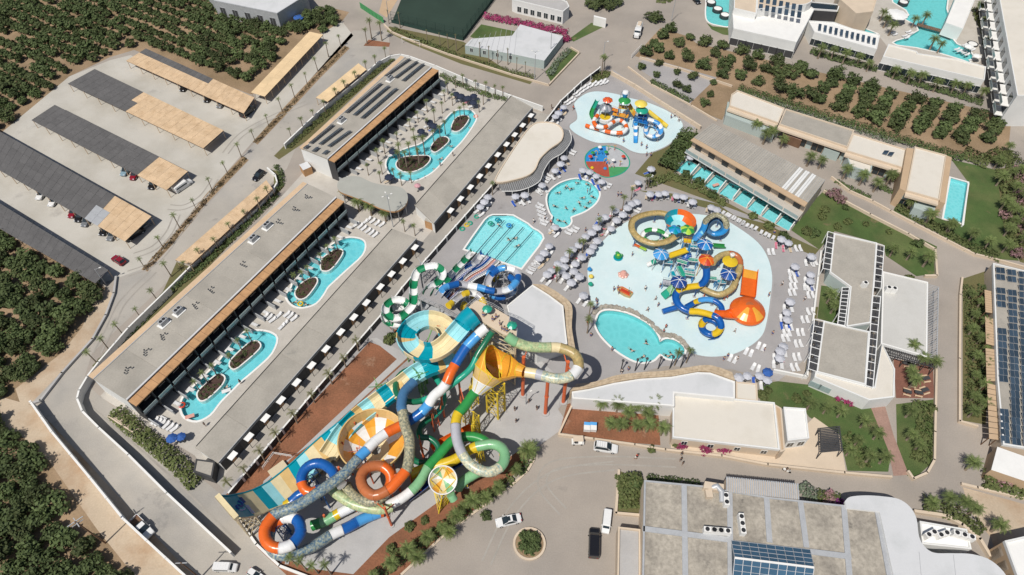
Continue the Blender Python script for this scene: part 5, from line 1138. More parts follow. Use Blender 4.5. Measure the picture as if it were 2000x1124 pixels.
def slide(name, label, pts, r, cols, trough=False, closed_all=True, cat="water slide", prof=None, sup=(), supm="steel_orange", flange=2.0, a=(pi-.12, 2*pi+.12), seg=12, group=None, rib=False):
    """cols: list of (colour, metres); the list repeats along the path; each section is a part. sup: metres along the path where a column stands"""
    P = path3(pts); L = [0.]
    for i in range(1, len(P)): L.append(L[-1]+(P[i]-P[i-1]).length)
    c = P[len(P)//2]; t = thing(name, (P[0][0], P[0][1], 0), label, cat, group)
    tot = L[-1]
    marks = [(min(range(len(P)), key=lambda k: (P[k]-G(*q[:3])).length), q[3]) for q in pts if len(q) > 3]
    per = sum(m_ for _, m_ in cols) if cols else 1
    def colour(s):
        if marks:
            c_ = marks[0][1]
            for k, n_ in marks:
                if L[k] <= s: c_ = n_
            return c_
        s = s % per if per < 900 else s
        for n_, m_ in cols:
            if s < m_: return n_
            s -= m_
        return cols[-1][0]
    i = 0
    while i < len(P)-1:
        n_ = colour((L[i]+L[i+1])/2); j = i+1
        while j < len(P)-1 and colour((L[j]+L[j+1])/2) == n_: j += 1
        tr = trough if isinstance(trough, bool) else n_ in trough
        mb = MB(); q = P[i:j+1]
        if prof:
            rg = []
            for k in range(len(q)):
                kk = i+k; tt = (P[min(kk+1,len(P)-1)]-P[max(kk-1,0)]).normalized(); u = tt.cross(Vector((0,0,1))).normalized(); v = u.cross(tt); rg.append([q[k]+u*a_+v*b_ for a_, b_ in prof])
            n1 = len(prof)
            for k in range(len(q)-1): mb.add(rg[k]+rg[k+1], [((j_+1) % n1, j_, n1+j_, n1+(j_+1) % n1) for j_ in range(n1)], PL(n_), False)
        elif tr:
            mb.tube(q, r, PL(n_), seg, False, a[0], a[1]); mb.tube(q, r*1.07, PL(n_), seg, False, a[0], a[1])
            if True:
                for e in a:   # rolled edge
                    ed = []
                    for k in range(len(q)):
                        kk = i+k; tt = (P[min(kk+1,len(P)-1)]-P[max(kk-1,0)]).normalized(); u = tt.cross(Vector((0,0,1))).normalized(); v = u.cross(tt)
                        ed.append(q[k]+u*cos(e)*r*1.035+v*sin(e)*r*1.035)
                    mb.tube(ed, .07, PL(n_), 5, False)
        else: mb.tube(q, r, PL(n_), seg, i == 0 or j == len(P)-1)
        last = -9
        for k in range(i, j+1):
            if L[k]-last >= flange:
                last = L[k]; tt = (P[min(k+1,len(P)-1)]-P[max(k-1,0)]).normalized()
                if prof: continue
                if tr: mb.tube([P[k]-tt*.05, P[k]+tt*.05], r*1.1, PL(n_), seg, False, a[0]+.1, a[1]-.1)
                else: mb.tube([P[k]-tt*.045, P[k]+tt*.045], r*1.05, PL(n_), seg, True)
        obj("flume_section", mb, t); i = j
    for s in sup:
        k = min(range(len(L)), key=lambda q: abs(L[q]-s)); p = P[k]; tt = (P[min(k+1,len(P)-1)]-P[max(k-1,0)]); u = Vector((tt[1],-tt[0],0)).normalized()
        top = p.z - r*1.08
        if top < .6: continue
        mb = MB(); b = Vector((p.x, p.y, 0)); mb.cyl((b.x,b.y,0), (b.x,b.y,top-.1), .2 if top > 5 else .13, .17 if top > 5 else .11, M[supm], 8)
        mb.bar(Vector((b.x,b.y,top-.45))-u*r*.9, Vector((b.x,b.y,top))+u*r*.9*0+Vector((0,0,0)), .1,.12,M[supm]); mb.bar(Vector((b.x,b.y,top-.9)), Vector((b.x,b.y,top+.15))+u*r*.9, .1,.12,M[supm]); mb.bar(Vector((b.x,b.y,top-.9)), Vector((b.x,b.y,top+.15))-u*r*.9, .1,.12,M[supm])
        mb.box((b.x,b.y,.1), (.7,.7,.2), M["slab_grey"]); obj("column", mb, t)
    return t, P, L
def column(t, base, h, r, m, braces=(), name="column"):
    b = G(*base); mb = MB(); mb.cyl((b.x,b.y,0),(b.x,b.y,h), r, r*.92, M[m], 12); mb.cyl((b.x,b.y,0),(b.x,b.y,.25), r*2.2, r*2.2, M["slab_grey"], 14)
    mb.cyl((b.x,b.y,h*.5-.12),(b.x,b.y,h*.5+.12), r*1.18, r*1.18, M[m], 12)
    for (x, y, z) in braces: mb.bar((b.x,b.y,h-1.5), G(x,y,z), .16,.2, M[m])
    obj(name, mb, t)

# ---------------------------------------------------------------- slides that run into the landing pool
slide("looping_flume", "green and white open flume that spirals and runs to the landing pool", [(833,574,10.5),(842.5,560,10),(854,553,9.8),(862,544,9.6),(864,533,9.4),(857,523,9.2),(845,520,9),(827,524,8.8),(815,531,8.5),(810,543,8.2),(807.6,558,8),(807.6,577,7.7),(806,595,7.3),(797,607,7),(784,619,6.8),(768,622,6.5),(756,614,6.3),(753,602,6.1),(761,591,5.9),(775,586,5.7),(790,590,5.5),(799,603,5.2),(796,619,4.9),(783,631,4.6),(768,633,4.4),(755,626,4.2),(752,613,4),(764,603,3.9),(785,600,3.7),(810,596,3.5),(835,580,3.2),(856,563,2.9),(874,547,2.6),(886,532,2.2),(894,523,1.9),(908,508,1.3),(917,498,.9),(926,489,.7)], .85, [("green",2.1),("white",2.1)], True, sup=(6,14,22,30,38,52,78), supm="galv", seg=12)
slide("looping_flume", "blue and white flume with one big ring over the landing pool slides", [(856,578,10.5),(868,563,10),(883,558,9.6),(897,555,9.3),(911,557,9),(925,560,8.8),(940,563,8.6),(957,568,8.3),(974,569.5,8),(991,566,7.7),(1003,558,7.5),(1012,544,7.2),(1009,533,7),(998,525,6.8),(982,524,6.5),(968,530,6.2),(957,541,6),(952,555,5.7),(956,570,5.3),(968,580,4.9),(985,580,4.6),(999,573,4.2),(1006,560,3.9),(1003,547,3.6),(990,540,3.3),(972,541,2.9),(955,537,2.4),(964,524,1.7),(979,511,.8)], .78, [("white",2.0),("ltblue",2.0),("blue",2.0),("grey",2.2)], {"grey","white"}, sup=(5,13,21,29,40,52), supm="galv")
slide("looping_flume", "yellow and white flume curling under the tower deck to the landing pool", [(876,598,12),(887,588,11.5),(901,578,11),(915,572.5,10.6),(930,575,10.2),(940,584,9.8),(946,594,9.4),(945,608,9),(932,619,8.6),(914,617,8.2),(905,604,7.8),(911,589,7.3),(925,581,6.5),(946,571,5),(966,546,3),(988,518,.9)], .72, [("yellow",1.6),("white",1.5),("grey",1.7)], {"white","grey"}, sup=(6,14,22), supm="galv")
slide("straight_flume", "straight blue and white flume running beside the striped racing lanes", [(862,583,9.5),(872,571,8),(885,556,6.3),(897,541,5),(908,529,4.2),(927,514,2.4),(937,502,1.2),(948,492,.7)], .95, [("blue",3.4),("white",1.2),("grey",2.0),("white",1.2)], True, sup=(4,9,14), supm="galv")
# striped racing lanes
t = thing("racing_slide", (*xy(G(900,552)),0), "straight racing slide with blue, white and pink stripes into the landing pool", "water slide")
mid = path3([(862,592,9),(874,579,7.6),(889,564,6.2),(903,551,5),(920,537,3.6),(940,526,2.5),(952,517,1.3),(964,505,.6)])
for k, (n_, w0, w1) in enumerate([("white",-1.9,-1.45),("lilac",-1.45,-.95),("blue",-.95,-.35),("white",-.35,.2),("pink",.2,.95),("lilac",.95,1.35),("white",1.35,1.9)]):
    mb = MB(); A = []; B = []
    for i in range(len(mid)):
        d = mid[min(i+1,len(mid)-1)]-mid[max(i-1,0)]; u = Vector((d.y,-d.x,0)).normalized(); A.append(mid[i]+u*w0); B.append(mid[i]+u*w1)
    for i in range(len(A)-1): mb.add([A[i],B[i],B[i+1],A[i+1]]+[v-Vector((0,0,.12)) for v in (A[i],B[i],B[i+1],A[i+1])], [(0,1,2,3),(7,6,5,4),(0,4,5,1),(2,6,7,3),(1,5,6,2),(3,7,4,0)], PL(n_), True)
    mb.tube([v+Vector((0,0,.1)) for v in A], .1, PL(n_), 5); obj("lane", mb, t)
for s in (3,8,13,18):
    if s < len(mid): mb = MB(); p = mid[s]; mb.bar((p.x,p.y,0),(p.x+.001,p.y,p.z-.1),.2,.2,M["galv"]); obj("column", mb, t)

# ---------------------------------------------------------------- slide tower
DECK = [(922,594),(931,587),(963,600),(996,620),(994,633),(1010,647),(1009,660),(984,654),(952,635),(936,624),(908,606)]
ZD = 18.0
P = [xy(v) for v in GP(DECK, ZD)]; c = ctr(P); TW = thing("slide_tower", (c[0],c[1],0), "tall slide tower with cream deck, railings and beige lattice legs", "slide tower")
mb = MB(); mb.prism(P, ZD-.35, ZD, M["steel_beige"], M["cream"], True); obj("deck", mb, TW)
def railing(t, pts, z, m="galv", hgt=1.1, name="railing"):
    mb = MB()
    for i in range(len(pts)-1):
        a, b = Vector((*xy(pts[i]), z if not hasattr(z,'__len__') else z[i])), Vector((*xy(pts[i+1]), z if not hasattr(z,'__len__') else z[i+1]))
        for h in (.55, hgt): mb.bar(a+Vector((0,0,h)), b+Vector((0,0,h)), .07,.07,M[m])
        n = max(1, int((b-a).length/1.2))
        for k in range(n+1): p = a.lerp(b, k/n); mb.bar(p, p+Vector((.001,0,hgt)), .06,.06,M[m])
    obj(name, mb, t)
railing(TW, [Vector(p) for p in P[:7]], ZD); railing(TW, [Vector(p) for p in P[10:]+P[:1]], ZD)
legs = [Vector(p) for p in (P[0],P[2],P[3],P[5],P[6],P[8],P[10])]
legs = [l.lerp(c, .06) for l in legs]
for l in legs:
    mb = MB(); mb.bar((l.x,l.y,0),(l.x+.001,l.y,ZD-.35), .34,.34, M["steel_beige"]); obj("leg", mb, TW)
for i in range(len(legs)):
    a, b = legs[i], legs[(i+1) % len(legs)]; mb = MB()
    for k in range(6):
        z0, z1 = k*2.9+.3, k*2.9+3.2
        mb.bar((a.x,a.y,z0),(b.x,b.y,z1), .13,.13,M["steel_beige"]); mb.bar((b.x,b.y,z0),(a.x,a.y,z1), .13,.13,M["steel_beige"]); mb.bar((a.x,a.y,z1),(b.x,b.y,z1), .16,.16,M["steel_beige"])
    obj("lattice", mb, TW)
for k in range(6):   # stair flights inside the tower
    a, b = (legs[0].lerp(legs[4],.25), legs[1].lerp(legs[3],.4)) if k % 2 == 0 else (legs[1].lerp(legs[3],.4)+Vector((.8,-.8)), legs[0].lerp(legs[4],.25)+Vector((.8,-.8)))
    mb = MB(); mb.bar((a.x,a.y,k*2.9),(b.x,b.y,k*2.9+2.9), 1.3,.2, M["galv"]); obj("stair_flight", mb, TW)
for (x, y, col) in ((952,614,"sea"),(1000,646,"sea")):
    p = G(x,y,ZD); t = thing("sun_umbrella", (p.x,p.y,ZD), f"small teal parasol on the slide tower deck {'near its middle' if x < 960 else 'at its right corner'}", "umbrella", "teal parasols on the slide tower")
    mb = MB(); mb.cyl((p.x,p.y,ZD),(p.x,p.y,ZD+2.1),.04,.04,M["white"],6); obj("pole", mb, t)
    mb = MB(); mb.lathe((p.x,p.y,ZD+1.7), [(.01,.5),(.55,.28),(1.0,0)], PL(col), 8); obj("canopy", mb, t)
# lower grey starting platform with its stairway
LOWD = [(817,583),(832,566),(846,560),(862,574),(880,590),(902,612),(895,624),(858,601)]
P2 = [xy(v) for v in GP(LOWD, 10)]; c2_ = ctr(P2); t = thing("start_platform", (c2_[0],c2_[1],0), "lower grey starting platform of the looping flumes with stairway", "platform")
mb = MB(); mb.prism(P2, 9.7, 10, M["galv"], M["deck_grey"], True); obj("deck", mb, t)
railing(t, [Vector(p) for p in (P2[6],P2[7],P2[0],P2[1])], 10)
for l in (P2[0],P2[1],P2[3],P2[5],P2[6],P2[7]):
    l = Vector(l).lerp(c2_, .08); mb = MB(); mb.bar((l.x,l.y,0),(l.x+.001,l.y,9.7), .28,.28, M["galv"]); obj("leg", mb, t)
a, b = G(898,630,10), G(940,632,17.8); mb = MB()
for k in range(26):
    p = a.lerp(b, (k+.5)/26); mb.box(p, (.5,1.5,.12), M["galv"], atan2(b.y-a.y, b.x-a.x))
obj("stair", mb, t); railing(t, [a+Vector((0,-.8,0)), b+Vector((0,-.8,0))], [10,17.8])
a, b = G(893,626,9.7), G(812,594,2.0); mb = MB()
for k in range(40):
    p = a.lerp(b, (k+.5)/40); mb.box(p, (.5,2.0,.12), M["galv"], atan2(b.y-a.y, b.x-a.x))
obj("stair", mb, t)
u = Vector((-(b-a).y, (b-a).x, 0)).normalized()
railing(t, [a+u, b+u], [9.7,2.0]); railing(t, [a-u, b-u], [9.7,2.0])

# ---------------------------------------------------------------- teal and cream raft ride with the great wall
raft = [(924,617,18.6),(906,636,17.8),(892,652,17.2),(878,668,16.6),(864,680,16),(846,689,15.5),(823,689,15),(802,677,14.6),(794,659,14.3),(804,641,14),(822,629,13.7),(841,626,13.4),(862,633,13),(874,649,12.5),(880,668,11.8),(881,686,11),(872,702,10.2),(858,711,9.7),(834,720,9),(811,733,8.2),(788,751,7.3),(765,767,6.5),(742,784,5.7),(716,803,4.8),(699,817,4.1),(681,835,3.5),(667,852,3.1),(652,876,2.6),(640,894,2.2)]
slide("raft_ride", "wide teal, aqua and cream raft flume with one big turn leading to the wall", raft, 1.95, [("teal",2.6),("aqua",3.4),("cream",4.6),("teal",2.4),("cream",2.2),("aqua",2.4),("tan",1.4)], True, prof=[(-2.0,.75),(-1.8,.75),(-1.72,-.35),(-1.35,-.75),(-.68,-.82),(-.62,-.7),(-.56,-.82),(.56,-.82),(.62,-.7),(.68,-.82),(1.35,-.75),(1.72,-.35),(1.8,.75),(2.0,.75),(1.9,-.5),(1.45,-.95),(-1.45,-.95),(-1.9,-.5)], sup=(20,30,42,54,66), supm="steel_green", seg=14)
t = thing("tunnel_hood", (*xy(G(925,622)),ZD), "translucent teal tunnel hood at the start of the raft flume", "hood")
mb = MB(); hp = path3([(926,616,18.9),(914,626,18.5),(906,637,18.1)]); mb.tube(hp, 2.15, PL("teal"), 12, False, -.1, pi+.1); mb.tube(hp, 2.05, PL("skyblue"), 12, False, -.1, pi+.1); obj("hood", mb, t)
# supports rising in the middle of the big turn
tg = thing("support_tree", (*xy(G(836,712)),0), "green branching steel support in the eye of the raft turn", "support")
b = G(834,748,0); mb = MB(); mb.cyl((b.x,b.y,0),(b.x,b.y,12.5),.32,.28,M["steel_green"],10)
for x,y,z in ((800,665,13.2),(815,640,13),(845,640,12.5),(868,660,12),(850,682,13.5),(822,684,13.5)): mb.bar((b.x,b.y,10.5), G(x,y,z), .18,.2,M["steel_green"])
obj("mast", mb, tg)
# the wall: a striped sheet that climbs to its lip
WL = [((432,969),(469,1013),9.3),((447,969),(484,1012),7.6),((462,966),(499,1009),6.0),((478,963),(513,1004),4.6),((493,958),(527,997),3.4),((510,950),(545,990),2.3),((527,940),(563,983),1.5),((545,926),(578,972),1.1),((562,912),(590,957),.9),((578,898),(604,941),.9),((594,883),(622,925),1.0),((610,868),(640,908),1.2),((627,853),(655,891),1.4),((643,840),(668,873),1.7),((665,823),(682,850),2.1),((692,806),(704,828),2.8),((724,783),(734,803),4.0),((755,760),(763,779),5.4),((782,740),(790,757),6.6)]
cl = ["teal","teal","cream","cream","teal","aqua","cream","tan","teal","aqua","cream","tan","teal","aqua","cream","tan","teal","tan"]
t = thing("slide_wall", (*xy(G(540,950)),0), "great striped wave wall of teal, aqua and cream ending in a raised lip", "water slide")
WS = []
for i in range(len(WL)-1):
    for k in range(4):
        f = k/4; (l0, r0, z0), (l1, r1, z1) = WL[i], WL[i+1]; zz = z0+(z1-z0)*f
        WS.append((G(l0[0]+(l1[0]-l0[0])*f, l0[1]+(l1[1]-l0[1])*f, zz), G(r0[0]+(r1[0]-r0[0])*f, r0[1]+(r1[1]-r0[1])*f, zz), cl[i]))
WS.append((G(*WL[-1][0],WL[-1][2]), G(*WL[-1][1],WL[-1][2]), cl[-1]))
i = 0
while i < len(WS)-1:
    j = i
    while j < len(WS)-1 and WS[j][2] == WS[i][2] and j-i < 4: j += 1
    mb = MB()
    for k in range(i, j):
        a, b, c_, d = WS[k][0], WS[k][1], WS[k+1][1], WS[k+1][0]; dn = Vector((0,0,-.2))
        mb.add([a,b,c_,d,a+dn,b+dn,c_+dn,d+dn], [(0,1,2,3),(7,6,5,4),(0,4,5,1),(2,6,7,3),(1,5,6,2),(3,7,4,0)], PL(WS[i][2]), False)
    obj("wall_section", mb, t); i = j
for e in (0, 1):
    mb = MB(); mb.tube([w_[e]+Vector((0,0,.12)) for w_ in WS], .16, PL("cream" if e else "teal"), 6); obj("edge_rail", mb, t)
mb = MB(); a, b = G(424,967,9.4), G(462,1011,9.4); mb.bar(a+Vector((0,0,-.35)), b+Vector((0,0,-.35)), .9,.9, PL("cream"))
for k in range(12): p = a.lerp(b, (k+.5)/12); mb.bar(p+Vector((-.45,-.3,-.8)), p+Vector((-.45,-.3,.16)), .06,.06,M["steel_beige"])
obj("lip", mb, t)
mb = MB()     # lattice behind the lip
for s in range(7):
    f = s/6; tp = a.lerp(b, f); fo = Vector((tp.x-.3, tp.y-.4, 0)); inn = WS[8][0].lerp(WS[8][1], f); it = Vector((inn.x, inn.y, 0))
    mb.bar(tp+Vector((0,0,-.8)), fo, .2,.2,M["steel_beige"]); mb.bar(inn, it, .16,.16,M["steel_beige"]); mb.bar(tp+Vector((0,0,-.9)), it, .12,.12,M["steel_beige"])
    mb.bar(fo, it, .12,.12,M["steel_beige"]); mb.bar(fo+Vector((0,0,4)), it+Vector((0,0,3)), .1,.1,M["steel_beige"]); mb.bar(fo+Vector((0,0,.2)), inn, .1,.1,M["steel_beige"])
    if s < 6:
        t2_ = a.lerp(b, (s+1)/6); f2_ = Vector((t2_.x-.3,t2_.y-.4,0)); mb.bar(fo, t2_+Vector((0,0,-.9)), .1,.1,M["steel_beige"]); mb.bar(f2_, tp+Vector((0,0,-.9)), .1,.1,M["steel_beige"])
obj("lattice_frame", mb, t)
# dark script emblem on the teal lip: letters as flat strokes
def stroke(mb, q, pts, w_, m):
    for i in range(len(pts)-1):
        a, b = q(*pts[i]), q(*pts[i+1]); mb.bar(a, b, w_, .04, m)
qw = lambda u, v: (WS[int(min(v,.999)*11)][0].lerp(WS[int(min(v,.999)*11)][1], u)*(1-(v*11) % 1) + WS[int(min(v,.999)*11)+1][0].lerp(WS[int(min(v,.999)*11)+1][1], u)*((v*11) % 1)) + Vector((.03,.05,.05))
mb = MB()
SW = [(.30,.50),(.36,.58),(.45,.60),(.52,.54),(.50,.44),(.44,.36),(.47,.26),(.56,.22),(.64,.26)]
stroke(mb, qw, SW, .5, PL("navy")); stroke(mb, qw, [(.60,.60),(.66,.52),(.68,.40),(.64,.30)], .25, PL("lilac"))
for k in range(7):
    u = .16+.035*k; stroke(mb, qw, [(u,.70),(u+.015,.82),(u+.03,.70)], .12, PL("navy"))
for k in range(9):
    u = .52+.042*k; stroke(mb, qw, [(u,.66),(u,.80),(u+.025,.80),(u+.025,.66)] if k % 2 else [(u+.025,.66),(u,.73),(u+.025,.80)], .12, PL("lilac"))
obj("emblem", mb, t)

# ---------------------------------------------------------------- big bore tubes
slide("tube_slide", "long blue, orange and white tube from the tower to the lower left ring", [(950,640,18.8,"white"),(939,649,18.2),(932,656,17.7,"ltblue"),(922,666,17.2),(911,678,16.6,"blue"),(898,698,15.8),(889,713,15.2,"orange"),(880,729,14.7),(872,748,13.8,"white"),(862,761,12.6),(847,774,11.4),(838,789,10.2,"ltblue"),(829,800,9.2),(822,807,8.8,"blue"),(808,817,8.3),(793,826,8.2),(783,832,8.2,"orange"),(768,839,8.2),(753,847,8.2,"white"),(732,863,8.2),(717,879,8.2,"ltblue"),(708,887,8.2),(697,899,8.2,"camo_blue"),(674,924,8.2),(648,944,8.2),(622,962,8.2),(601,976,8.15),(576,990,8.1),(548,1000,8.05),(533,1009,8,"orange"),(518,1032,7.9),(518,1053,7.8),(530,1067,7.7),(546,1071,7.6,"white"),(560,1068,7.5),(572,1062,7.4,"blue"),(586,1043,7.2),(586,1026,7),(577,1014,6.8,"white"),(562,1011,6.6),(550,1014,6.4,"orange"),(537,1024,6.0),(527,1040,5.5,"camo_blue"),(526,1062,4.9),(536,1079,4.4),(552,1085,4.1),(571,1083,3.8),(599,1074,3.4),(624,1060,3),(642,1048,2.7,"white"),(655,1041,2.5),(666,1036,2.35,"blue"),(684,1028,2.1),(701,1018,1.9,"ltblue"),(721,1009,1.6),(740,1002,1.4,"orange"),(750,999,1.3)], .98, [], sup=(34,44,62,70,78,88,112,124), supm="steel_blue", seg=14)
slide("tube_slide", "blue ring tube with an orange piece beside the great wall, ending yellow and green", [(668,948,6.6),(656,934,6.4),(648,919,6.2),(631,907,6),(613,906,5.8),(597,916,5.6),(589,932,5.4),(590,946,5.2),(597,958,5),(610,962,4.8),(624,956,4.5),(618,962,4.0),(600,962,3.6),(584,967,3.3),(571,979,3.0),(556,990,2.6)], .95, [("white",2.0),("blue",10.5),("orange",3.6),("blue",6.6),("yellow",2),("green",990)], False, sup=(8,16,24), supm="steel_blue", seg=14)
slide("tube_slide", "short green, yellow and white tube lying low below the speckled tubes", [(610,1027,1.3),(622,1023,1.5),(634,1019,1.7),(650,1010,1.9),(664,1002,2.2),(684,992,2.6),(705,980,3.1)], .95, [("mid_green",1.6),("ltgreen",3.0),("yellow",1.0),("white",3.2),("mid_green",990)], False, sup=(3,8), seg=14)
slide("tube_slide", "pale yellow green speckled tube curving under the rust ring", [(640,948,4.6),(650,958,4.5),(661,967,4.4),(686,983,4.2),(716,992,4),(744,995,3.8),(766,990,3.7)], .95, [("camo_lime",990)], False, sup=(5,12), seg=14)
slide("tube_slide", "speckled blue tube curling into the rust and orange ring mid yard", [(808,747,9.6,"steelblue"),(797,758,9.9),(788,770,10.3),(784,793,10.5),(787,808,10.5,"camo_grey"),(791,832,10.3),(799,856,9.9),(800,884,9.4),(796,912,9.1),(790,924,9,"orange"),(770,947,8.7),(757,958,8.5,"rust"),(732,968,8.3),(712,956,8.1),(705,935,7.9),(714,917,7.7),(732,910,7.5),(748,912,7.2,"orange"),(762,925,6.8),(763,945,6.2),(752,964,5.6,"camo_grey"),(730,980,5.1),(706,977,4.7),(688,966,4.4),(676,950,4.2)], .98, [], False, sup=(10,18,26,40), seg=14)
t, P, L = slide("tube_slide", "speckled yellow tube swinging out over three tall orange columns to the funnel", [(990,657,18.9,"ltgreen"),(998,663,18.5),(1008,669,18,"camo_lime"),(1031,677,17.3),(1054,679,16.9),(1075,679,16.6,"cream"),(1094,680,16.5,"camo_tan"),(1121,691,16.2),(1130,708,16),(1127,722,15.8,"white"),(1112,736,15.6,"camo_pale"),(1087,740,15.4),(1063,735,15.2,"grey"),(1044,730,15,"cream"),(1024,727,14.9)], 1.0, [("ltgreen",3.0),("camo_lime",8.0),("cream",2.6),("camo_tan",9.0),("white",2.4),("camo_pale",7.5),("cream",990)], False, seg=14)
column(t, (1021,772), 14.6, .38, "steel_orange", [(1031,678,16.3),(1024,727,14)]); column(t, (1065,808), 14.0, .38, "steel_orange", [(1064,735,14.2)]); column(t, (1100,786), 15.6, .38, "steel_orange", [(1098,682,15.4),(1120,730,15)])
# funnel
fx = path3([(1026,728,14.9),(1018,725,14.7),(1008,723,14.5),(990,718,14),(966,712,13.2)], 4)
F0 = [G(1024,727,14.9), G(1012,723,14.6), G(964,712,13.4), G(956,722,12.6), G(944,744,11), G(932,765,9.4), G(927,772,9.0)]
t = thing("funnel", (*xy(G(960,770)),0), "orange and cream funnel ride tapering to a green tube", "water slide")
secs = [([F0[0],F0[1]],[1.0,1.25],"amber"),([F0[1],F0[1].lerp(F0[2],.5),F0[2]],[1.25,2.6,3.75],"amber"),([F0[2],F0[3]],[3.75,3.6],"amber"),([F0[3],F0[4]],[3.6,2.4],"lemon"),([F0[4],F0[5]],[2.4,1.15],"white")]
PT = [F0[0],F0[1],F0[1].lerp(F0[2],.5),F0[2],F0[3],F0[4],F0[5]]; RR = [1.0,1.3,2.7,3.75,3.6,2.3,1.12]; CC = ["amber","amber","amber","amber","tan","white"]
for k in range(6):
    mb = MB(); nseg = 12; ring = []
    for i in (k, k+1):
        tt = (PT[min(i+1,6)]-PT[max(i-1,0)]).normalized(); u = tt.cross(Vector((0,0,1))).normalized(); v = u.cross(tt)
        ring.append([PT[i]+u*cos(2*pi*j/24)*RR[i]+v*sin(2*pi*j/24)*RR[i] for j in range(24)])
    for s in range(8):
        mb = MB()
        if k in (1, 2) and sin(2*pi*(s*3+1.5)/24) > .3: continue
        for j in range(3):
            a, b = s*3+j, (s*3+j+1) % 24; q4 = [ring[0][b],ring[0][a],ring[1][a],ring[1][b]]
            mb.add(q4, [(0,1,2,3)], PL(CC[k]), True)
        mb.bar(ring[0][s*3], ring[1][s*3], .1,.14, M["steel_yellow"] if k > 2 else PL(CC[k])); obj("funnel_panel", mb, t)
    mb = MB(); mb.tube(ring[1]+[ring[1][0]], .1, M["steel_yellow"] if k < 4 else PL("white"), 5, False); obj("hoop", mb, t)
def lattice_tower(t, pts, h, m, w_=.22, name="lattice_leg"):
    B = [G(*p) for p in pts]; c = sum(B, Vector((0,0,0)))/len(B)
    for i, b in enumerate(B):
        mb = MB(); mb.cyl((b.x,b.y,0),(b.x,b.y,h[i] if hasattr(h,'__len__') else h), w_, w_*.9, M[m], 8); mb.box((b.x,b.y,.1),(.8,.8,.2),M["slab_grey"]); obj(name, mb, t)
    for i in range(len(B)):
        a, b = B[i], B[(i+1) % len(B)]; hh = min(h) if hasattr(h,'__len__') else h; n = max(2, int(hh/2.2)); mb = MB()
        for k in range(n):
            z0, z1 = hh*k/n, hh*(k+1)/n; mb.bar((a.x,a.y,z0),(b.x,b.y,z1),.07,.07,M[m]); mb.bar((b.x,b.y,z0),(a.x,a.y,z1),.07,.07,M[m]); mb.bar((a.x,a.y,z1),(b.x,b.y,z1),.07,.07,M[m])
        obj("brace", mb, t)
lattice_tower(t, [(973,820),(986,803),(964,790),(952,806)], [10.5,11,11.5,11], "steel_yellow")
lattice_tower(t, [(925,868),(938,850),(928,842)], [8,8.2,8], "steel_yellow", .18)
lattice_tower(t, [(921,800),(935,790),(925,783)], [9,9,9], "steel_yellow", .15)
# tube below the funnel
slide("tube_slide", "green, yellow and grey tube from the funnel that rings round by the palms", [(930,766,9.2,"mid_green"),(925,769,9.1),(908,794,8.8),(895,808,8.6,"yellow"),(891,821,8.4),(890,833,8.3,"grey"),(892,857,8.1),(898,876,7.9),(904,889,7.7,"camo_pale"),(918,907,7.5),(938,919,7.3),(958,922,7.1),(976,913,6.9,"ltgreen"),(985,900,6.7),(985,883,6.5),(975,872,6.3),(960,868,6.1),(945,870,5.9),(930,873,5.6,"yellow"),(914,881,5.3),(888,898,4.8),(860,908,4.4),(825,918,3.9),(800,928,3.5)], .98, [("mid_green",7.0),("yellow",4.2),("grey",4.5),("camo_pale",9.0),("camo_pale",2),("ltgreen",13.0),("yellow",990)], {"grey"} - {"grey"}, sup=(12,26,34,48), supm="steel_yellow", seg=14)
slide("tube_slide", "long green tube fading to white that crosses below the saucer", [(958,872,5.0),(944,860,5.4),(928,854,5.6),(912,853,5.6),(896,856,5.5),(880,864,5.4),(862,884,5.2),(843,905,5),(832,919,4.8),(820,941,4.5),(802,960,4.2),(779,977,3.9),(757,988,3.6)], .95, [("mid_green",14.5),("ltgreen",5.5),("white",4.5),("grey",990)], False, sup=(8,18,26), seg=14)
slide("tube_slide", "short light green tube sloping down to the palms", [(935,922,5.6),(926,927,4.8),(912,935,3.8),(900,945,2.6),(894,955,1.4)], .95, [("ltgreen",990)], False, sup=(3,), supm="steel_yellow", seg=14)
slide("body_slide", "thin dark green body slide weaving down from the slide tower", [(962,648,18.6),(954,660,17.6),(947,671,16.8),(934,691,15.6),(920,719,14.3),(901,737,13.6),(874,757,12),(846,774,10.5),(823,783,9.2),(804,785,8.2),(786,780,7.4),(774,765,6.6),(775,743,6.0),(789,727,5.6),(812,720,5.2),(838,726,5.0),(856,745,4.9),(865,765,4.8),(866,785,4.7),(860,800,4.6),(847,813,4.5),(831,824,4.4),(820,838,4.3),(822,854,4.2),(836,855,4),(850,864,3.8),(857,878,3.5),(846,896,3.2),(826,904,2.9),(808,898,2.6),(800,880,2.2)], .62, [("dkgreen",6),("sea",14),("dkgreen",10)], False, sup=(30,44,58,70), supm="steel_green", seg=10)
slide("body_slide", "orange open flume low behind the yellow tube", [(922,838,3.4),(905,847,3.2),(888,855,3.0),(868,866,2.8),(846,880,2.6)], 1.15, [("orange",990)], True, sup=(3,8), seg=12)
slide("body_slide", "blue open flume half hidden under the long green tube", [(905,895,4.2),(880,908,3.6),(850,925,3.0),(822,948,2.4),(790,972,2)], 1.1, [("navy",990)], True, sup=(5,), seg=12)
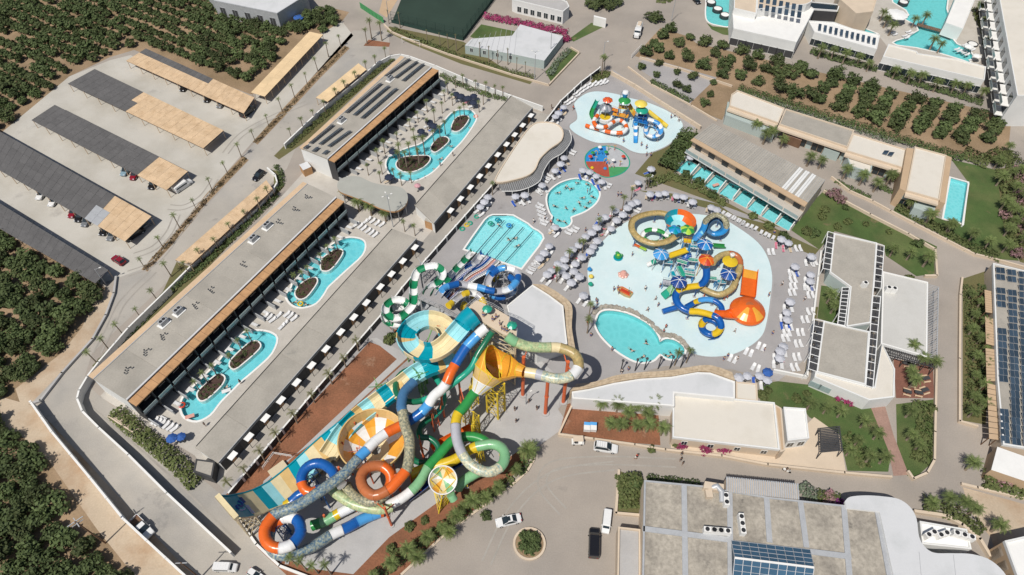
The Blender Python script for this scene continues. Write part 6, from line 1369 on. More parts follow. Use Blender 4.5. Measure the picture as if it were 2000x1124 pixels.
# bowl
BC = G(733,876,2.8); t = thing("bowl_ride", (BC.x,BC.y,0), "large round bowl ride with white and orange sectors under the blue chute", "water slide")
N = 30; prof = [(.9,-.9),(2.6,-.5),(4.6,.2),(5.8,1.6),(6.3,4.0)]
for s in range(15):
    mb = MB()
    for i in range(4):
        for k in range(2):
            a, b = 2*pi*(s*2+k)/N, 2*pi*(s*2+k+1)/N; (r0,z0),(r1,z1) = prof[i],prof[i+1]
            m_ = ("white" if s % 2 else "amber") if i in (1,2) else ("cream" if i == 0 else "tan")
            mb.add([(BC.x+r*cos(q),BC.y+r*sin(q),BC.z+z) for r,z,q in ((r0,z0,a),(r0,z0,b),(r1,z1,b),(r1,z1,a))],[(0,1,2,3)],PL(m_),True)
    obj("bowl_sector", mb, t)
mb = MB(); mb.tube([(BC.x+6.35*cos(q*pi/24),BC.y+6.35*sin(q*pi/24),BC.z+4.0) for q in range(49)], .16, PL("tan"), 6, False); obj("rim", mb, t)
for k in range(8):
    q = k*pi/4; mb = MB(); mb.cyl((BC.x+5.9*cos(q),BC.y+5.9*sin(q),0),(BC.x+5.9*cos(q),BC.y+5.9*sin(q),5.4),.16,.16,M["steel_orange"],8); obj("leg", mb, t)
# tilted saucer on a yellow lattice
SC = G(865,937,7.5); t = thing("saucer_ride", (SC.x,SC.y,0), "tilted cream, green and orange saucer with white rim on a yellow lattice", "water slide")
rot = Matrix.Translation(SC) @ Matrix.Rotation(.55, 4, 'X') @ Matrix.Rotation(.1, 4, 'Y')
prof = [(.05,-.75),(1.1,-.6),(1.95,-.15),(2.45,.5)]
for s in range(10):
    mb = MB()
    for i in range(3):
        for k in range(3):
            a, b = 2*pi*(s*3+k)/30, 2*pi*(s*3+k+1)/30; (r0,z0),(r1,z1) = prof[i],prof[i+1]
            mb.add([rot @ Vector((r*cos(q),r*sin(q),z)) for r,z,q in ((r0,z0,a),(r0,z0,b),(r1,z1,b),(r1,z1,a))],[(0,1,2,3)],PL(("cream","amber","cream","ltgreen","white")[s % 5]),True)
    obj("saucer_sector", mb, t)
mb = MB(); mb.tube([rot @ Vector((2.5*cos(q*pi/18),2.5*sin(q*pi/18),.52)) for q in range(37)], .12, PL("white"), 6, False); obj("rim", mb, t)
mb = MB(); mb.tube([rot @ Vector((1.4,-2.6,.2)), rot @ Vector((2.0,-3.6,-.2))], .8, PL("ltgreen"), 10); obj("spout", mb, t)
B = [rot @ Vector((2.3*cos(q),2.3*sin(q),.25)) for q in (0,1.57,3.14,4.71)]
ft = [G(873,985),G(876,962),G(848,960),G(857,1003)]
for i in range(4):
    mb = MB(); mb.cyl(ft[i], B[i], .13,.13,M["steel_yellow"],8); obj("leg", mb, t)
    mb = MB()
    for k in range(5):
        a0, a1 = ft[i].lerp(B[i], k/5), ft[i].lerp(B[i], (k+1)/5); b0, b1 = ft[(i+1) % 4].lerp(B[(i+1) % 4], k/5), ft[(i+1) % 4].lerp(B[(i+1) % 4], (k+1)/5)
        mb.bar(a0, b1, .08,.08,M["steel_yellow"]); mb.bar(b0, a1, .08,.08,M["steel_yellow"]); mb.bar(a1, b1, .08,.08,M["steel_yellow"])
    obj("brace", mb, t)
# free standing orange masts between the tubes
for i,(b_, h, br) in enumerate([((765,1027),9.0,[(748,985,5),(770,985,5),(732,980,5)]),((782,960),7.5,[(770,940,7.5),(795,925,8)]),((676,945),7.5,[(700,905,8),(668,930,8)]),((828,895),6.5,[(818,850,6),(835,880,5)]),((868,815),9.0,[(860,800,7.5),(880,729,13)]),((902,795),11,[(908,790,8)]),((640,1020),3.5,[(655,1010,2)])]):
    p = G(*b_); t = thing("support_mast", (p.x,p.y,0), f"orange steel mast with arms, {['nearest the palm bed, lowest in the photo','right of the rust ring','left of the rust ring under the blue chute','beside the small green loop','under the orange part of the blue tube','behind the green funnel tube','small one under the short green tube'][i]}", "support")
    column(t, b_, h, .24, "steel_orange", br, "mast")
# small white railed stair beside the wall
t = thing("viewing_stair", (*xy(G(548,915)),0), "small cream railed platform beside the great wall", "platform")
a = G(545,920); mb = MB(); mb.box((a.x,a.y,.4),(3.4,2.0,.8),M["steel_beige"],.75); obj("base", mb, t)
railing(t, [a+Vector((-2.4,-.4,0)), a+Vector((-1.0,2.6,0)), a+Vector((2.6,2.0,0))], 1.6, "white")

# braced steel frames that carry the tubes in the yard
for i,(b_, h, m_, lab) in enumerate([((850,835),7,"steel_orange","behind the small green loop"),((826,770),8,"steel_green","under the thin green slide"),((800,700),7,"steel_green","under the raft run"),((745,775),4.5,"steel_green","under the lower raft run"),((712,905),6,"steel_orange","under the blue chute"),((912,830),7,"steel_yellow","beside the green funnel tube"),((938,905),5.5,"steel_yellow","in the eye of the green ring"),((560,1050),6.5,"steel_blue","in the eye of the lower left ring"),((612,948),4.5,"steel_blue","in the eye of the blue ring"),((880,700),12,"steel_orange","under the top of the blue tube"),((985,560),5,"galv","in the eye of the blue and white ring"),((777,612),4,"galv","in the eye of the green and white spiral"),((830,548),6,"galv","under the green and white loop")]):
    p = G(*b_); t = thing("scaffold_tower", (p.x,p.y,0), f"braced steel frame standing {lab}", "support"); rr = random.Random(i)
    B = [p+Vector((1.0*cos(a),1.0*sin(a),0)) for a in (.4,2.5,4.6)]; T = [p+Vector((.7*cos(a),.7*sin(a),h)) for a in (.4,2.5,4.6)]
    for a, b in zip(B, T): mb = MB(); mb.cyl(a, b, .12,.1, M[m_], 7); obj("leg", mb, t)
    for k in range(3):
        mb = MB(); n = max(2, int(h/1.8))
        for j in range(n): mb.bar(B[k].lerp(T[k],j/n), B[(k+1) % 3].lerp(T[(k+1) % 3],(j+1)/n), .07,.07, M[m_]); mb.bar(B[k].lerp(T[k],(j+1)/n), B[(k+1) % 3].lerp(T[(k+1) % 3],(j+1)/n), .07,.07, M[m_])
        obj("brace", mb, t)
    for k in range(4): a = k*1.57+rr.random(); mb = MB(); mb.bar(p+Vector((0,0,h-.4)), p+Vector((1.9*cos(a),1.9*sin(a),h+.5)), .1,.12, M[m_]); obj("arm", mb, t)
# ---------------------------------------------------------------- children's water play: towers, canopies, small flumes
def canopy(name, label, px, z, r, h, cols, n=8, poles=4, pr=.7, ribs=None, group=None, petals=False, base=0.):
    """parasol like shade on posts; each segment a part"""
    p = G(px[0], px[1], z); t = thing(name, (p.x,p.y,base), label, "play canopy", group)
    for k in range(n):
        mb = MB(); a, b = 2*pi*k/n, 2*pi*(k+1)/n; rr_ = r; ring = [(0,h),(r*.45,h*.8),(r*.8,h*.4),(r,0)]
        for i in range(3):
            for j in range(3):
                a0, a1 = a+(b-a)*j/3, a+(b-a)*(j+1)/3
                f = lambda rad, q: rad*(1+(.18*sin((q-a)/(b-a)*pi) if petals else 0))
                (r0,z0),(r1,z1) = ring[i],ring[i+1]
                mb.add([(p.x+f(r0,q)*cos(q),p.y+f(r0,q)*sin(q),z+zz) for r0,zz,q in ((r0,z0,a0),(r0,z0,a1),(r1,z1,a1),(r1,z1,a0))],[(3,2,1,0)],PL(cols[k % len(cols)]),True)
        if ribs: mb.tube([(p.x,p.y,z+h+.05),(p.x+r*.5*cos(a),p.y+r*.5*sin(a),z+h*.8+.04),(p.x+r*1.1*cos(a),p.y+r*1.1*sin(a),z+.02)],.07,PL(ribs),5)
        obj("canopy_panel", mb, t)
    for k in range(poles):
        a = 2*pi*k/poles+.4; x, y = p.x+pr*r*cos(a), p.y+pr*r*sin(a); mb = MB(); mb.cyl((x,y,base),(x,y,z+h*.3),.08,.08,PL(ribs or "slate"),6); obj("post", mb, t)
    return t
def deckbox(name, label, a, b, wpx, z, col, edge="white", legs=True, strips=3, cat="play platform", group=None):
    """raised play deck between two photo points, width in photo pixels, laid in strips"""
    A, B = G(a[0],a[1],z), G(b[0],b[1],z); d = B-A; L = d.length; rz = atan2(d.y,d.x); sc = wpx/8.3; c = (A+B)/2
    t = thing(name, (c.x,c.y,0), label, cat, group, rz)
    for k in range(strips):
        mb = MB(); mb.box((-L/2+L*(k+.5)/strips, 0, z-.08), (L/strips-.06, sc-.16, .14), PL(col)); obj("deck_strip", mb, t, True)
    for s in (-1,1):
        mb = MB(); mb.box((0,s*sc/2,z+.05),(L,.07,.2),PL(edge)); mb.box((0,s*sc/2,z+.75),(L,.035,.035),PL(edge)); 
        for k in range(4): mb.box((-L/2+L*k/3*.98+.03,s*sc/2,z+.4),(.03,.03,.75),PL(edge))
        obj("side_rail", mb, t, True)
    if legs:
        for x in (-1,1):
            for y in (-1,1): mb = MB(); mb.cyl((x*(L/2-.1),y*(sc/2-.1),0),(x*(L/2-.1),y*(sc/2-.1),z-.1),.09,.09,PL("skyblue"),6); obj("leg", mb, t, True)
    return t
def ramp(name, label, a, b, wpx, za, zb, cols, sides=True, group=None):
    """short straight slide chute from a (level za) to b (level zb)"""
    A, B = G(a[0],a[1],za), G(b[0],b[1],zb); w_ = wpx/8.0; d = B-A; u = Vector((d.y,-d.x,0)).normalized()*(w_/2)
    t = thing(name, ((A.x+B.x)/2,(A.y+B.y)/2,0), label, "slide", group); n = len(cols)
    for k, c in enumerate(cols):
        P, Q = A.lerp(B,k/n), A.lerp(B,(k+1)/n); dn = Vector((0,0,-.12)); up_ = Vector((0,0,.35)); mb = MB()
        mb.add([P-u,P+u,Q+u,Q-u,P-u+dn,P+u+dn,Q+u+dn,Q-u+dn],[(0,1,2,3)[::-1],(4,5,6,7),(0,4,7,3),(1,2,6,5),(0,1,5,4),(2,3,7,6)],PL(c))
        for s in (-1,1): mb.bar(P+u*s+up_*.4, Q+u*s+up_*.4, .1,.4,PL(c))
        obj("chute", mb, t)
    for f in (.15,.6):
        p = A.lerp(B,f)
        if p.z > .5: mb = MB(); mb.cyl((p.x,p.y,0),(p.x,p.y,p.z-.12),.1,.1,PL("slate"),6); obj("leg", mb, t)
    return t
# upper splash pad
canopy("tower_canopy", "red flower shaped canopy on the left tower of the upper splash pad", (1187,196), 6.2, 1.3, .7, ["red","orange"], 8, 3, .5, petals=True)
t = canopy("wire_dome", "grey ribbed wire dome over the round left platform of the upper splash pad", (1183,212), 3.6, 1.9, 1.5, ["grey","slate"], 10, 6, .95, "slate")
p = G(1182,228,1.6); t = thing("round_platform", (p.x,p.y,0), "round white and yellow platform with dark railing under the wire dome", "play platform")
mb = MB(); mb.lathe((p.x,p.y,0),[(2.1,0),(2.1,.7)],PL("slate"),20); obj("base", mb, t); mb = MB(); mb.lathe((p.x,p.y,0),[(2.2,.7),(2.2,1.6),(1.6,1.6)],PL("white"),20); mb.lathe((p.x,p.y,1.6),[(1.6,0),(.01,.02)],PL("yellow"),20); obj("deck", mb, t)
canopy("tower_canopy", "dark green canopy on the middle tower of the upper splash pad", (1220,197), 7.2, 1.75, .8, ["mid_green"], 8, 4, .75)
p = G(1221,186,8.6); t = thing("tipping_bucket", (p.x,p.y,0), "blue and white tipping bucket on top of the middle tower", "bucket")
mb = MB(); mb.lathe((p.x,p.y,8.0),[(.6,0),(.95,1.4),(.8,1.4)],PL("skyblue"),16); obj("bucket", mb, t); mb = MB(); mb.lathe((p.x,p.y,9.3),[(.95,0),(.75,.5),(.01,.65)],PL("white"),16); obj("lid", mb, t)
mb = MB()
for s in (-1.2,1.2): mb.bar((p.x+s,p.y,0),(p.x+s+.01,p.y,9.6),.12,.12,PL("slate"))
mb.bar((p.x-1.2,p.y,9.6),(p.x+1.2,p.y,9.6),.12,.12,PL("slate")); obj("frame", mb, t)
deckbox("play_deck", "orange upper deck of the middle tower", (1208,209), (1226,211), 12, 4.6, "amber", "yellow"); deckbox("play_deck", "amber lower deck of the middle tower", (1197,222), (1227,228), 12, 2.4, "amber", "amber"); deckbox("play_deck", "amber bridge between the left and middle towers", (1195,213), (1208,218), 9, 3.4, "amber", "orange")
ramp("play_slide", "amber ramp between the middle and right towers", (1228,206), (1240,225), 11, 4.6, 2.2, ["amber","lemon","amber"])
canopy("tower_canopy", "lemon yellow canopy on the right tower of the upper splash pad", (1252,203), 6.6, 1.8, .7, ["lemon"], 10, 4, .7)
canopy("tower_canopy", "sea green canopy in front of the yellow one on the upper splash pad", (1254,216), 5.2, 1.75, .7, ["sea"], 10, 4, .7)
deckbox("play_deck", "blue deck under the right tower of the upper splash pad", (1238,233), (1266,240), 15, 2.2, "blue", "skyblue")
deckbox("play_deck", "navy upper deck of the right tower of the upper splash pad", (1246,226), (1264,229), 10, 3.4, "navy", "blue")
slide("play_slide", "short green curled flume at the left of the upper splash pad", [(1167,195,2.6),(1163,203,2.4),(1158,213,2.0),(1155,222,1.6),(1157,229,1.2),(1164,231,.8)], .55, [("sea",3),("mid_green",99)], True, cat="slide", sup=(1,), supm="galv", seg=8, flange=3)
ramp("play_slide", "long pale yellow slide running right from the yellow tower", (1266,218), (1303,248), 10, 3.4, .4, ["lemon","lemon","yellow","lemon"])
ramp("play_slide", "blue and white banded straight slide at the front of the upper splash pad", (1241,240), (1241,279), 8, 2.6, .3, ["skyblue","white","skyblue","white","ltblue","skyblue"])
slide("play_slide", "blue and white ring flume at the right of the upper splash pad", [(1266,233,3.2),(1275,236,3),(1285,241,2.8),(1291,251,2.6),(1288,262,2.4),(1276,267,2.2),(1264,262,2),(1261,253,1.8),(1264,245,1.6),(1272,243,1.4),(1282,248,1.1),(1287,258,.9),(1280,267,.7)], .62, [("white",1.7),("ltblue",1.7)], True, cat="slide", sup=(3,8,13), supm="galv", seg=10, flange=3)
slide("play_slide", "orange and white banded tube looping at the left of the upper splash pad", [(1167,226,3),(1160,236,2.8),(1163,245,2.6),(1174,249,2.4),(1186,247,2.3),(1198,239,2.2),(1209,235,2.1),(1219,240,2),(1224,251,1.8),(1217,259,1.6),(1201,260,1.4),(1185,257,1.2),(1169,252,1),(1155,249,.8),(1143,245,.7)], .6, [("orange",1.5),("white",1.7)], False, cat="slide", sup=(2,8,14,20), supm="galv", seg=10, flange=3)
# play circle
PC = smooth([(1144,315),(1146,303),(1158,292),(1176,287),(1195,288),(1214,296),(1226,309),(1228,323),(1218,336),(1200,344),(1182,346),(1163,338),(1149,328)], 4); P = GP(PC); c = ctr(P)
t = thing("splash_playground", (c.x,c.y,0), "round spray playground with blue, grey, red and green quarters", "playground")
mid = G(1187,316)
for nm, cm, test in (("blue","skyblue",lambda v: v.x < mid.x and v.y > mid.y-.2*(v.x-mid.x)*-.2),("grey","lilac",lambda v: v.x >= mid.x and v.y > mid.y-1.5),("red","rust",None),("green","mid_green",None)):
    pass
def clip(poly, f):
    out = []
    for i in range(len(poly)):
        a, b = poly[i-1], poly[i]; fa, fb = f(a), f(b)
        if (fa > 0) != (fb > 0): out.append(a.lerp(b, fa/(fa-fb)))
        if fb > 0: out.append(b)
    return out
mat("pad_red", (.36,.075,.045), .5, .1, .8); mat("pad_blue", (.03,.22,.52), .4, .1, .8); mat("pad_green", (.06,.27,.10), .6, .1, .8); mat("pad_grey", (.40,.41,.42), .6, .1, .8)
L_ = [Vector((v.x,v.y)) for v in P]
for nm, fx_, fy_ in (("pad_blue",lambda v: mid.x-v.x, lambda v: v.y-mid.y),("pad_grey",lambda v: v.x-mid.x, lambda v: v.y-(mid.y-2.2)),("pad_red",lambda v: mid.x-v.x, lambda v: mid.y-v.y),("pad_green",lambda v: v.x-mid.x, lambda v: (mid.y-2.2)-v.y)):
    q = clip(clip(L_, fx_), fy_); obj("quarter", sheet(q, .04, M[nm], cut=False), t)
mb = MB(); rim(mb, P, .3, .02, .1, PL("sea")); obj("kerb", mb, t)
rr = random.Random(11)
for i in range(22):
    x, y = rr.uniform(1150,1222), rr.uniform(292,338); g_ = G(x,y)
    if not inside(xy(g_), [xy(v) for v in offset(L_, -.6)]): continue
    k = i % 4; u = thing("spray_toy", (g_.x,g_.y,0), f"small spray toy, {nth(i)} of those on the round playground", "spray toy", "spray toys of the round playground"); col = ["yellow","red","skyblue","white","pink","mid_green"][i % 6]
    mb = MB()
    if k == 0: mb.tube([(g_.x-.5,g_.y,0),(g_.x-.4,g_.y,1.2),(g_.x,g_.y,1.6),(g_.x+.4,g_.y,1.2),(g_.x+.5,g_.y,0)],.09,PL(col),6)
    elif k == 1: mb.cyl((g_.x,g_.y,0),(g_.x,g_.y,1.5),.08,.06,PL("white"),6); mb.lathe((g_.x,g_.y,1.4),[(.6,0),(.35,.25),(.01,.3)],PL(col),10)
    elif k == 2: mb.lathe((g_.x,g_.y,0),[(.4,0),(.5,.3),(.25,.6),(.01,.7)],PL(col),10)
    else: mb.cyl((g_.x,g_.y,0),(g_.x,g_.y,1.9),.09,.05,PL(col),6); mb.bar((g_.x-.4,g_.y,1.8),(g_.x+.4,g_.y,1.5),.1,.1,PL("yellow"))
    obj("body", mb, u)
# big splash pad: the tangle
slide("play_slide", "tan camouflage flume sweeping wide round the left of the large splash pad", [(1322,460,4.6),(1305,471,4.4),(1281,476,4.2),(1259,471,4),(1244,462,3.9),(1234,449,3.8),(1234,435,3.7),(1244,425,3.6),(1266,418,3.4),(1289,416,3.3),(1308,420,3.2)], .72, [("camo_tan",99)], True, cat="slide", sup=(5,11,17,24), supm="steel_blue", seg=10, flange=1.6)
slide("play_slide", "green and white ring flume inside the tan flume", [(1318,466,3.6),(1304,461,3.4),(1292,453,3.2),(1278,449,3),(1265,450,2.8),(1255,458,2.6),(1260,468,2.4),(1278,474,2.2),(1294,470,2),(1302,462,1.8)], .55, [("mid_green",1.7),("white",1.5)], True, cat="slide", sup=(4,9,14), supm="steel_blue", seg=10, flange=3)
BW = G(1326,441,2.2); t = thing("bowl_slide", (BW.x,BW.y,0), "bowl slide with aqua and orange sectors at the top of the large splash pad", "slide")
prof = [(.5,-.3),(2.0,-.1),(3.2,.6),(3.9,1.9)]
for s in range(12):
    mb = MB()
    for i in range(3):
        for k in range(2):
            a, b = 2*pi*(s*2+k)/24, 2*pi*(s*2+k+1)/24; (r0,z0),(r1,z1) = prof[i],prof[i+1]
            cc = ("orange" if s in (0,1,2,11,6) else "teal") if i > 0 and not (i == 1 and s in (2,3)) else "splashy"
            mb.add([(BW.x+r*cos(q),BW.y+r*sin(q),BW.z+z) for r,z,q in ((r0,z0,a),(r0,z0,b),(r1,z1,b),(r1,z1,a))],[(0,1,2,3)],PL(cc) if cc != "splashy" else PL("aqua"),True)
    obj("bowl_sector", mb, t)
for k in range(6): a = k*pi/3; mb = MB(); mb.cyl((BW.x+3*cos(a),BW.y+3*sin(a),0),(BW.x+3*cos(a),BW.y+3*sin(a),2.6),.1,.1,PL("skyblue"),6); obj("leg", mb, t)
slide("play_slide", "grey camouflage and blue helix flume at the top right of the large splash pad", [(1358,466,4.8),(1366,458,4.6),(1374,446,4.4),(1380,430,4.2),(1398,420,4),(1414,427,3.8),(1419,442,3.6),(1409,455,3.4),(1391,456,3.2),(1380,446,3),(1384,433,2.8),(1399,426,2.6),(1412,434,2.4),(1412,448,2.2),(1398,458,2)], .68, [("ltblue",4),("skyblue",3),("camo_grey",9),("skyblue",5),("steelblue",99)], True, cat="slide", sup=(6,12,18), supm="steel_blue", seg=10, flange=1.8)
ramp("play_slide", "pale aqua straight slide below the blue helix", (1373,455), (1352,474), 8, 4.2, 1.2, ["aqua","white","aqua"])
for px, cs, lab, rb in [((1291,497),["skyblue","ltblue"],"blue ribbed canopy at the left of the play tangle","white"),((1377,478),["skyblue","blue"],"blue ribbed canopy at the top right of the play tangle","white"),((1326,551),["navy"],"navy ribbed canopy at the lower left of the play tangle","white"),((1423,536),["blue","navy"],"blue canopy with white frame at the right of the play tangle","white"),((1380,508),["red","orange"],"red canopy with yellow ribs in the middle of the play tangle","amber")]:
    canopy("play_canopy", lab, px, 5.2, 1.85, .85, cs, 6, 4, .85, rb)
canopy("play_canopy", "lime green flower canopy above the bowl slide", (1343,449), 6.0, 1.5, .6, ["lime","mid_green"], 6, 3, .5, petals=True); canopy("play_canopy", "teal flower canopy left of the lime green one", (1318,449), 5.0, 1.35, .5, ["teal","skyblue"], 6, 3, .5, petals=True)
ramp("play_slide", "bright yellow flat chute across the middle of the play tangle", (1342,489), (1307,501), 11, 5.0, 4.6, ["yellow","yellow"]); ramp("play_slide", "short dark green chute right of the blue canopies", (1393,480), (1416,482), 8, 1.4, .5, ["mid_green","mid_green"])
p = G(1342,497,3.6); t = thing("play_dome", (p.x,p.y,0), "blue domed tank under the yellow chute", "tank"); mb = MB(); mb.lathe((p.x,p.y,2.6),[(1.3,-2.6),(1.3,.3),(1.1,.9),(.5,1.4),(.01,1.5)],PL("blue"),16); obj("tank", mb, t)
t = deckbox("play_tower", "yellow tower block under the lime green canopy", (1335,470), (1350,472), 10, 4.2, "yellow", "amber", strips=2)
for i, (a, b, w_, z, lab) in enumerate([((1296,511),(1314,513),9,2.6,"left"),((1344,507),(1363,509),9,3.4,"centre"),((1337,526),(1356,529),8,3.2,"second row centre"),((1338,535),(1356,538),7,2.8,"third row centre"),((1348,481),(1366,483),8,3.6,"upper"),((1384,543),(1400,545),9,3.0,"lower right"),((1402,550),(1418,551),9,2.8,"far lower right"),((1322,509),(1342,515),9,3.0,"inner left"),((1312,530),(1318,545),10,2.0,"lower left"),((1325,520),(1335,540),12,2.6,"inner lower"),((1363,466),(1376,476),7,3.6,"upper right")]):
    deckbox("play_deck", f"teal striped play deck, {lab} one of the play tangle", (a[0],a[1]), (b[0],b[1]), w_, z, "sea" if i % 2 else "teal", "white")
ramp("play_slide", "white and teal entry ramp at the left of the play tangle", (1290,505), (1264,519), 8, 2.4, .3, ["white","sea","white"]); ramp("play_slide", "low green and mint double slide at the lower left of the play tangle", (1317,562), (1295,580), 14, 2.2, .3, ["ltgreen","sea"])
ramp("play_slide", "long thin lime lane at the left of the play tangle", (1262,489), (1238,478), 3, .9, .4, ["lime","orange"])
deckbox("play_deck", "grey open frame deck left of the navy canopy", (1294,551), (1310,554), 13, 1.8, "grey", "slate")
canopy("yellow_dish", "yellow round dish canopy on the right tower of the play tangle", (1426,511), 6.0, 1.75, .35, ["yellow"], 10, 3, .6)
p = G(1430,500,7.0); t = thing("water_spout", (p.x,p.y,0), "small white spout post behind the yellow dish", "spout"); mb = MB(); mb.cyl((p.x,p.y,0),(p.x,p.y,7.2),.12,.1,PL("white"),8); mb.lathe((p.x,p.y,7.0),[(.5,0),(.6,.6),(.4,.8)],PL("white"),10); obj("spout", mb, t)
slide("play_slide", "rust camouflage tube wrapped round the yellow dish tower", [(1392,514,4.8),(1400,505,4.6),(1412,498,4.4),(1428,496,4.2),(1441,502,4),(1446,515,3.8),(1443,530,3.6),(1436,545,3.4)], .75, [("camo_tan",6),("rust",5),("camo_tan",99)], False, cat="slide", sup=(4,11), supm="steel_blue", seg=10, flange=1.4)
slide("play_slide", "tan camouflage tube curving below the right tower", [(1437,548,3.3),(1432,561,3.1),(1420,571,2.9),(1404,576,2.7),(1386,571,2.5),(1368,562,2.3)], .75, [("camo_tan",99)], False, cat="slide", sup=(4,9), supm="steel_orange", seg=10, flange=1.4)
slide("play_slide", "blue and yellow flume ending in a tight double coil at the lower right", [(1379,522,4.6),(1379,543,4.3),(1368,557,4.1),(1351,560,3.9),(1329,565,3.7),(1320,576,3.5),(1321,588,3.3),(1330,600,3.1),(1347,608,2.9),(1363,609,2.8),(1385,614,2.6),(1401,621,2.4),(1408,635,2.2),(1402,649,2.0),(1387,653,1.8),(1373,645,1.6),(1371,632,1.4),(1381,624,1.25),(1397,628,1.1),(1406,641,.95),(1399,655,.8),(1383,658,.7)], .72, [("blue",5.6),("yellow",5.2),("blue",7.2),("yellow",4.6),("blue",4.2),("yellow",2.2),("blue",4),("yellow",2),("blue",99)], True, cat="slide", sup=(6,12,18), supm="steel_blue", seg=10, flange=2.4)
slide("play_slide", "blue arc flume with one yellow piece inside the lower loop", [(1341,600,2.2),(1352,594,2.1),(1364,588,2),(1379,585,1.9),(1396,588,1.8),(1408,598,1.7),(1410,611,1.6)], .6, [("blue",2.4),("yellow",1.8),("ltblue",3),("blue",99)], True, cat="slide", sup=(3,7), supm="steel_blue", seg=10, flange=3)
slide("play_slide", "straight blue tube reaching left from the lower loop", [(1328,599,1.6),(1310,604,1.2),(1294,609,.9)], .62, [("blue",99)], False, cat="slide", sup=(2,), supm="galv", seg=10, flange=3)
# orange dome ride
D_ = G(1460,607,1.0); t = thing("dome_slide", (D_.x,D_.y,0), "big glossy orange cone dome with lighter wedges and a flat orange chute", "slide")
prof = [(3.95,-.5),(4.0,.0),(3.7,.5),(2.4,1.5),(.9,2.1),(.01,2.2)]
for s in range(10):
    mb = MB()
    for i in range(5):
        for k in range(3):
            a, b = 2*pi*(s*3+k)/30, 2*pi*(s*3+k+1)/30; (r0,z0),(r1,z1) = prof[i],prof[i+1]
            mb.add([(D_.x+r*cos(q),D_.y+r*sin(q),D_.z+z) for r,z,q in ((r0,z0,a),(r0,z0,b),(r1,z1,b),(r1,z1,a))],[(0,1,2,3)],PL("amber" if (s in (6,8) and i in (2,3)) else ("rust" if i == 4 and s < 5 else "orange")),True)
    obj("dome_wedge", mb, t)
A_, B_ = G(1466,526,1.9), G(1461,576,1.9); w3 = 1.65; d = B_-A_; u = Vector((d.y,-d.x,0)).normalized()*w3
for k in range(3):
    P_, Q_ = A_.lerp(B_,k/3), A_.lerp(B_,(k+1)/3-.005); mb = MB(); mb.prism([P_-u,P_+u,Q_+u,Q_-u], 1.3, 1.55, PL("amber" if k == 0 else "orange"), None, True)
    for s in (-1,1): mb.bar(P_+u*s, Q_+u*s, .14,.9, PL("orange"))
    obj("chute", mb, t)
mb = MB(); mb.tube([G(1397,611,2.6),G(1418,614,2.2),G(1437,612,1.9)],[.75,1.0,1.5],PL("orange"),10,False,pi-.1,2*pi+.1); obj("entry_tongue", mb, t)
for k in range(6): a = k*pi/3+.3; mb = MB(); mb.cyl((D_.x+3.4*cos(a),D_.y+3.4*sin(a),0),(D_.x+3.4*cos(a),D_.y+3.4*sin(a),.8),.12,.12,PL("amber"),6); obj("leg", mb, t)
# floating toys standing on the pad
p = G(1207,504); t = thing("frog_toy", (p.x,p.y,0), "green frog shaped spray toy on a teal base in the large splash pad", "spray toy")
mb = MB(); mb.lathe((p.x,p.y,.03),[(1.15,0),(1.15,.25),(.01,.28)],PL("teal"),16); obj("base", mb, t)
mb = MB(); mb.lathe((p.x,p.y,.3),[(.75,0),(.9,.45),(.6,.95),(.01,1.1)],PL("mid_green"),12); mb.lathe((p.x-.25,p.y+.45,1.0),[(.45,0),(.5,.35),(.01,.8)],PL("mid_green"),10); mb.lathe((p.x+.75,p.y+.2,.5),[(.35,0),(.4,.4),(.01,.7)],PL("mid_green"),8); obj("body", mb, t)
mb = MB(); mb.lathe((p.x-.1,p.y-.2,1.2),[(.4,0),(.3,.2),(.01,.25)],PL("lime"),8); obj("belly", mb, t)
p = G(1217,538); t = thing("pink_toy", (p.x,p.y,0), "pink octopus like spray toy in the large splash pad", "spray toy")
mb = MB()
for k in range(7): a = k*.9; mb.lathe((p.x+.85*cos(a),p.y+.75*sin(a),.05),[(.42,0),(.46,.3),(.01,.55)],PL("pink"),8)
obj("arms", mb, t); mb = MB(); mb.lathe((p.x,p.y,.1),[(.8,0),(.9,.6),(.5,1.2),(.01,1.35)],PL("pink"),12); obj("body", mb, t); mb = MB(); mb.lathe((p.x+.4,p.y+.6,.9),[(.25,0),(.01,.3)],PL("slate"),8); obj("hat", mb, t)
p = G(1219,573); t = thing("boat_toy", (p.x,p.y,0), "small wooden boat toy with red inside on the large splash pad", "spray toy", rz=-.62)
mb = MB(); hull = [(-2.0,0),(-1.2,.75),(.6,.9),(1.9,.6),(1.9,-.6),(.6,-.9),(-1.2,-.75)]; mb.prism(hull, .03, .8, PL("camo_tan")); obj("hull", mb, t, True)
mb = MB(); mb.prism([(-1.0,.4),(1.5,.45),(1.5,-.45),(-1.0,-.4)], .8, .86, PL("red")); obj("deck", mb, t, True); mb = MB(); mb.bar((-1.9,0,.9),(-1.0,.7,.9),.12,.2,PL("orange")); mb.bar((-1.9,0,.9),(-1.0,-.7,.9),.12,.2,PL("orange")); mb.bar((-1.0,.72,.9),(1.8,.66,.9),.12,.2,PL("orange")); mb.bar((-1.0,-.72,.9),(1.8,-.66,.9),.12,.2,PL("orange")); obj("gunwale", mb, t, True)
mb = MB(); mb.cyl((.9,.3,.8),(.9,.3,2.6),.06,.05,PL("sea"),6); mb.cyl((1.5,-.2,.8),(1.5,-.2,2.2),.06,.05,PL("ltgreen"),6); obj("mast", mb, t, True)
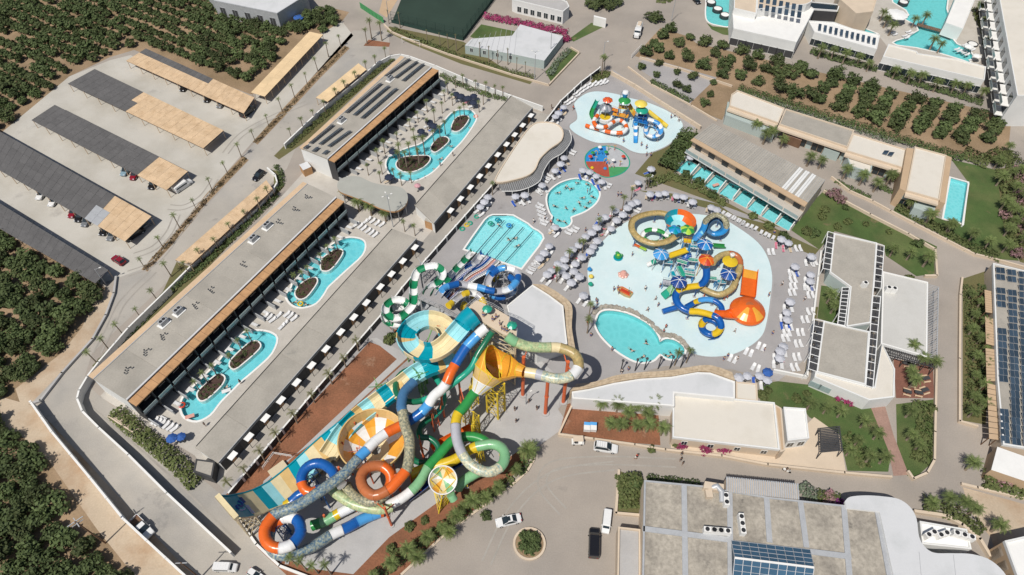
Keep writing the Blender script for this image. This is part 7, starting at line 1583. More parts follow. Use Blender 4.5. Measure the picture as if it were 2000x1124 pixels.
for (x, y, c_, lab) in ((1151,530,"skyblue","blue cone spray post on the left edge of the large splash pad"),(1154,544,"lemon","yellow spray mushroom on the left edge of the large splash pad"),(1153,559,"sea","teal spray mushroom on the left edge of the large splash pad")):
    p = G(x,y); t = thing("spray_post", (p.x,p.y,0), lab, "spray toy"); mb = MB(); mb.cyl((p.x,p.y,0),(p.x,p.y,.8),.1,.1,PL("white"),8); obj("stem", mb, t); mb = MB(); mb.lathe((p.x,p.y,.75),[(.62,0),(.4,.35),(.01,.5)] if c_ != "skyblue" else [(.6,0),(.05,.9)],PL(c_),12); obj("cap", mb, t)
# ---------------------------------------------------------------- parasols and loungers
mat("canvas_grey", (.44,.447,.485), .85, .05, .6, fine=.04, rnd=.06); mat("canvas_navy", (.02,.028,.055), .85, .1, .6); mat("canvas_blue", (.03,.10,.33), .85, .1, .6); mat("lounger_white", (.62,.62,.62), .6, .04, 1, rnd=.05); mat("towel_blue", (.03,.09,.38), .9, .1, 2)
mat("canvas_white", (.7,.7,.68), .8, .04, .6); mat("canvas_red", (.55,.30,.33), .8, .05, .6)
def parasol(canv, r=1.1, h=2.3, n=8):
    t = thing("parasol", (0,0,0), "", "parasol")
    mb = MB(); mb.cyl((0,0,0),(0,0,h+.35),.035,.03,M["white"],6); obj("pole", mb, t, True); mb = MB(); mb.cyl((0,0,0),(0,0,.14),.32,.3,M["charcoal"],10); obj("base", mb, t, True)
    mb = MB()
    for k in range(n):
        a, b = 2*pi*k/n, 2*pi*(k+1)/n; m_ = (a+b)/2; A = (r*cos(a),r*sin(a),h); B = (r*cos(b),r*sin(b),h); C = (r*.955*cos(pi/n)*cos(m_),r*.955*cos(pi/n)*sin(m_),h-.02); T = (0,0,h+.5); A2 = (r*.5*cos(a),r*.5*sin(a),h+.29); B2 = (r*.5*cos(b),r*.5*sin(b),h+.29)
        mb.add([A,C,B,B2,T,A2,(A[0],A[1],h-.2),(C[0],C[1],h-.22),(B[0],B[1],h-.2)],[(0,1,2,3,5),(5,3,4),(6,7,1,0),(7,8,2,1)],M[canv])
    obj("canopy", mb, t, True); return t
def lounger(seat="lounger_white"):
    t = thing("sun_lounger", (0,0,0), "", "sun lounger")
    for y in (-.34,.34): mb = MB(); mb.box((0,y,.34),(1.95,.06,.08),M["lounger_white"]); obj("side_rail", mb, t, True)
    mb = MB(); mb.box((-.3,0,.37),(1.25,.6,.06),M[seat]); obj("seat", mb, t, True)
    mb = MB(); mb.add([(.33,-.3,.38),(.33,.3,.38),(.93,.3,.78),(.93,-.3,.78),(.36,-.3,.33),(.36,.3,.33),(.97,.3,.73),(.97,-.3,.73)],[(0,3,2,1),(4,5,6,7),(0,1,5,4),(2,3,7,6),(0,4,7,3),(1,2,6,5)],M[seat]); obj("backrest", mb, t, True)
    for x in (-.8,.75):
        for y in (-.32,.32): mb = MB(); mb.box((x,y,.15),(.06,.06,.3),M["lounger_white"]); obj("leg", mb, t, True)
    return t
PG, PN, PB, PW, PR_ = Proto(parasol("canvas_grey")), Proto(parasol("canvas_navy",1.25)), Proto(parasol("canvas_blue",1.05)), Proto(parasol("canvas_white",1.4)), Proto(parasol("canvas_red",.95))
mat("towel_sand", (.50,.40,.28), .9, .1, 2); mat("towel_pink", (.50,.16,.22), .9, .1, 2)
LW, LB = Proto(lounger()), Proto(lounger("towel_blue"))
LT = [LB, Proto(lounger("towel_sand")), Proto(lounger("towel_pink"))]
ZONES = []
def para_set(pts, where, group, ang, pr=None, z=2.45, lo=(-1,1), kind="grey"):
    """parasols at photo points with loungers beside them"""
    for i, p in enumerate(pts):
        q = G(p[0],p[1],z); (pr or PG).put((q.x,q.y,0), R.uniform(0,.8), f"{nth(i)} {kind} parasol {where}", group, R.uniform(.92,1.08))
        for s in lo:
            a = ang+R.uniform(-.12,.12); x, y = q.x+cos(ang)*-.5-sin(ang)*.85*s, q.y+sin(ang)*-.5+cos(ang)*.85*s
            (LT[R.choice((0,0,1,2))] if R.random() < .3 else LW).put((x,y,.01), a, f"lounger {'left' if s > 0 else 'right'} of {nth(i)} parasol {where}", "loungers under "+group)
para_set([(1244,394),(1234,398),(1226,406),(1217,419),(1205,430),(1194,445),(1202,410),(1183,423),(1172,428),(1166,444),(1156,454),(1144,461),(1167,470),(1159,480),(1153,490),(1119,486),(1137,502),(1111,496),(1103,506),(1124,514),(1121,529),(1106,538),(1116,552),(1131,478),(1090,515),(1096,528),(1132,540),(1103,520)], "from the top in the dense cluster", "parasols in the dense cluster", radians(60), lo=(1,))
para_set([(1270,379),(1287,378),(1300,376),(1322,382),(1336,384),(1353,394),(1390,404),(1401,409)], "in the arc above the large splash pad", "parasols above the large splash pad", radians(-110))
para_set([(1102,307),(1095,320),(1084,332),(1059,361),(1025,381),(1007,383)], "from the top beside the curved bar", "parasols beside the bar", radians(120))
para_set([(1139,332),(1152,335),(1165,342),(1176,353)], "from the left above the family pool", "parasols above the family pool", radians(100))
para_set([(1073,479),(1063,494),(1054,504),(1085,443),(1077,527),(1069,536)], "from the top beside the landing pool", "parasols right of the landing pool", radians(50))
para_set([(953,384),(946,394),(938,403)], "from the top at the white lane wall", "parasols left of the landing pool", radians(45))
para_set([(1101,208),(1091,221),(1085,227)], "from the top left of the upper pad", "parasols left of the upper splash pad", radians(40))
para_set([(1272,330),(1247,355)], "from the top at the dark tree belt", "parasols by the suite trees", radians(20))
para_set([(1527,467),(1541,473),(1586,501),(1585,535),(1584,548),(1554,520),(1544,589),(1538,609),(1539,624),(1531,676),(1525,686),(1524,699)], "from the top on the right sun deck", "parasols on the right sun deck", radians(85))
para_set([(1485,733),(1500,741),(1461,733),(1444,737)], "at the end of the stone faced restaurant", "parasols by the restaurant", radians(80), lo=(1,))
para_set([(1500,727)], "at the end of the stone faced restaurant", "blue parasols", radians(80), PB, kind="blue", lo=())
para_set([(1140,577)], "beside the workshop's stone edge", "parasols by the workshop", radians(60))
para_set([(1349,307),(1410,330),(1436,351),(1465,366),(1520,389),(1557,407),(1380,318),(1492,378)], "from the left on the suite terraces", "parasols on the suite terraces", radians(-30), None, 2.4, lo=(1,))
para_set([(890,182),(900,187),(925,186),(925,199),(914,192),(822,255),(847,245),(767,295),(760,346),(838,238)], "from the north on the northern terrace", "navy parasols on the northern terrace", radians(30), PN, 2.4, (1,), "navy")
para_set([(352,852),(335,856)], "at the south tip of the southern terrace", "blue parasols on the southern terrace", radians(20), PB, 2.4, (), "blue")
para_set([(1893,91),(1910,108)], "beside the top right lagoon", "white parasols at the lagoon", radians(20), PW, 2.4, (1,), "white")
para_set([(815,362)], "by the bean shaped roof", "small red parasols", radians(20), PR_, 2.2, (), "pinkish")
p = G(1750,32,2.5); t = parasol("canvas_white", 3.6, 3.2, 10); t.location = (p.x,p.y,0); tag(t, "very large white canvas canopy beside the top right lagoon", "parasol")
p = G(583,34,2.2); t = parasol("canvas_blue", 1.8, 2.2, 10); t.location = (p.x,p.y,0); tag(t, "blue parasol on the apron beside the warehouse", "parasol")
def lset(pts, where, group, ang, pair=True):
    for i, p in enumerate(pts):
        q = G(*p)
        for s in ((-1,1) if pair else (0,)):
            a = ang+R.uniform(-.1,.1); x, y = q.x-sin(ang)*.55*s, q.y+cos(ang)*.55*s
            LW.put((x,y,.01), a, f"white lounger, {'left of '+nth(i)+' pair' if s > 0 else 'right of '+nth(i)+' pair' if s < 0 else nth(i)} {where}", group)
lset([(1505,495),(1552,535),(1548,549),(1548,562),(1546,574),(1540,642),(1536,653),(1533,663),(1582,565),(1582,579),(1582,611),(1571,627),(1562,652),(1558,674),(1555,700),(1551,720),(1588,515),(1558,488)], "from the top on the right sun deck", "loungers of the right sun deck", radians(95))
lset([(1485,680),(1461,691),(1430,704),(1475,721)], "from the right below the large splash pad", "loungers below the large splash pad", radians(60))
lset([(1490,458),(1505,465),(1471,447),(1454,441),(1447,436),(1427,426),(1437,431),(1415,420)], "from the right along the suite hedge", "loungers along the suite hedge", radians(-125))
lset([(1117,197),(1126,187),(1134,180),(1143,174),(1152,169),(1163,166),(1173,164),(1181,162),(1108,203)], "along the wall by the upper pad", "loungers by the upper splash pad wall", radians(40))
lset([(1054,405),(1057,413),(1058,421),(1061,430),(1063,437),(1111,455),(1123,450),(1080,452),(1180,362),(1187,364),(1244,412),(1072,348),(1067,354),(1054,376),(1118,300),(1047,518),(1042,524),(1036,531)], "round the family pool", "loungers round the family pool", radians(150))
lset([(696,441),(704,444),(711,448),(719,453),(726,457),(733,461),(720,431),(728,434),(737,438),(746,441),(713,436)], "of the group north of the middle lazy river", "loungers at the middle lazy river", radians(52), False)
lset([(527,622),(519,620),(561,616),(568,619),(575,624),(557,634),(551,640),(533,627),(545,618)], "of the group between the two southern lazy rivers", "loungers between the lazy rivers", radians(52), False)
lset([(304,824),(311,827),(318,829),(326,832),(334,836),(342,839)], "of the row at the southern terrace end", "loungers at the south end of the terrace", radians(52), False)
lset([(1590,62),(1885,92),(1896,98),(1870,100),(1745,68),(1768,74),(1775,66),(1885,107)], "round the top right lagoon", "loungers round the lagoon", radians(20))
for k in range(17):
    q = q1((k+.5)/17, 1.13); LW.put((q.x,q.y,.01), radians(-25), f"lounger on the {nth(k)} terrace from the south, long hotel block", "loungers under the long hotel block")
for k in range(11):
    q = q2((k+.5)/11, 1.13); LW.put((q.x,q.y,.01), radians(-25), f"lounger on the {nth(k)} terrace from the south, solar hotel block", "loungers under the solar hotel block")
for i,(x,y) in enumerate([(1389,4),(1402,17),(1416,29),(1765,4),(1900,86)]):
    p = G(x,y,.2); t = thing("sunbed_pod", (p.x,p.y,0), f"round white sunbed pod with dark ring, {nth(i)} from the left in the lagoons", "sunbed", "round sunbed pods in the lagoons")
    mb = MB(); mb.lathe((p.x,p.y,-.8),[(1.75,0),(1.75,1.1),(1.35,1.1)],M["charcoal"],18); obj("ring", mb, t); mb = MB(); mb.lathe((p.x,p.y,.28),[(1.35,0),(.01,.06)],M["canvas_white"],18); obj("mattress", mb, t)
t = thing("footbridge", (*xy(G(1825,62)),0), "dark timber footbridge across the top right lagoon", "bridge"); a, b = G(1790,49), G(1868,70)
for k in range(24): p = a.lerp(b,(k+.5)/24); mb = MB(); mb.box((p.x,p.y,.25),((b-a).length/24-.04,2.0,.1),M["brown_wood"],atan2(b.y-a.y,b.x-a.x)); obj("plank", mb, t)
# inflatables
for i,(x,y,c_,lab) in enumerate([(371,814,"pink","pink air mattress at the south end of the southern lazy river"),(356,792,"red","red round float at the edge of the southern lazy river"),(929,228,"pink","pink ring float at the north end of the northern lazy river"),(918,437,"sea","teal ring float left of the landing pool"),(912,440,"yellow","yellow ring float beside the teal one"),(903,448,"sea","teal float stacked nearest the wall"),(931,424,"sea","teal ring float alone on the deck"),(958,437,"sea","teal float in the corner of the landing pool"),(972,430,"teal","teal float second in the landing pool"),(994,441,"skyblue","blue double float in the landing pool"),(1398,362,"pink","pink float in a suite pool"),(442,764,"white","white float in the southern lazy river"),(587,594,"yellow","yellow ring float in the middle lazy river")]):
    p = G(x,y); t = thing("pool_float", (p.x,p.y,0), lab, "pool float"); mb = MB()
    if i in (0,10,11): mb.box((p.x,p.y,.08),(1.8,.8,.18),PL(c_),.4)
    else: mb.tube([(p.x+.55*cos(k*pi/7),p.y+.55*sin(k*pi/7),.1) for k in range(15)],.2,PL(c_),7,False)
    obj("float", mb, t)

# ---------------------------------------------------------------- people
SKIN = [mat("skin_"+k, c, .6, .05, 5, spec=.3) for k, c in (("a",(.45,.27,.18)),("b",(.30,.17,.11)),("c",(.52,.34,.25)))]
HAIRM = [mat("hair_"+k, c, .7, .1, 9) for k, c in (("dark",(.02,.015,.012)),("brown",(.08,.045,.025)),("fair",(.30,.20,.09)))]
CLOTH = {k: mat("cloth_"+k, c, .85, .06, 4) for k, c in dict(red=(.5,.05,.04), blue=(.03,.08,.30), black=(.02,.02,.022), white=(.65,.65,.63), green=(.03,.22,.10), pink=(.55,.12,.22), grey=(.2,.2,.21), yellow=(.6,.42,.05)).items()}
def body_mesh(J, E, name):
    """one continuous skin grown round a skeleton"""
    me = bpy.data.meshes.new(name); me.from_pydata([j[0] for j in J], E, []); o = bpy.data.objects.new(name, me); COL.objects.link(o)
    md = o.modifiers.new("skin", 'SKIN'); md.use_smooth_shade = True
    sv = me.skin_vertices[0].data
    for i, j in enumerate(J): sv[i].radius = (j[1], j[2]); sv[i].use_root = (i == 0)
    o.modifiers.new("sub", 'SUBSURF').levels = 1
    dg = bpy.context.evaluated_depsgraph_get(); m2 = bpy.data.meshes.new_from_object(o.evaluated_get(dg)); bpy.data.objects.remove(o); m2.name = name; return m2
EDG = [(0,1),(1,2),(2,3),(3,4),(2,5),(5,6),(6,7),(2,8),(8,9),(9,10),(0,11),(11,12),(12,13),(13,14),(0,15),(15,16),(16,17),(17,18)]
def pose(kind):
    if kind == "stand": P = [(0,0,.95),(0,0,1.15),(0,.0,1.38),(0,.01,1.52),(0,.03,1.68),(-.19,0,1.36),(-.25,.03,1.1),(-.25,.10,.86),(.19,0,1.36),(.25,-.02,1.1),(.24,.06,.86),(-.1,0,.88),(-.11,.04,.5),(-.11,0,.08),(-.12,.14,.03),(.1,0,.88),(.11,.0,.5),(.11,-.05,.08),(.12,.09,.03)]
    elif kind == "walk": P = [(0,0,.94),(0,.01,1.14),(0,.03,1.37),(0,.05,1.51),(0,.08,1.67),(-.19,.03,1.35),(-.24,-.12,1.12),(-.22,-.1,.9),(.19,.03,1.35),(.24,.16,1.12),(.2,.32,.98),(-.1,0,.87),(-.11,.22,.52),(-.11,.25,.1),(-.12,.38,.05),(.1,0,.87),(.11,-.08,.5),(.11,-.36,.14),(.12,-.26,.03)]
    elif kind == "lie": P = [(0,0,.5),(0,-.2,.52),(0,-.42,.6),(0,-.54,.7),(0,-.68,.78),(-.19,-.42,.58),(-.3,-.2,.5),(-.25,.02,.47),(.19,-.42,.58),(.3,-.2,.5),(.25,.02,.47),(-.1,.08,.49),(-.12,.5,.52),(-.12,.92,.47),(-.13,.98,.58),(.1,.08,.49),(.12,.48,.62),(.12,.9,.47),(.13,.96,.58)]
    else: P = [(0,0,-.12),(0,.2,-.08),(0,.42,-.02),(0,.55,.05),(0,.68,.12),(-.19,.42,-.03),(-.42,.55,-.05),(-.6,.75,-.05),(.19,.42,-.03),(.45,.4,-.05),(.7,.3,-.05),(-.1,-.08,-.14),(-.14,-.5,-.16),(-.16,-.9,-.2),(-.18,-1.02,-.2),(.1,-.08,-.14),(.16,-.48,-.2),(.14,-.86,-.22),(.14,-.98,-.22)]
    r = [(.15,.11),(.135,.1),(.16,.1),(.055,.055),(.105,.12),(.065,.06),(.048,.045),(.04,.03),(.065,.06),(.048,.045),(.04,.03),(.1,.1),(.065,.065),(.045,.045),(.04,.03),(.1,.1),(.065,.065),(.045,.045),(.04,.03)]
    return [(p, a, b) for p, (a, b) in zip(P, r)]
def person(kind, skin, hair, top, bot):
    t = thing("person", (0,0,0), "", "person"); J = pose(kind); me = body_mesh(J, EDG, "body"); me.materials.append(skin); o = bpy.data.objects.new("body", me); COL.objects.link(o); o.parent = t
    h = Vector(J[4][0]); d = (h-Vector(J[3][0])).normalized(); mb = MB()
    q = Vector((0,0,1)).rotation_difference(d).to_matrix(); ring = [(.118,-.03),(.122,.04),(.095,.1),(.01,.135)]
    for i in range(3):
        for k in range(8):
            a, b = k*pi/4, (k+1)*pi/4; (r0,z0),(r1,z1) = ring[i],ring[i+1]
            mb.add([h+q @ Vector((r_*cos(x),r_*sin(x)-.015,z_)) for r_,z_,x in ((r0,z0,a),(r0,z0,b),(r1,z1,b),(r1,z1,a))],[(0,1,2,3)],hair,True)
    obj("hair", mb, t, True)
    hip, wa, ch = Vector(J[0][0]), Vector(J[1][0]), Vector(J[2][0]); mb = MB(); k1, k2 = Vector(J[12][0]), Vector(J[16][0])
    for a, b in ((Vector(J[11][0]),k1),(Vector(J[15][0]),k2)): mb.tube([a, a.lerp(b,.55)],[.125,.1],bot,8,True)
    mb.tube([hip.lerp(Vector(J[11][0]),.3)-(wa-hip)*.25, hip+(wa-hip)*.45],[.17,.165],bot,10,True); obj("shorts", mb, t, True)
    if top: mb = MB(); mb.tube([hip+(wa-hip)*.4, wa, ch, ch+(ch-wa)*.25],[.165,.16,.19,.1],top,10,True); obj("shirt", mb, t, True)
    return t
PP = {k: Proto(person(k, s, h, t_, b)) for k, s, h, t_, b in (("stand",SKIN[0],HAIRM[0],None,CLOTH["blue"]),("walk",SKIN[2],HAIRM[1],CLOTH["white"],CLOTH["black"]),("lie",SKIN[0],HAIRM[1],None,CLOTH["pink"]),("swim",SKIN[2],HAIRM[0],None,CLOTH["black"]))}
PP["walk2"] = Proto(person("walk",SKIN[0],HAIRM[0],CLOTH["red"],CLOTH["black"])); PP["stand2"] = Proto(person("stand",SKIN[1],HAIRM[0],CLOTH["black"],CLOTH["grey"]))
def folk(kind, pts, label, group, z=0.):
    for i, p in enumerate(pts): q = G(*p, z); PP[kind].put((q.x,q.y,z), R.uniform(0,6.28), label.format(n=nth(i)), group, R.uniform(.92,1.06))
folk("swim", [(1115,368),(1090,376),(1105,365),(1128,357),(1148,360),(1084,402),(1105,405),(1132,397),(1138,386),(1158,384),(1145,405),(1150,395),(1120,410),(1092,430),(1104,434)], "{n} bather swimming in the round family pool", "bathers in the family pool", -.02)
folk("swim", [(993,467),(1005,465),(975,440),(1010,480)], "{n} bather in the landing pool", "bathers in the landing pool", -.02)
folk("swim", [(1233,683),(1255,697),(1262,668),(1302,694),(1310,690)], "{n} bather in the egg shaped pool", "bathers in the egg pool", -.02)
folk("swim", [(575,590),(600,595),(440,757),(830,345),(850,330),(800,350),(920,250),(860,310),(880,285)], "{n} bather drifting in the lazy rivers", "bathers in the lazy rivers", -.02)
folk("stand", [(1234,501),(1165,592),(1166,598),(1198,569),(1206,567),(1208,575),(1310,232),(1252,286),(1217,279),(1262,292),(1164,590),(1420,698),(1412,705),(1500,580),(1212,384),(1206,384),(1152,375),(1147,378),(1262,306),(1270,307)], "{n} bather standing in the wading area of the splash pads", "bathers at the splash pads", .04)
folk("walk", [(1240,898),(1012,640),(985,630)], "{n} person in a white shirt and black shorts walking", "walkers in white shirts")
folk("walk2", [(1243,894)], "person in a red shirt walking on the lower road", None)
folk("stand2", [(1330,890),(1328,902),(1332,909),(1005,803),(1048,801),(1008,826),(983,793),(1033,787),(1185,884),(640,285),(742,282),(885,306),(860,325),(440,823),(402,833),(471,750),(1080,220),(1077,213)], "{n} person in dark clothes standing about the park", "people in dark clothes")
folk("lie", [(1190,425),(1205,437),(1175,462),(1214,412),(1128,508),(1540,630),(1522,702),(1585,506),(1010,392),(1096,325),(1142,338),(1180,450)], "{n} sunbather lying under the parasols", "sunbathers")
folk("stand", [(951,604),(962,628),(976,636),(944,620),(980,645),(985,648),(990,650),(969,623)], "{n} rider waiting on the slide tower deck", "riders on the tower deck", ZD)
rq = random.Random(77); cand = [(rq.uniform(1010,1580), rq.uniform(170,735)) for k in range(900)]; DK_ = [xy(v) for v in GP([(1163,142),(1362,245),(1300,330),(1400,393),(1600,488),(1575,700),(1430,712),(1120,755),(1060,560),(1010,400),(1062,238)])]
spots = [c_ for c_ in cand if inside(xy(G(*c_)), DK_) and not any(inside(xy(G(*c_)), h_) for h_ in HOLES)][:44]
folk("walk2", spots[:10], "{n} person in a red top strolling on the grey deck", "strollers in red tops"); folk("walk", spots[10:24], "{n} person in a white shirt strolling on the grey deck", "strollers in white shirts"); folk("stand", spots[24:44], "{n} bather in blue shorts about the grey deck and splash pads", "bathers in blue shorts")

# ---------------------------------------------------------------- vehicles
mat("car_white", (.68,.68,.67), .25, .02, .5, spec=.5, fine=0); mat("car_black", (.012,.012,.014), .18, .05, .5, spec=.6, fine=0); mat("car_red", (.22,.012,.025), .22, .05, .5, spec=.5, fine=0); mat("car_grey", (.16,.17,.18), .25, .05, .5, spec=.5, fine=0); mat("car_blue", (.20,.30,.36), .25, .05, .5, spec=.5, fine=0)
mat("tyre", (.015,.015,.015), .9, .1, 4); mat("lamp_clear", (.6,.62,.65), .15, 0, 1, fine=0); mat("lamp_red", (.35,.01,.01), .2, 0, 1, fine=0)
def loft(mb, st, m, cap=True):
    """st: list of (x, half width, z low, z high, top half width)"""
    rings = []
    for x, w_, z0, z1, tw in st: rings.append([(x,-w_,z0),(x,-w_,z0+(z1-z0)*.6),(x,-tw,z1),(x,tw,z1),(x,w_,z0+(z1-z0)*.6),(x,w_,z0)])
    for i in range(len(rings)-1):
        vs = rings[i]+rings[i+1]; mb.add(vs, [(j,(j+1) % 6,6+(j+1) % 6,6+j) for j in range(6)], m, False)
    if cap: mb.add(rings[0], [(0,1,2,3,4,5)], m); mb.add(rings[-1], [(5,4,3,2,1,0)], m)
def car(kind, paint):
    t = thing({"saloon":"parked_car","hatch":"parked_car","suv":"parked_car","van":"parked_van","pickup":"pickup_truck"}[kind], (0,0,0), "", {"van":"van","pickup":"pickup truck"}.get(kind,"car")); p = M[paint]
    L, W, H = dict(saloon=(4.75,.9,1.45), hatch=(4.1,.87,1.5), suv=(4.7,.93,1.75), van=(5.3,.97,1.95), pickup=(5.3,.93,1.8))[kind]; h = L/2; hb = .86 if kind in ("saloon","hatch") else 1.02; mb = MB()
    if kind == "van": loft(mb, [(-h,W*.94,.35,H-.1,W*.8),(-h+.15,W,.25,H,W*.86),(h-1.6,W,.25,H,W*.86),(h-.95,W,.25,1.25,W*.86),(h-.15,W*.94,.28,1.0,W*.8),(h,W*.85,.35,.85,W*.75)], p)
    elif kind == "pickup": loft(mb, [(-.45,W,.3,hb,W*.94),(h-1.3,W,.3,hb,W*.92),(h-.2,W*.95,.3,hb-.05,W*.85),(h,W*.86,.38,.8,W*.78)], p)
    else: loft(mb, [(-h,W*.86,.4,hb-.06,W*.76),(-h+.25,W*.97,.24,hb,W*.86),(-h+1.0,W,.24,hb+.02,W*.9),(h-1.4,W,.24,hb,W*.9),(h-.35,W*.95,.25,hb-.14,W*.82),(h,W*.82,.36,hb-.28,W*.72)], p)
    obj("body", mb, t, True)
    mb = MB()   # glazed cabin and its painted roof
    if kind == "van": fr, rr_ = h-1.55, -h+.05; mb.add([(h-.92,-.74,1.27),(h-.92,.74,1.27),(h-1.58,.72,H-.05),(h-1.58,-.72,H-.05)],[(0,1,2,3)],M["glass_dark"]); loft(mb, [(-h+.4,W+.012,1.2,1.62,W*.9),(h-1.75,W+.012,1.2,1.62,W*.9)], M["glass_dark"])
    elif kind == "pickup": loft(mb, [(-.45,W*.9,hb-.02,H-.06,W*.72),(-.2,W*.92,hb-.02,H,W*.74),(.75,W*.92,hb-.02,H,W*.74),(h-1.25,W*.88,hb-.02,hb+.05,W*.8)], M["glass_dark"])
    else:
        b0 = -h+(.85 if kind == "saloon" else .12); b1 = b0+(.75 if kind == "saloon" else .3); loft(mb, [(b0,W*.86,hb-.02,hb+.06,W*.74),(b1,W*.9,hb-.02,H-.03,W*.7),(h-2.2,W*.9,hb-.02,H-.03,W*.72),(h-1.25,W*.86,hb-.02,hb+.04,W*.76)], M["glass_dark"])
    obj("windows", mb, t, True); mb = MB()
    if kind == "pickup": mb.prism([(-.2,-W*.73),(.72,-W*.73),(.72,W*.73),(-.2,W*.73)],H-.02,H+.03,p); mb.prism([(-h,-W),(-.5,-W),(-.5,W),(-h,W)],.5,.62,M["brown_wood"]); mb.box((-h+(h-.5)/2,-W+.05,.8),(h-.5,.1,.55),p); mb.box((-h+(h-.5)/2,W-.05,.8),(h-.5,.1,.55),p); mb.box((-h+.05,0,.8),(.1,W*2,.55),p)
    elif kind != "van":
        mb.prism([(b1+.03,-W*.7),(h-2.22,-W*.715),(h-2.22,W*.715),(b1+.03,W*.7)],H-.06,H+.01,p)
        if kind == "saloon": mb.prism([(-.35,-.42),(.35,-.42),(.35,.42),(-.35,.42)],H,H+.02,M["glass_dark"])
        for s in (-1,1):
            mb.bar((h-1.3,s*W*.8,hb+.03),(h-2.22,s*W*.715,H-.03),.08,.06,p); mb.bar((b0,s*W*.78,hb+.03),(b1,s*W*.7,H-.03),.1,.06,p)
        if kind == "suv":
            for k in range(4): mb.box((b1+.25+k*.45,0,H+.1),(.05,W*1.4,.05),M["steel"])
            for s in (-1,1): mb.box((b1+.9,s*W*.66,H+.08),(2.0,.05,.05),M["steel"])
    else:
        for k in range(5): mb.box((-h+.6+k*.6,0,H+.005),(.06,W*1.5,.03),p)
    obj("roof", mb, t, True)
    for x in (-h+.9,h-.9):
        for s in (-1,1):
            mb = MB(); mb.cyl((x,s*(W-.2),.33),(x,s*(W+.01),.33),.33,.33,M["tyre"],14); w_ = obj("wheel", mb, t, True); mb = MB(); mb.cyl((x,s*(W-.02),.33),(x,s*(W+.025),.33),.19,.17,M["steel"],10); obj("rim", mb, w_, True)
    for s in (-1,1):
        mb = MB(); mb.box((h-.1,s*W*.62,.68),(.18,.36,.14),M["lamp_clear"]); obj("headlight", mb, t, True); mb = MB(); mb.box((-h+.05,s*W*.66,.8),(.12,.3,.16),M["lamp_red"]); obj("tail_light", mb, t, True)
        mb = MB(); mb.box((h-1.55,s*(W+.1),hb+.05),(.14,.2,.13),p); obj("mirror", mb, t, True)
    return t
CARS = {}
def park(kind, paint, back, front, label, group=None, sc=1.):
    k = (kind, paint)
    if k not in CARS: CARS[k] = Proto(car(kind, paint))
    a, b = G(*back), G(*front); c = (a+b)/2; CARS[k].put((c.x,c.y,.02), atan2(b.y-a.y,b.x-a.x), label, group, sc)
park("saloon","car_white",(1015,1014),(971,1024),"white saloon car with dark sunroof beside the roundabout island")
park("van","car_black",(1159,1086),(1160,1042),"long black van parked beside the stained roof building")
park("van","car_white",(1186,1004),(1182,1040),"white van parked behind the long black van", None, .8)
park("suv","car_white",(1163,874),(1202,880),"white estate car with roof rack in front of the red bed")
park("pickup","car_white",(264,1016),(297,1048),"white pickup truck with open brown bed at the perimeter wall")
park("van","car_white",(424,1110),(462,1111),"white van at the bottom edge of the perimeter road", None, .76)
park("hatch","car_white",(488,1116),(515,1134),"white car cut by the bottom edge of the photo", None, .8)
park("hatch","car_red",(247,520),(220,503),"dark red car driving by the lowest carport")
park("van","car_white",(343,377),(374,356),"white van parked at the end of the third carport")
park("hatch","car_black",(512,341),(500,352),"dark car in front of the curved hedge end")
park("van","car_black",(476,230),(494,214),"black van at the end of the northernmost carport")
park("hatch","car_grey",(272,452),(296,434),"grey car at the notch of the widest carport"); park("van","car_black",(250,470),(278,452),"dark van at the reed end of the widest carport")
for i,(x,y,c_,lab) in enumerate([(246,338,"car_blue","pale blue car half under the third carport"),(264,346,"car_red","red car beside the pale blue car under the third carport"),(300,364,"car_black","dark car under the reed end of the third carport"),(82,384,"car_white","white car half under the widest carport, left of its twin"),(106,397,"car_white","white car half under the widest carport, right of its twin"),(145,419,"car_red","red car under the widest carport"),(158,427,"car_black","dark car next to the red one under the widest carport"),(171,436,"car_grey","grey car third in the close row under the widest carport"),(206,453,"car_black","dark car before the reed end of the widest carport"),(221,463,"car_grey","grey car at the reed end of the widest carport"),(360,175,"car_black","dark car under the northernmost carport, leftmost"),(407,196,"car_black","dark car under the northernmost carport, middle"),(432,207,"car_grey","grey car under the northernmost carport, rightmost")]):
    park("hatch", c_, (x+6,y-9), (x-4,y+6), lab)
park("saloon","car_black",(1353,-3),(1365,10),"black car on the top road beside the lagoon"); park("pickup","car_white",(1503,98),(1523,104),"white pickup on the road below the white hotel"); park("hatch","car_white",(1466,88),(1483,93),"white car in front of the dark garage")
# lorry
a, b = G(1250,52), G(1240,84); c = (a+b)/2; t = thing("lorry", (c.x,c.y,0), "white tanker lorry with bonnet parked at the entrance gate", "lorry", rz=atan2(b.y-a.y,b.x-a.x))
mb = MB(); mb.box((-1.2,0,.8),(5.0,2.0,.3),M["charcoal"]); obj("chassis", mb, t, True); mb = MB(); mb.tube([(-3.6,0,1.75),(-.3,0,1.75)],1.05,M["white"],14); obj("tank", mb, t, True); mb = MB(); mb.box((-1.9,0,2.9),(2.2,1.2,.3),M["cream"]); obj("tank_top", mb, t, True)
mb = MB(); loft(mb, [(.2,1.1,.6,2.7,1.0),(1.5,1.1,.6,2.7,1.0),(1.9,1.1,.6,1.75,1.0)], M["car_white"]); loft(mb, [(1.9,.85,.6,1.6,.7),(3.2,.8,.6,1.45,.65)], M["car_white"]); obj("cab", mb, t, True)
mb = MB(); mb.add([(1.52,-.95,2.6),(1.52,.95,2.6),(1.92,.98,1.8),(1.92,-.98,1.8)],[(0,3,2,1)],M["glass_dark"]); mb.box((.9,0,2.25),(.9,2.13,.5),M["glass_dark"]); obj("windscreen", mb, t, True)
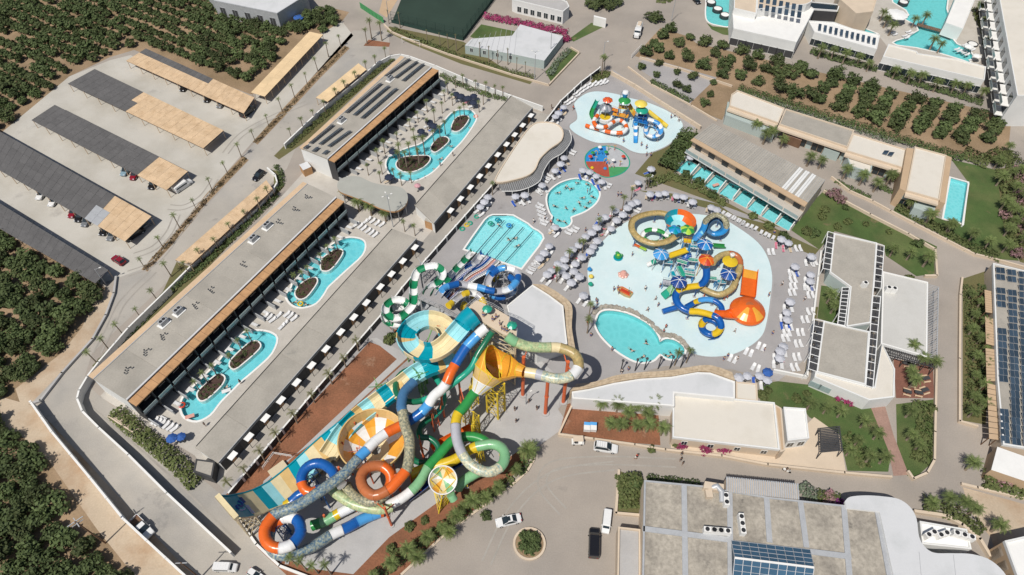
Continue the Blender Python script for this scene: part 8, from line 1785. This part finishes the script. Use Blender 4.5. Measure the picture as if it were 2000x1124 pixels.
for x in (-2.8,-1.6,2.4):
    for s in (-1,1): mb = MB(); mb.cyl((x,s*.75,.5),(x,s*1.12,.5),.5,.5,M["tyre"],14); obj("wheel", mb, t, True)
# golf cart and scooter
p = G(1128,865); t = thing("golf_cart", (p.x,p.y,0), "beige roofed golf cart left of the white estate car", "golf cart", rz=0)
mb = MB(); mb.box((0,0,1.85),(2.0,1.25,.08),M["cream"]); obj("roof", mb, t, True); mb = MB(); mb.box((0,0,.45),(2.4,1.2,.35),M["white"]); mb.box((1.0,0,.75),(.4,1.1,.4),M["white"]); obj("body", mb, t, True); mb = MB(); mb.box((-.3,0,.8),(.6,1.1,.2),M["charcoal"]); mb.box((-.65,0,1.1),(.12,1.1,.5),M["charcoal"]); obj("seat", mb, t, True)
for x in (-.9,.9):
    for s in (-.55,.55): mb = MB(); mb.bar((x,s,.6),(x+.001,s,1.85),.05,.05,M["steel"]); obj("post", mb, t, True); mb = MB(); mb.cyl((x*.85,s-.08,.22),(x*.85,s+.08,.22),.22,.22,M["tyre"],10); obj("wheel", mb, t, True)
p = G(1535,921); t = thing("motor_scooter", (p.x,p.y,0), "white motor scooter on the lower road with its rider", "scooter", rz=-.5)
mb = MB(); loft(mb, [(-.7,.16,.45,.8,.12),(0,.17,.4,.75,.13),(.35,.15,.25,.4,.12)], M["white"]); mb.bar((.35,0,.35),(.55,0,1.05),.25,.1,M["white"]); obj("body", mb, t, True); mb = MB(); mb.bar((.52,-.33,1.05),(.52,.33,1.05),.05,.05,M["charcoal"]); obj("handlebar", mb, t, True)
for x in (-.55,.65): mb = MB(); mb.cyl((x,-.06,.25),(x,.06,.25),.25,.25,M["tyre"],12); obj("wheel", mb, t, True)
PP["stand2"].put((p.x-.1,p.y,.0), 1.0, "rider in dark clothes standing over the white scooter", None, .95)
for i, x in enumerate((1146,1158)):
    p = G(x,838); t = thing("skip", (p.x,p.y,0), f"white and blue waste skip in the red bed, {'left' if i == 0 else 'right'} one", "waste skip", rz=-.1); mb = MB(); loft(mb, [(-.65,.75,.1,1.2,.85),(.65,.75,.1,1.2,.85)], M["white"]); obj("bin", mb, t, True); mb = MB(); mb.box((0,.5,1.3),(1.3,.6,.1),PL("skyblue"),0,.5); obj("lid", mb, t, True)

# ---------------------------------------------------------------- poles, lamps, fences
def pole(label, px, h, arms=1, name="street_lamp", cat="street lamp", lean=0.):
    p = G(*px); t = thing(name, (p.x,p.y,0), label, cat); mb = MB(); mb.cyl((p.x,p.y,0),(p.x,p.y,h),.13,.08,M["galv"],8); obj("mast", mb, t)
    for k in range(arms): a = k*2*pi/arms+.5; mb = MB(); mb.bar((p.x,p.y,h-.1),(p.x+1.0*cos(a),p.y+1.0*sin(a),h),.07,.07,M["galv"]); mb.box((p.x+1.1*cos(a),p.y+1.1*sin(a),h),(.5,.25,.12),M["white"],a); obj("lamp_head", mb, t)
    return t
pole("tall floodlight mast with four heads in front of the bean shaped roof", (768,444), 11, 4); pole("tall lamp mast on the verge beside the event building", (1044,158), 10, 3); pole("lamp mast behind the event building lawn", (1075,112), 9, 2); pole("slim lamp mast on the fork triangle", (1177,122), 7, 1); pole("lamp mast beside the entrance road trees", (1311,42), 9, 1); pole("lamp mast beside the grove end of the lowest carport", (207,556), 5.5, 1); pole("lamp mast by the north end of the pitch", (760,40), 7, 1); pole("lamp post with a dark base on the plaza by the orange columns", (1027,790), 4.5, 1)
p = G(206,1061); t = thing("power_pole", (p.x,p.y,0), "wooden power pole with crossed insulator arms in the lower left grove", "power pole"); mb = MB(); mb.cyl((p.x,p.y,0),(p.x,p.y,11),.16,.11,M["brown_wood"],8); obj("mast", mb, t)
for a, L_ in ((.75,2.6),(-.75,2.2),(.75,1.9)): mb = MB(); z = 10.9 if L_ > 2.5 else 10.5 if L_ > 2 else 10.1; mb.bar((p.x-cos(a)*L_/2,p.y-sin(a)*L_/2,z),(p.x+cos(a)*L_/2,p.y+sin(a)*L_/2,z),.14,.14,M["galv"]); obj("cross_arm", mb, t)
p = G(391,1130); t = thing("power_pole", (p.x,p.y,0), "power pole whose shadow falls by the white van at the bottom", "power pole"); mb = MB(); mb.cyl((p.x,p.y,0),(p.x,p.y,9),.15,.1,M["brown_wood"],8); mb.bar((p.x-1,p.y,8.6),(p.x+1,p.y,8.8),.12,.12,M["galv"]); obj("mast", mb, t)
P = GP([(765,45),(905,80),(965,0),(985,-30)]); t = thing("sports_fence", (P[1].x,P[1].y,0), "tall dark green net fence round the sports pitch", "fence")
mat("net_green", (.02,.05,.04), .9, .1, 1)
for i in range(3):
    n = max(2, int((P[i+1]-P[i]).length/3.2))
    for k in range(n+1): p = P[i].lerp(P[i+1],k/n); mb = MB(); mb.cyl((p.x,p.y,0),(p.x,p.y,4.2),.06,.06,M["net_green"],6); obj("post", mb, t)
    mb = MB()
    for z in (.15,1.0,2.0,3.0,4.15): mb.bar(P[i]+Vector((0,0,z)), P[i+1]+Vector((0,0,z)), .05,.05,M["net_green"])
    L_ = (P[i+1]-P[i]).length; nn = int(L_/.45)
    for k in range(nn): p = P[i].lerp(P[i+1],k/nn); mb.bar(p, p+Vector((.001,0,4.15)), .03,.03,M["net_green"])
    mb.bar(P[i]+Vector((0,0,.6)), P[i+1]+Vector((0,0,.6)), .03,1.2,M["net_green"]); tag(obj("net", mb, t), kind="stuff")
P = GP([(704,16),(722,28),(750,46)]); t = thing("green_screen_fence", (P[0].x,P[0].y,0), "solid green screen fence left of the pitch", "fence")
for i in range(2):
    for k in range(4): a, b = P[i].lerp(P[i+1],k/4+.01), P[i].lerp(P[i+1],(k+1)/4-.01); mb = MB(); mb.bar(a+Vector((0,0,1.1)), b+Vector((0,0,1.1)), .08,2.1,M["pad_green"] if "pad_green" in M else M["net_green"]); obj("screen_panel", mb, t)
P = GP([(786,85),(820,92)]); t = thing("goal_frame", (P[0].x,P[0].y,0), "white goal frame behind the pitch fence", "goal"); mb = MB(); a, b = P; mb.bar(a,a+Vector((.01,0,2.2)),.1,.1,M["white"]); mb.bar(b,b+Vector((.01,0,2.2)),.1,.1,M["white"]); mb.bar(a+Vector((0,0,2.2)),b+Vector((0,0,2.2)),.1,.1,M["white"]); obj("frame", mb, t)
P = GP([(1233,115),(1252,95)]); t = thing("entrance_gate", (P[0].x,P[0].y,0), "white railed sliding gate at the entrance road", "gate"); mb = MB()
for z in (.3,1.5): mb.bar(P[0]+Vector((0,0,z)),P[1]+Vector((0,0,z)),.08,.08,M["white"])
obj("rail", mb, t)
for k in range(9): p = P[0].lerp(P[1],k/8); mb = MB(); mb.bar(p,p+Vector((.001,0,1.5)),.12,.12,M["white"]); obj("bar", mb, t)
# bollards on the stone edge, tables in the red court, benches
for i,(x,y) in enumerate([(1212,727),(1240,725),(1258,723),(1285,721),(1308,720),(1329,718)]):
    p = G(x,y); t = thing("lamp_bollard", (p.x,p.y,0), f"{nth(i)} dark bollard from the left on the stone faced edge", "bollard", "bollards on the stone edge"); mb = MB(); mb.cyl((p.x,p.y,0),(p.x,p.y,4.4),.12,.12,M["charcoal"],8); obj("post", mb, t); mb = MB(); mb.lathe((p.x,p.y,4.4),[(.3,0),(.3,.2),(.01,.25)],M["charcoal"],10); obj("cap", mb, t)
for i,(x,y) in enumerate([(1768,712),(1777,715),(1806,742),(1804,765),(1787,735),(1780,752),(1792,770),(1770,768)]):
    p = G(x,y); t = thing("court_table", (p.x,p.y,0), f"dark table with pale benches, {nth(i)} in the red paved court", "table", "tables in the red court"); mb = MB(); mb.box((0,0,.72),(1.6,.8,.06),M["charcoal"]); mb.box((0,0,.35),(.15,.5,.7),M["charcoal"]); obj("table_top", mb, t, True)
    for s in (-.75,.75): mb = MB(); mb.box((0,s,.42),(1.5,.3,.08),M["timber_pale"]); mb.box((-.6,s,.2),(.08,.25,.4),M["timber_pale"]); mb.box((.6,s,.2),(.08,.25,.4),M["timber_pale"]); obj("bench", mb, t, True)
    t.rotation_euler = (0,0,R.uniform(-.4,.4))
for i in range(14):
    p = G(1208+i*5.2, 153+i*3.1); t = thing("wall_stool", (p.x,p.y,0), f"{nth(i)} dark stool from the left along the cream parapet", "stool", "stools along the parapet"); mb = MB(); mb.cyl((p.x,p.y,0),(p.x,p.y,.7),.08,.08,M["charcoal"],6); obj("leg", mb, t); mb = MB(); mb.cyl((p.x,p.y,.7),(p.x,p.y,.8),.3,.3,M["charcoal"],10); obj("seat", mb, t)
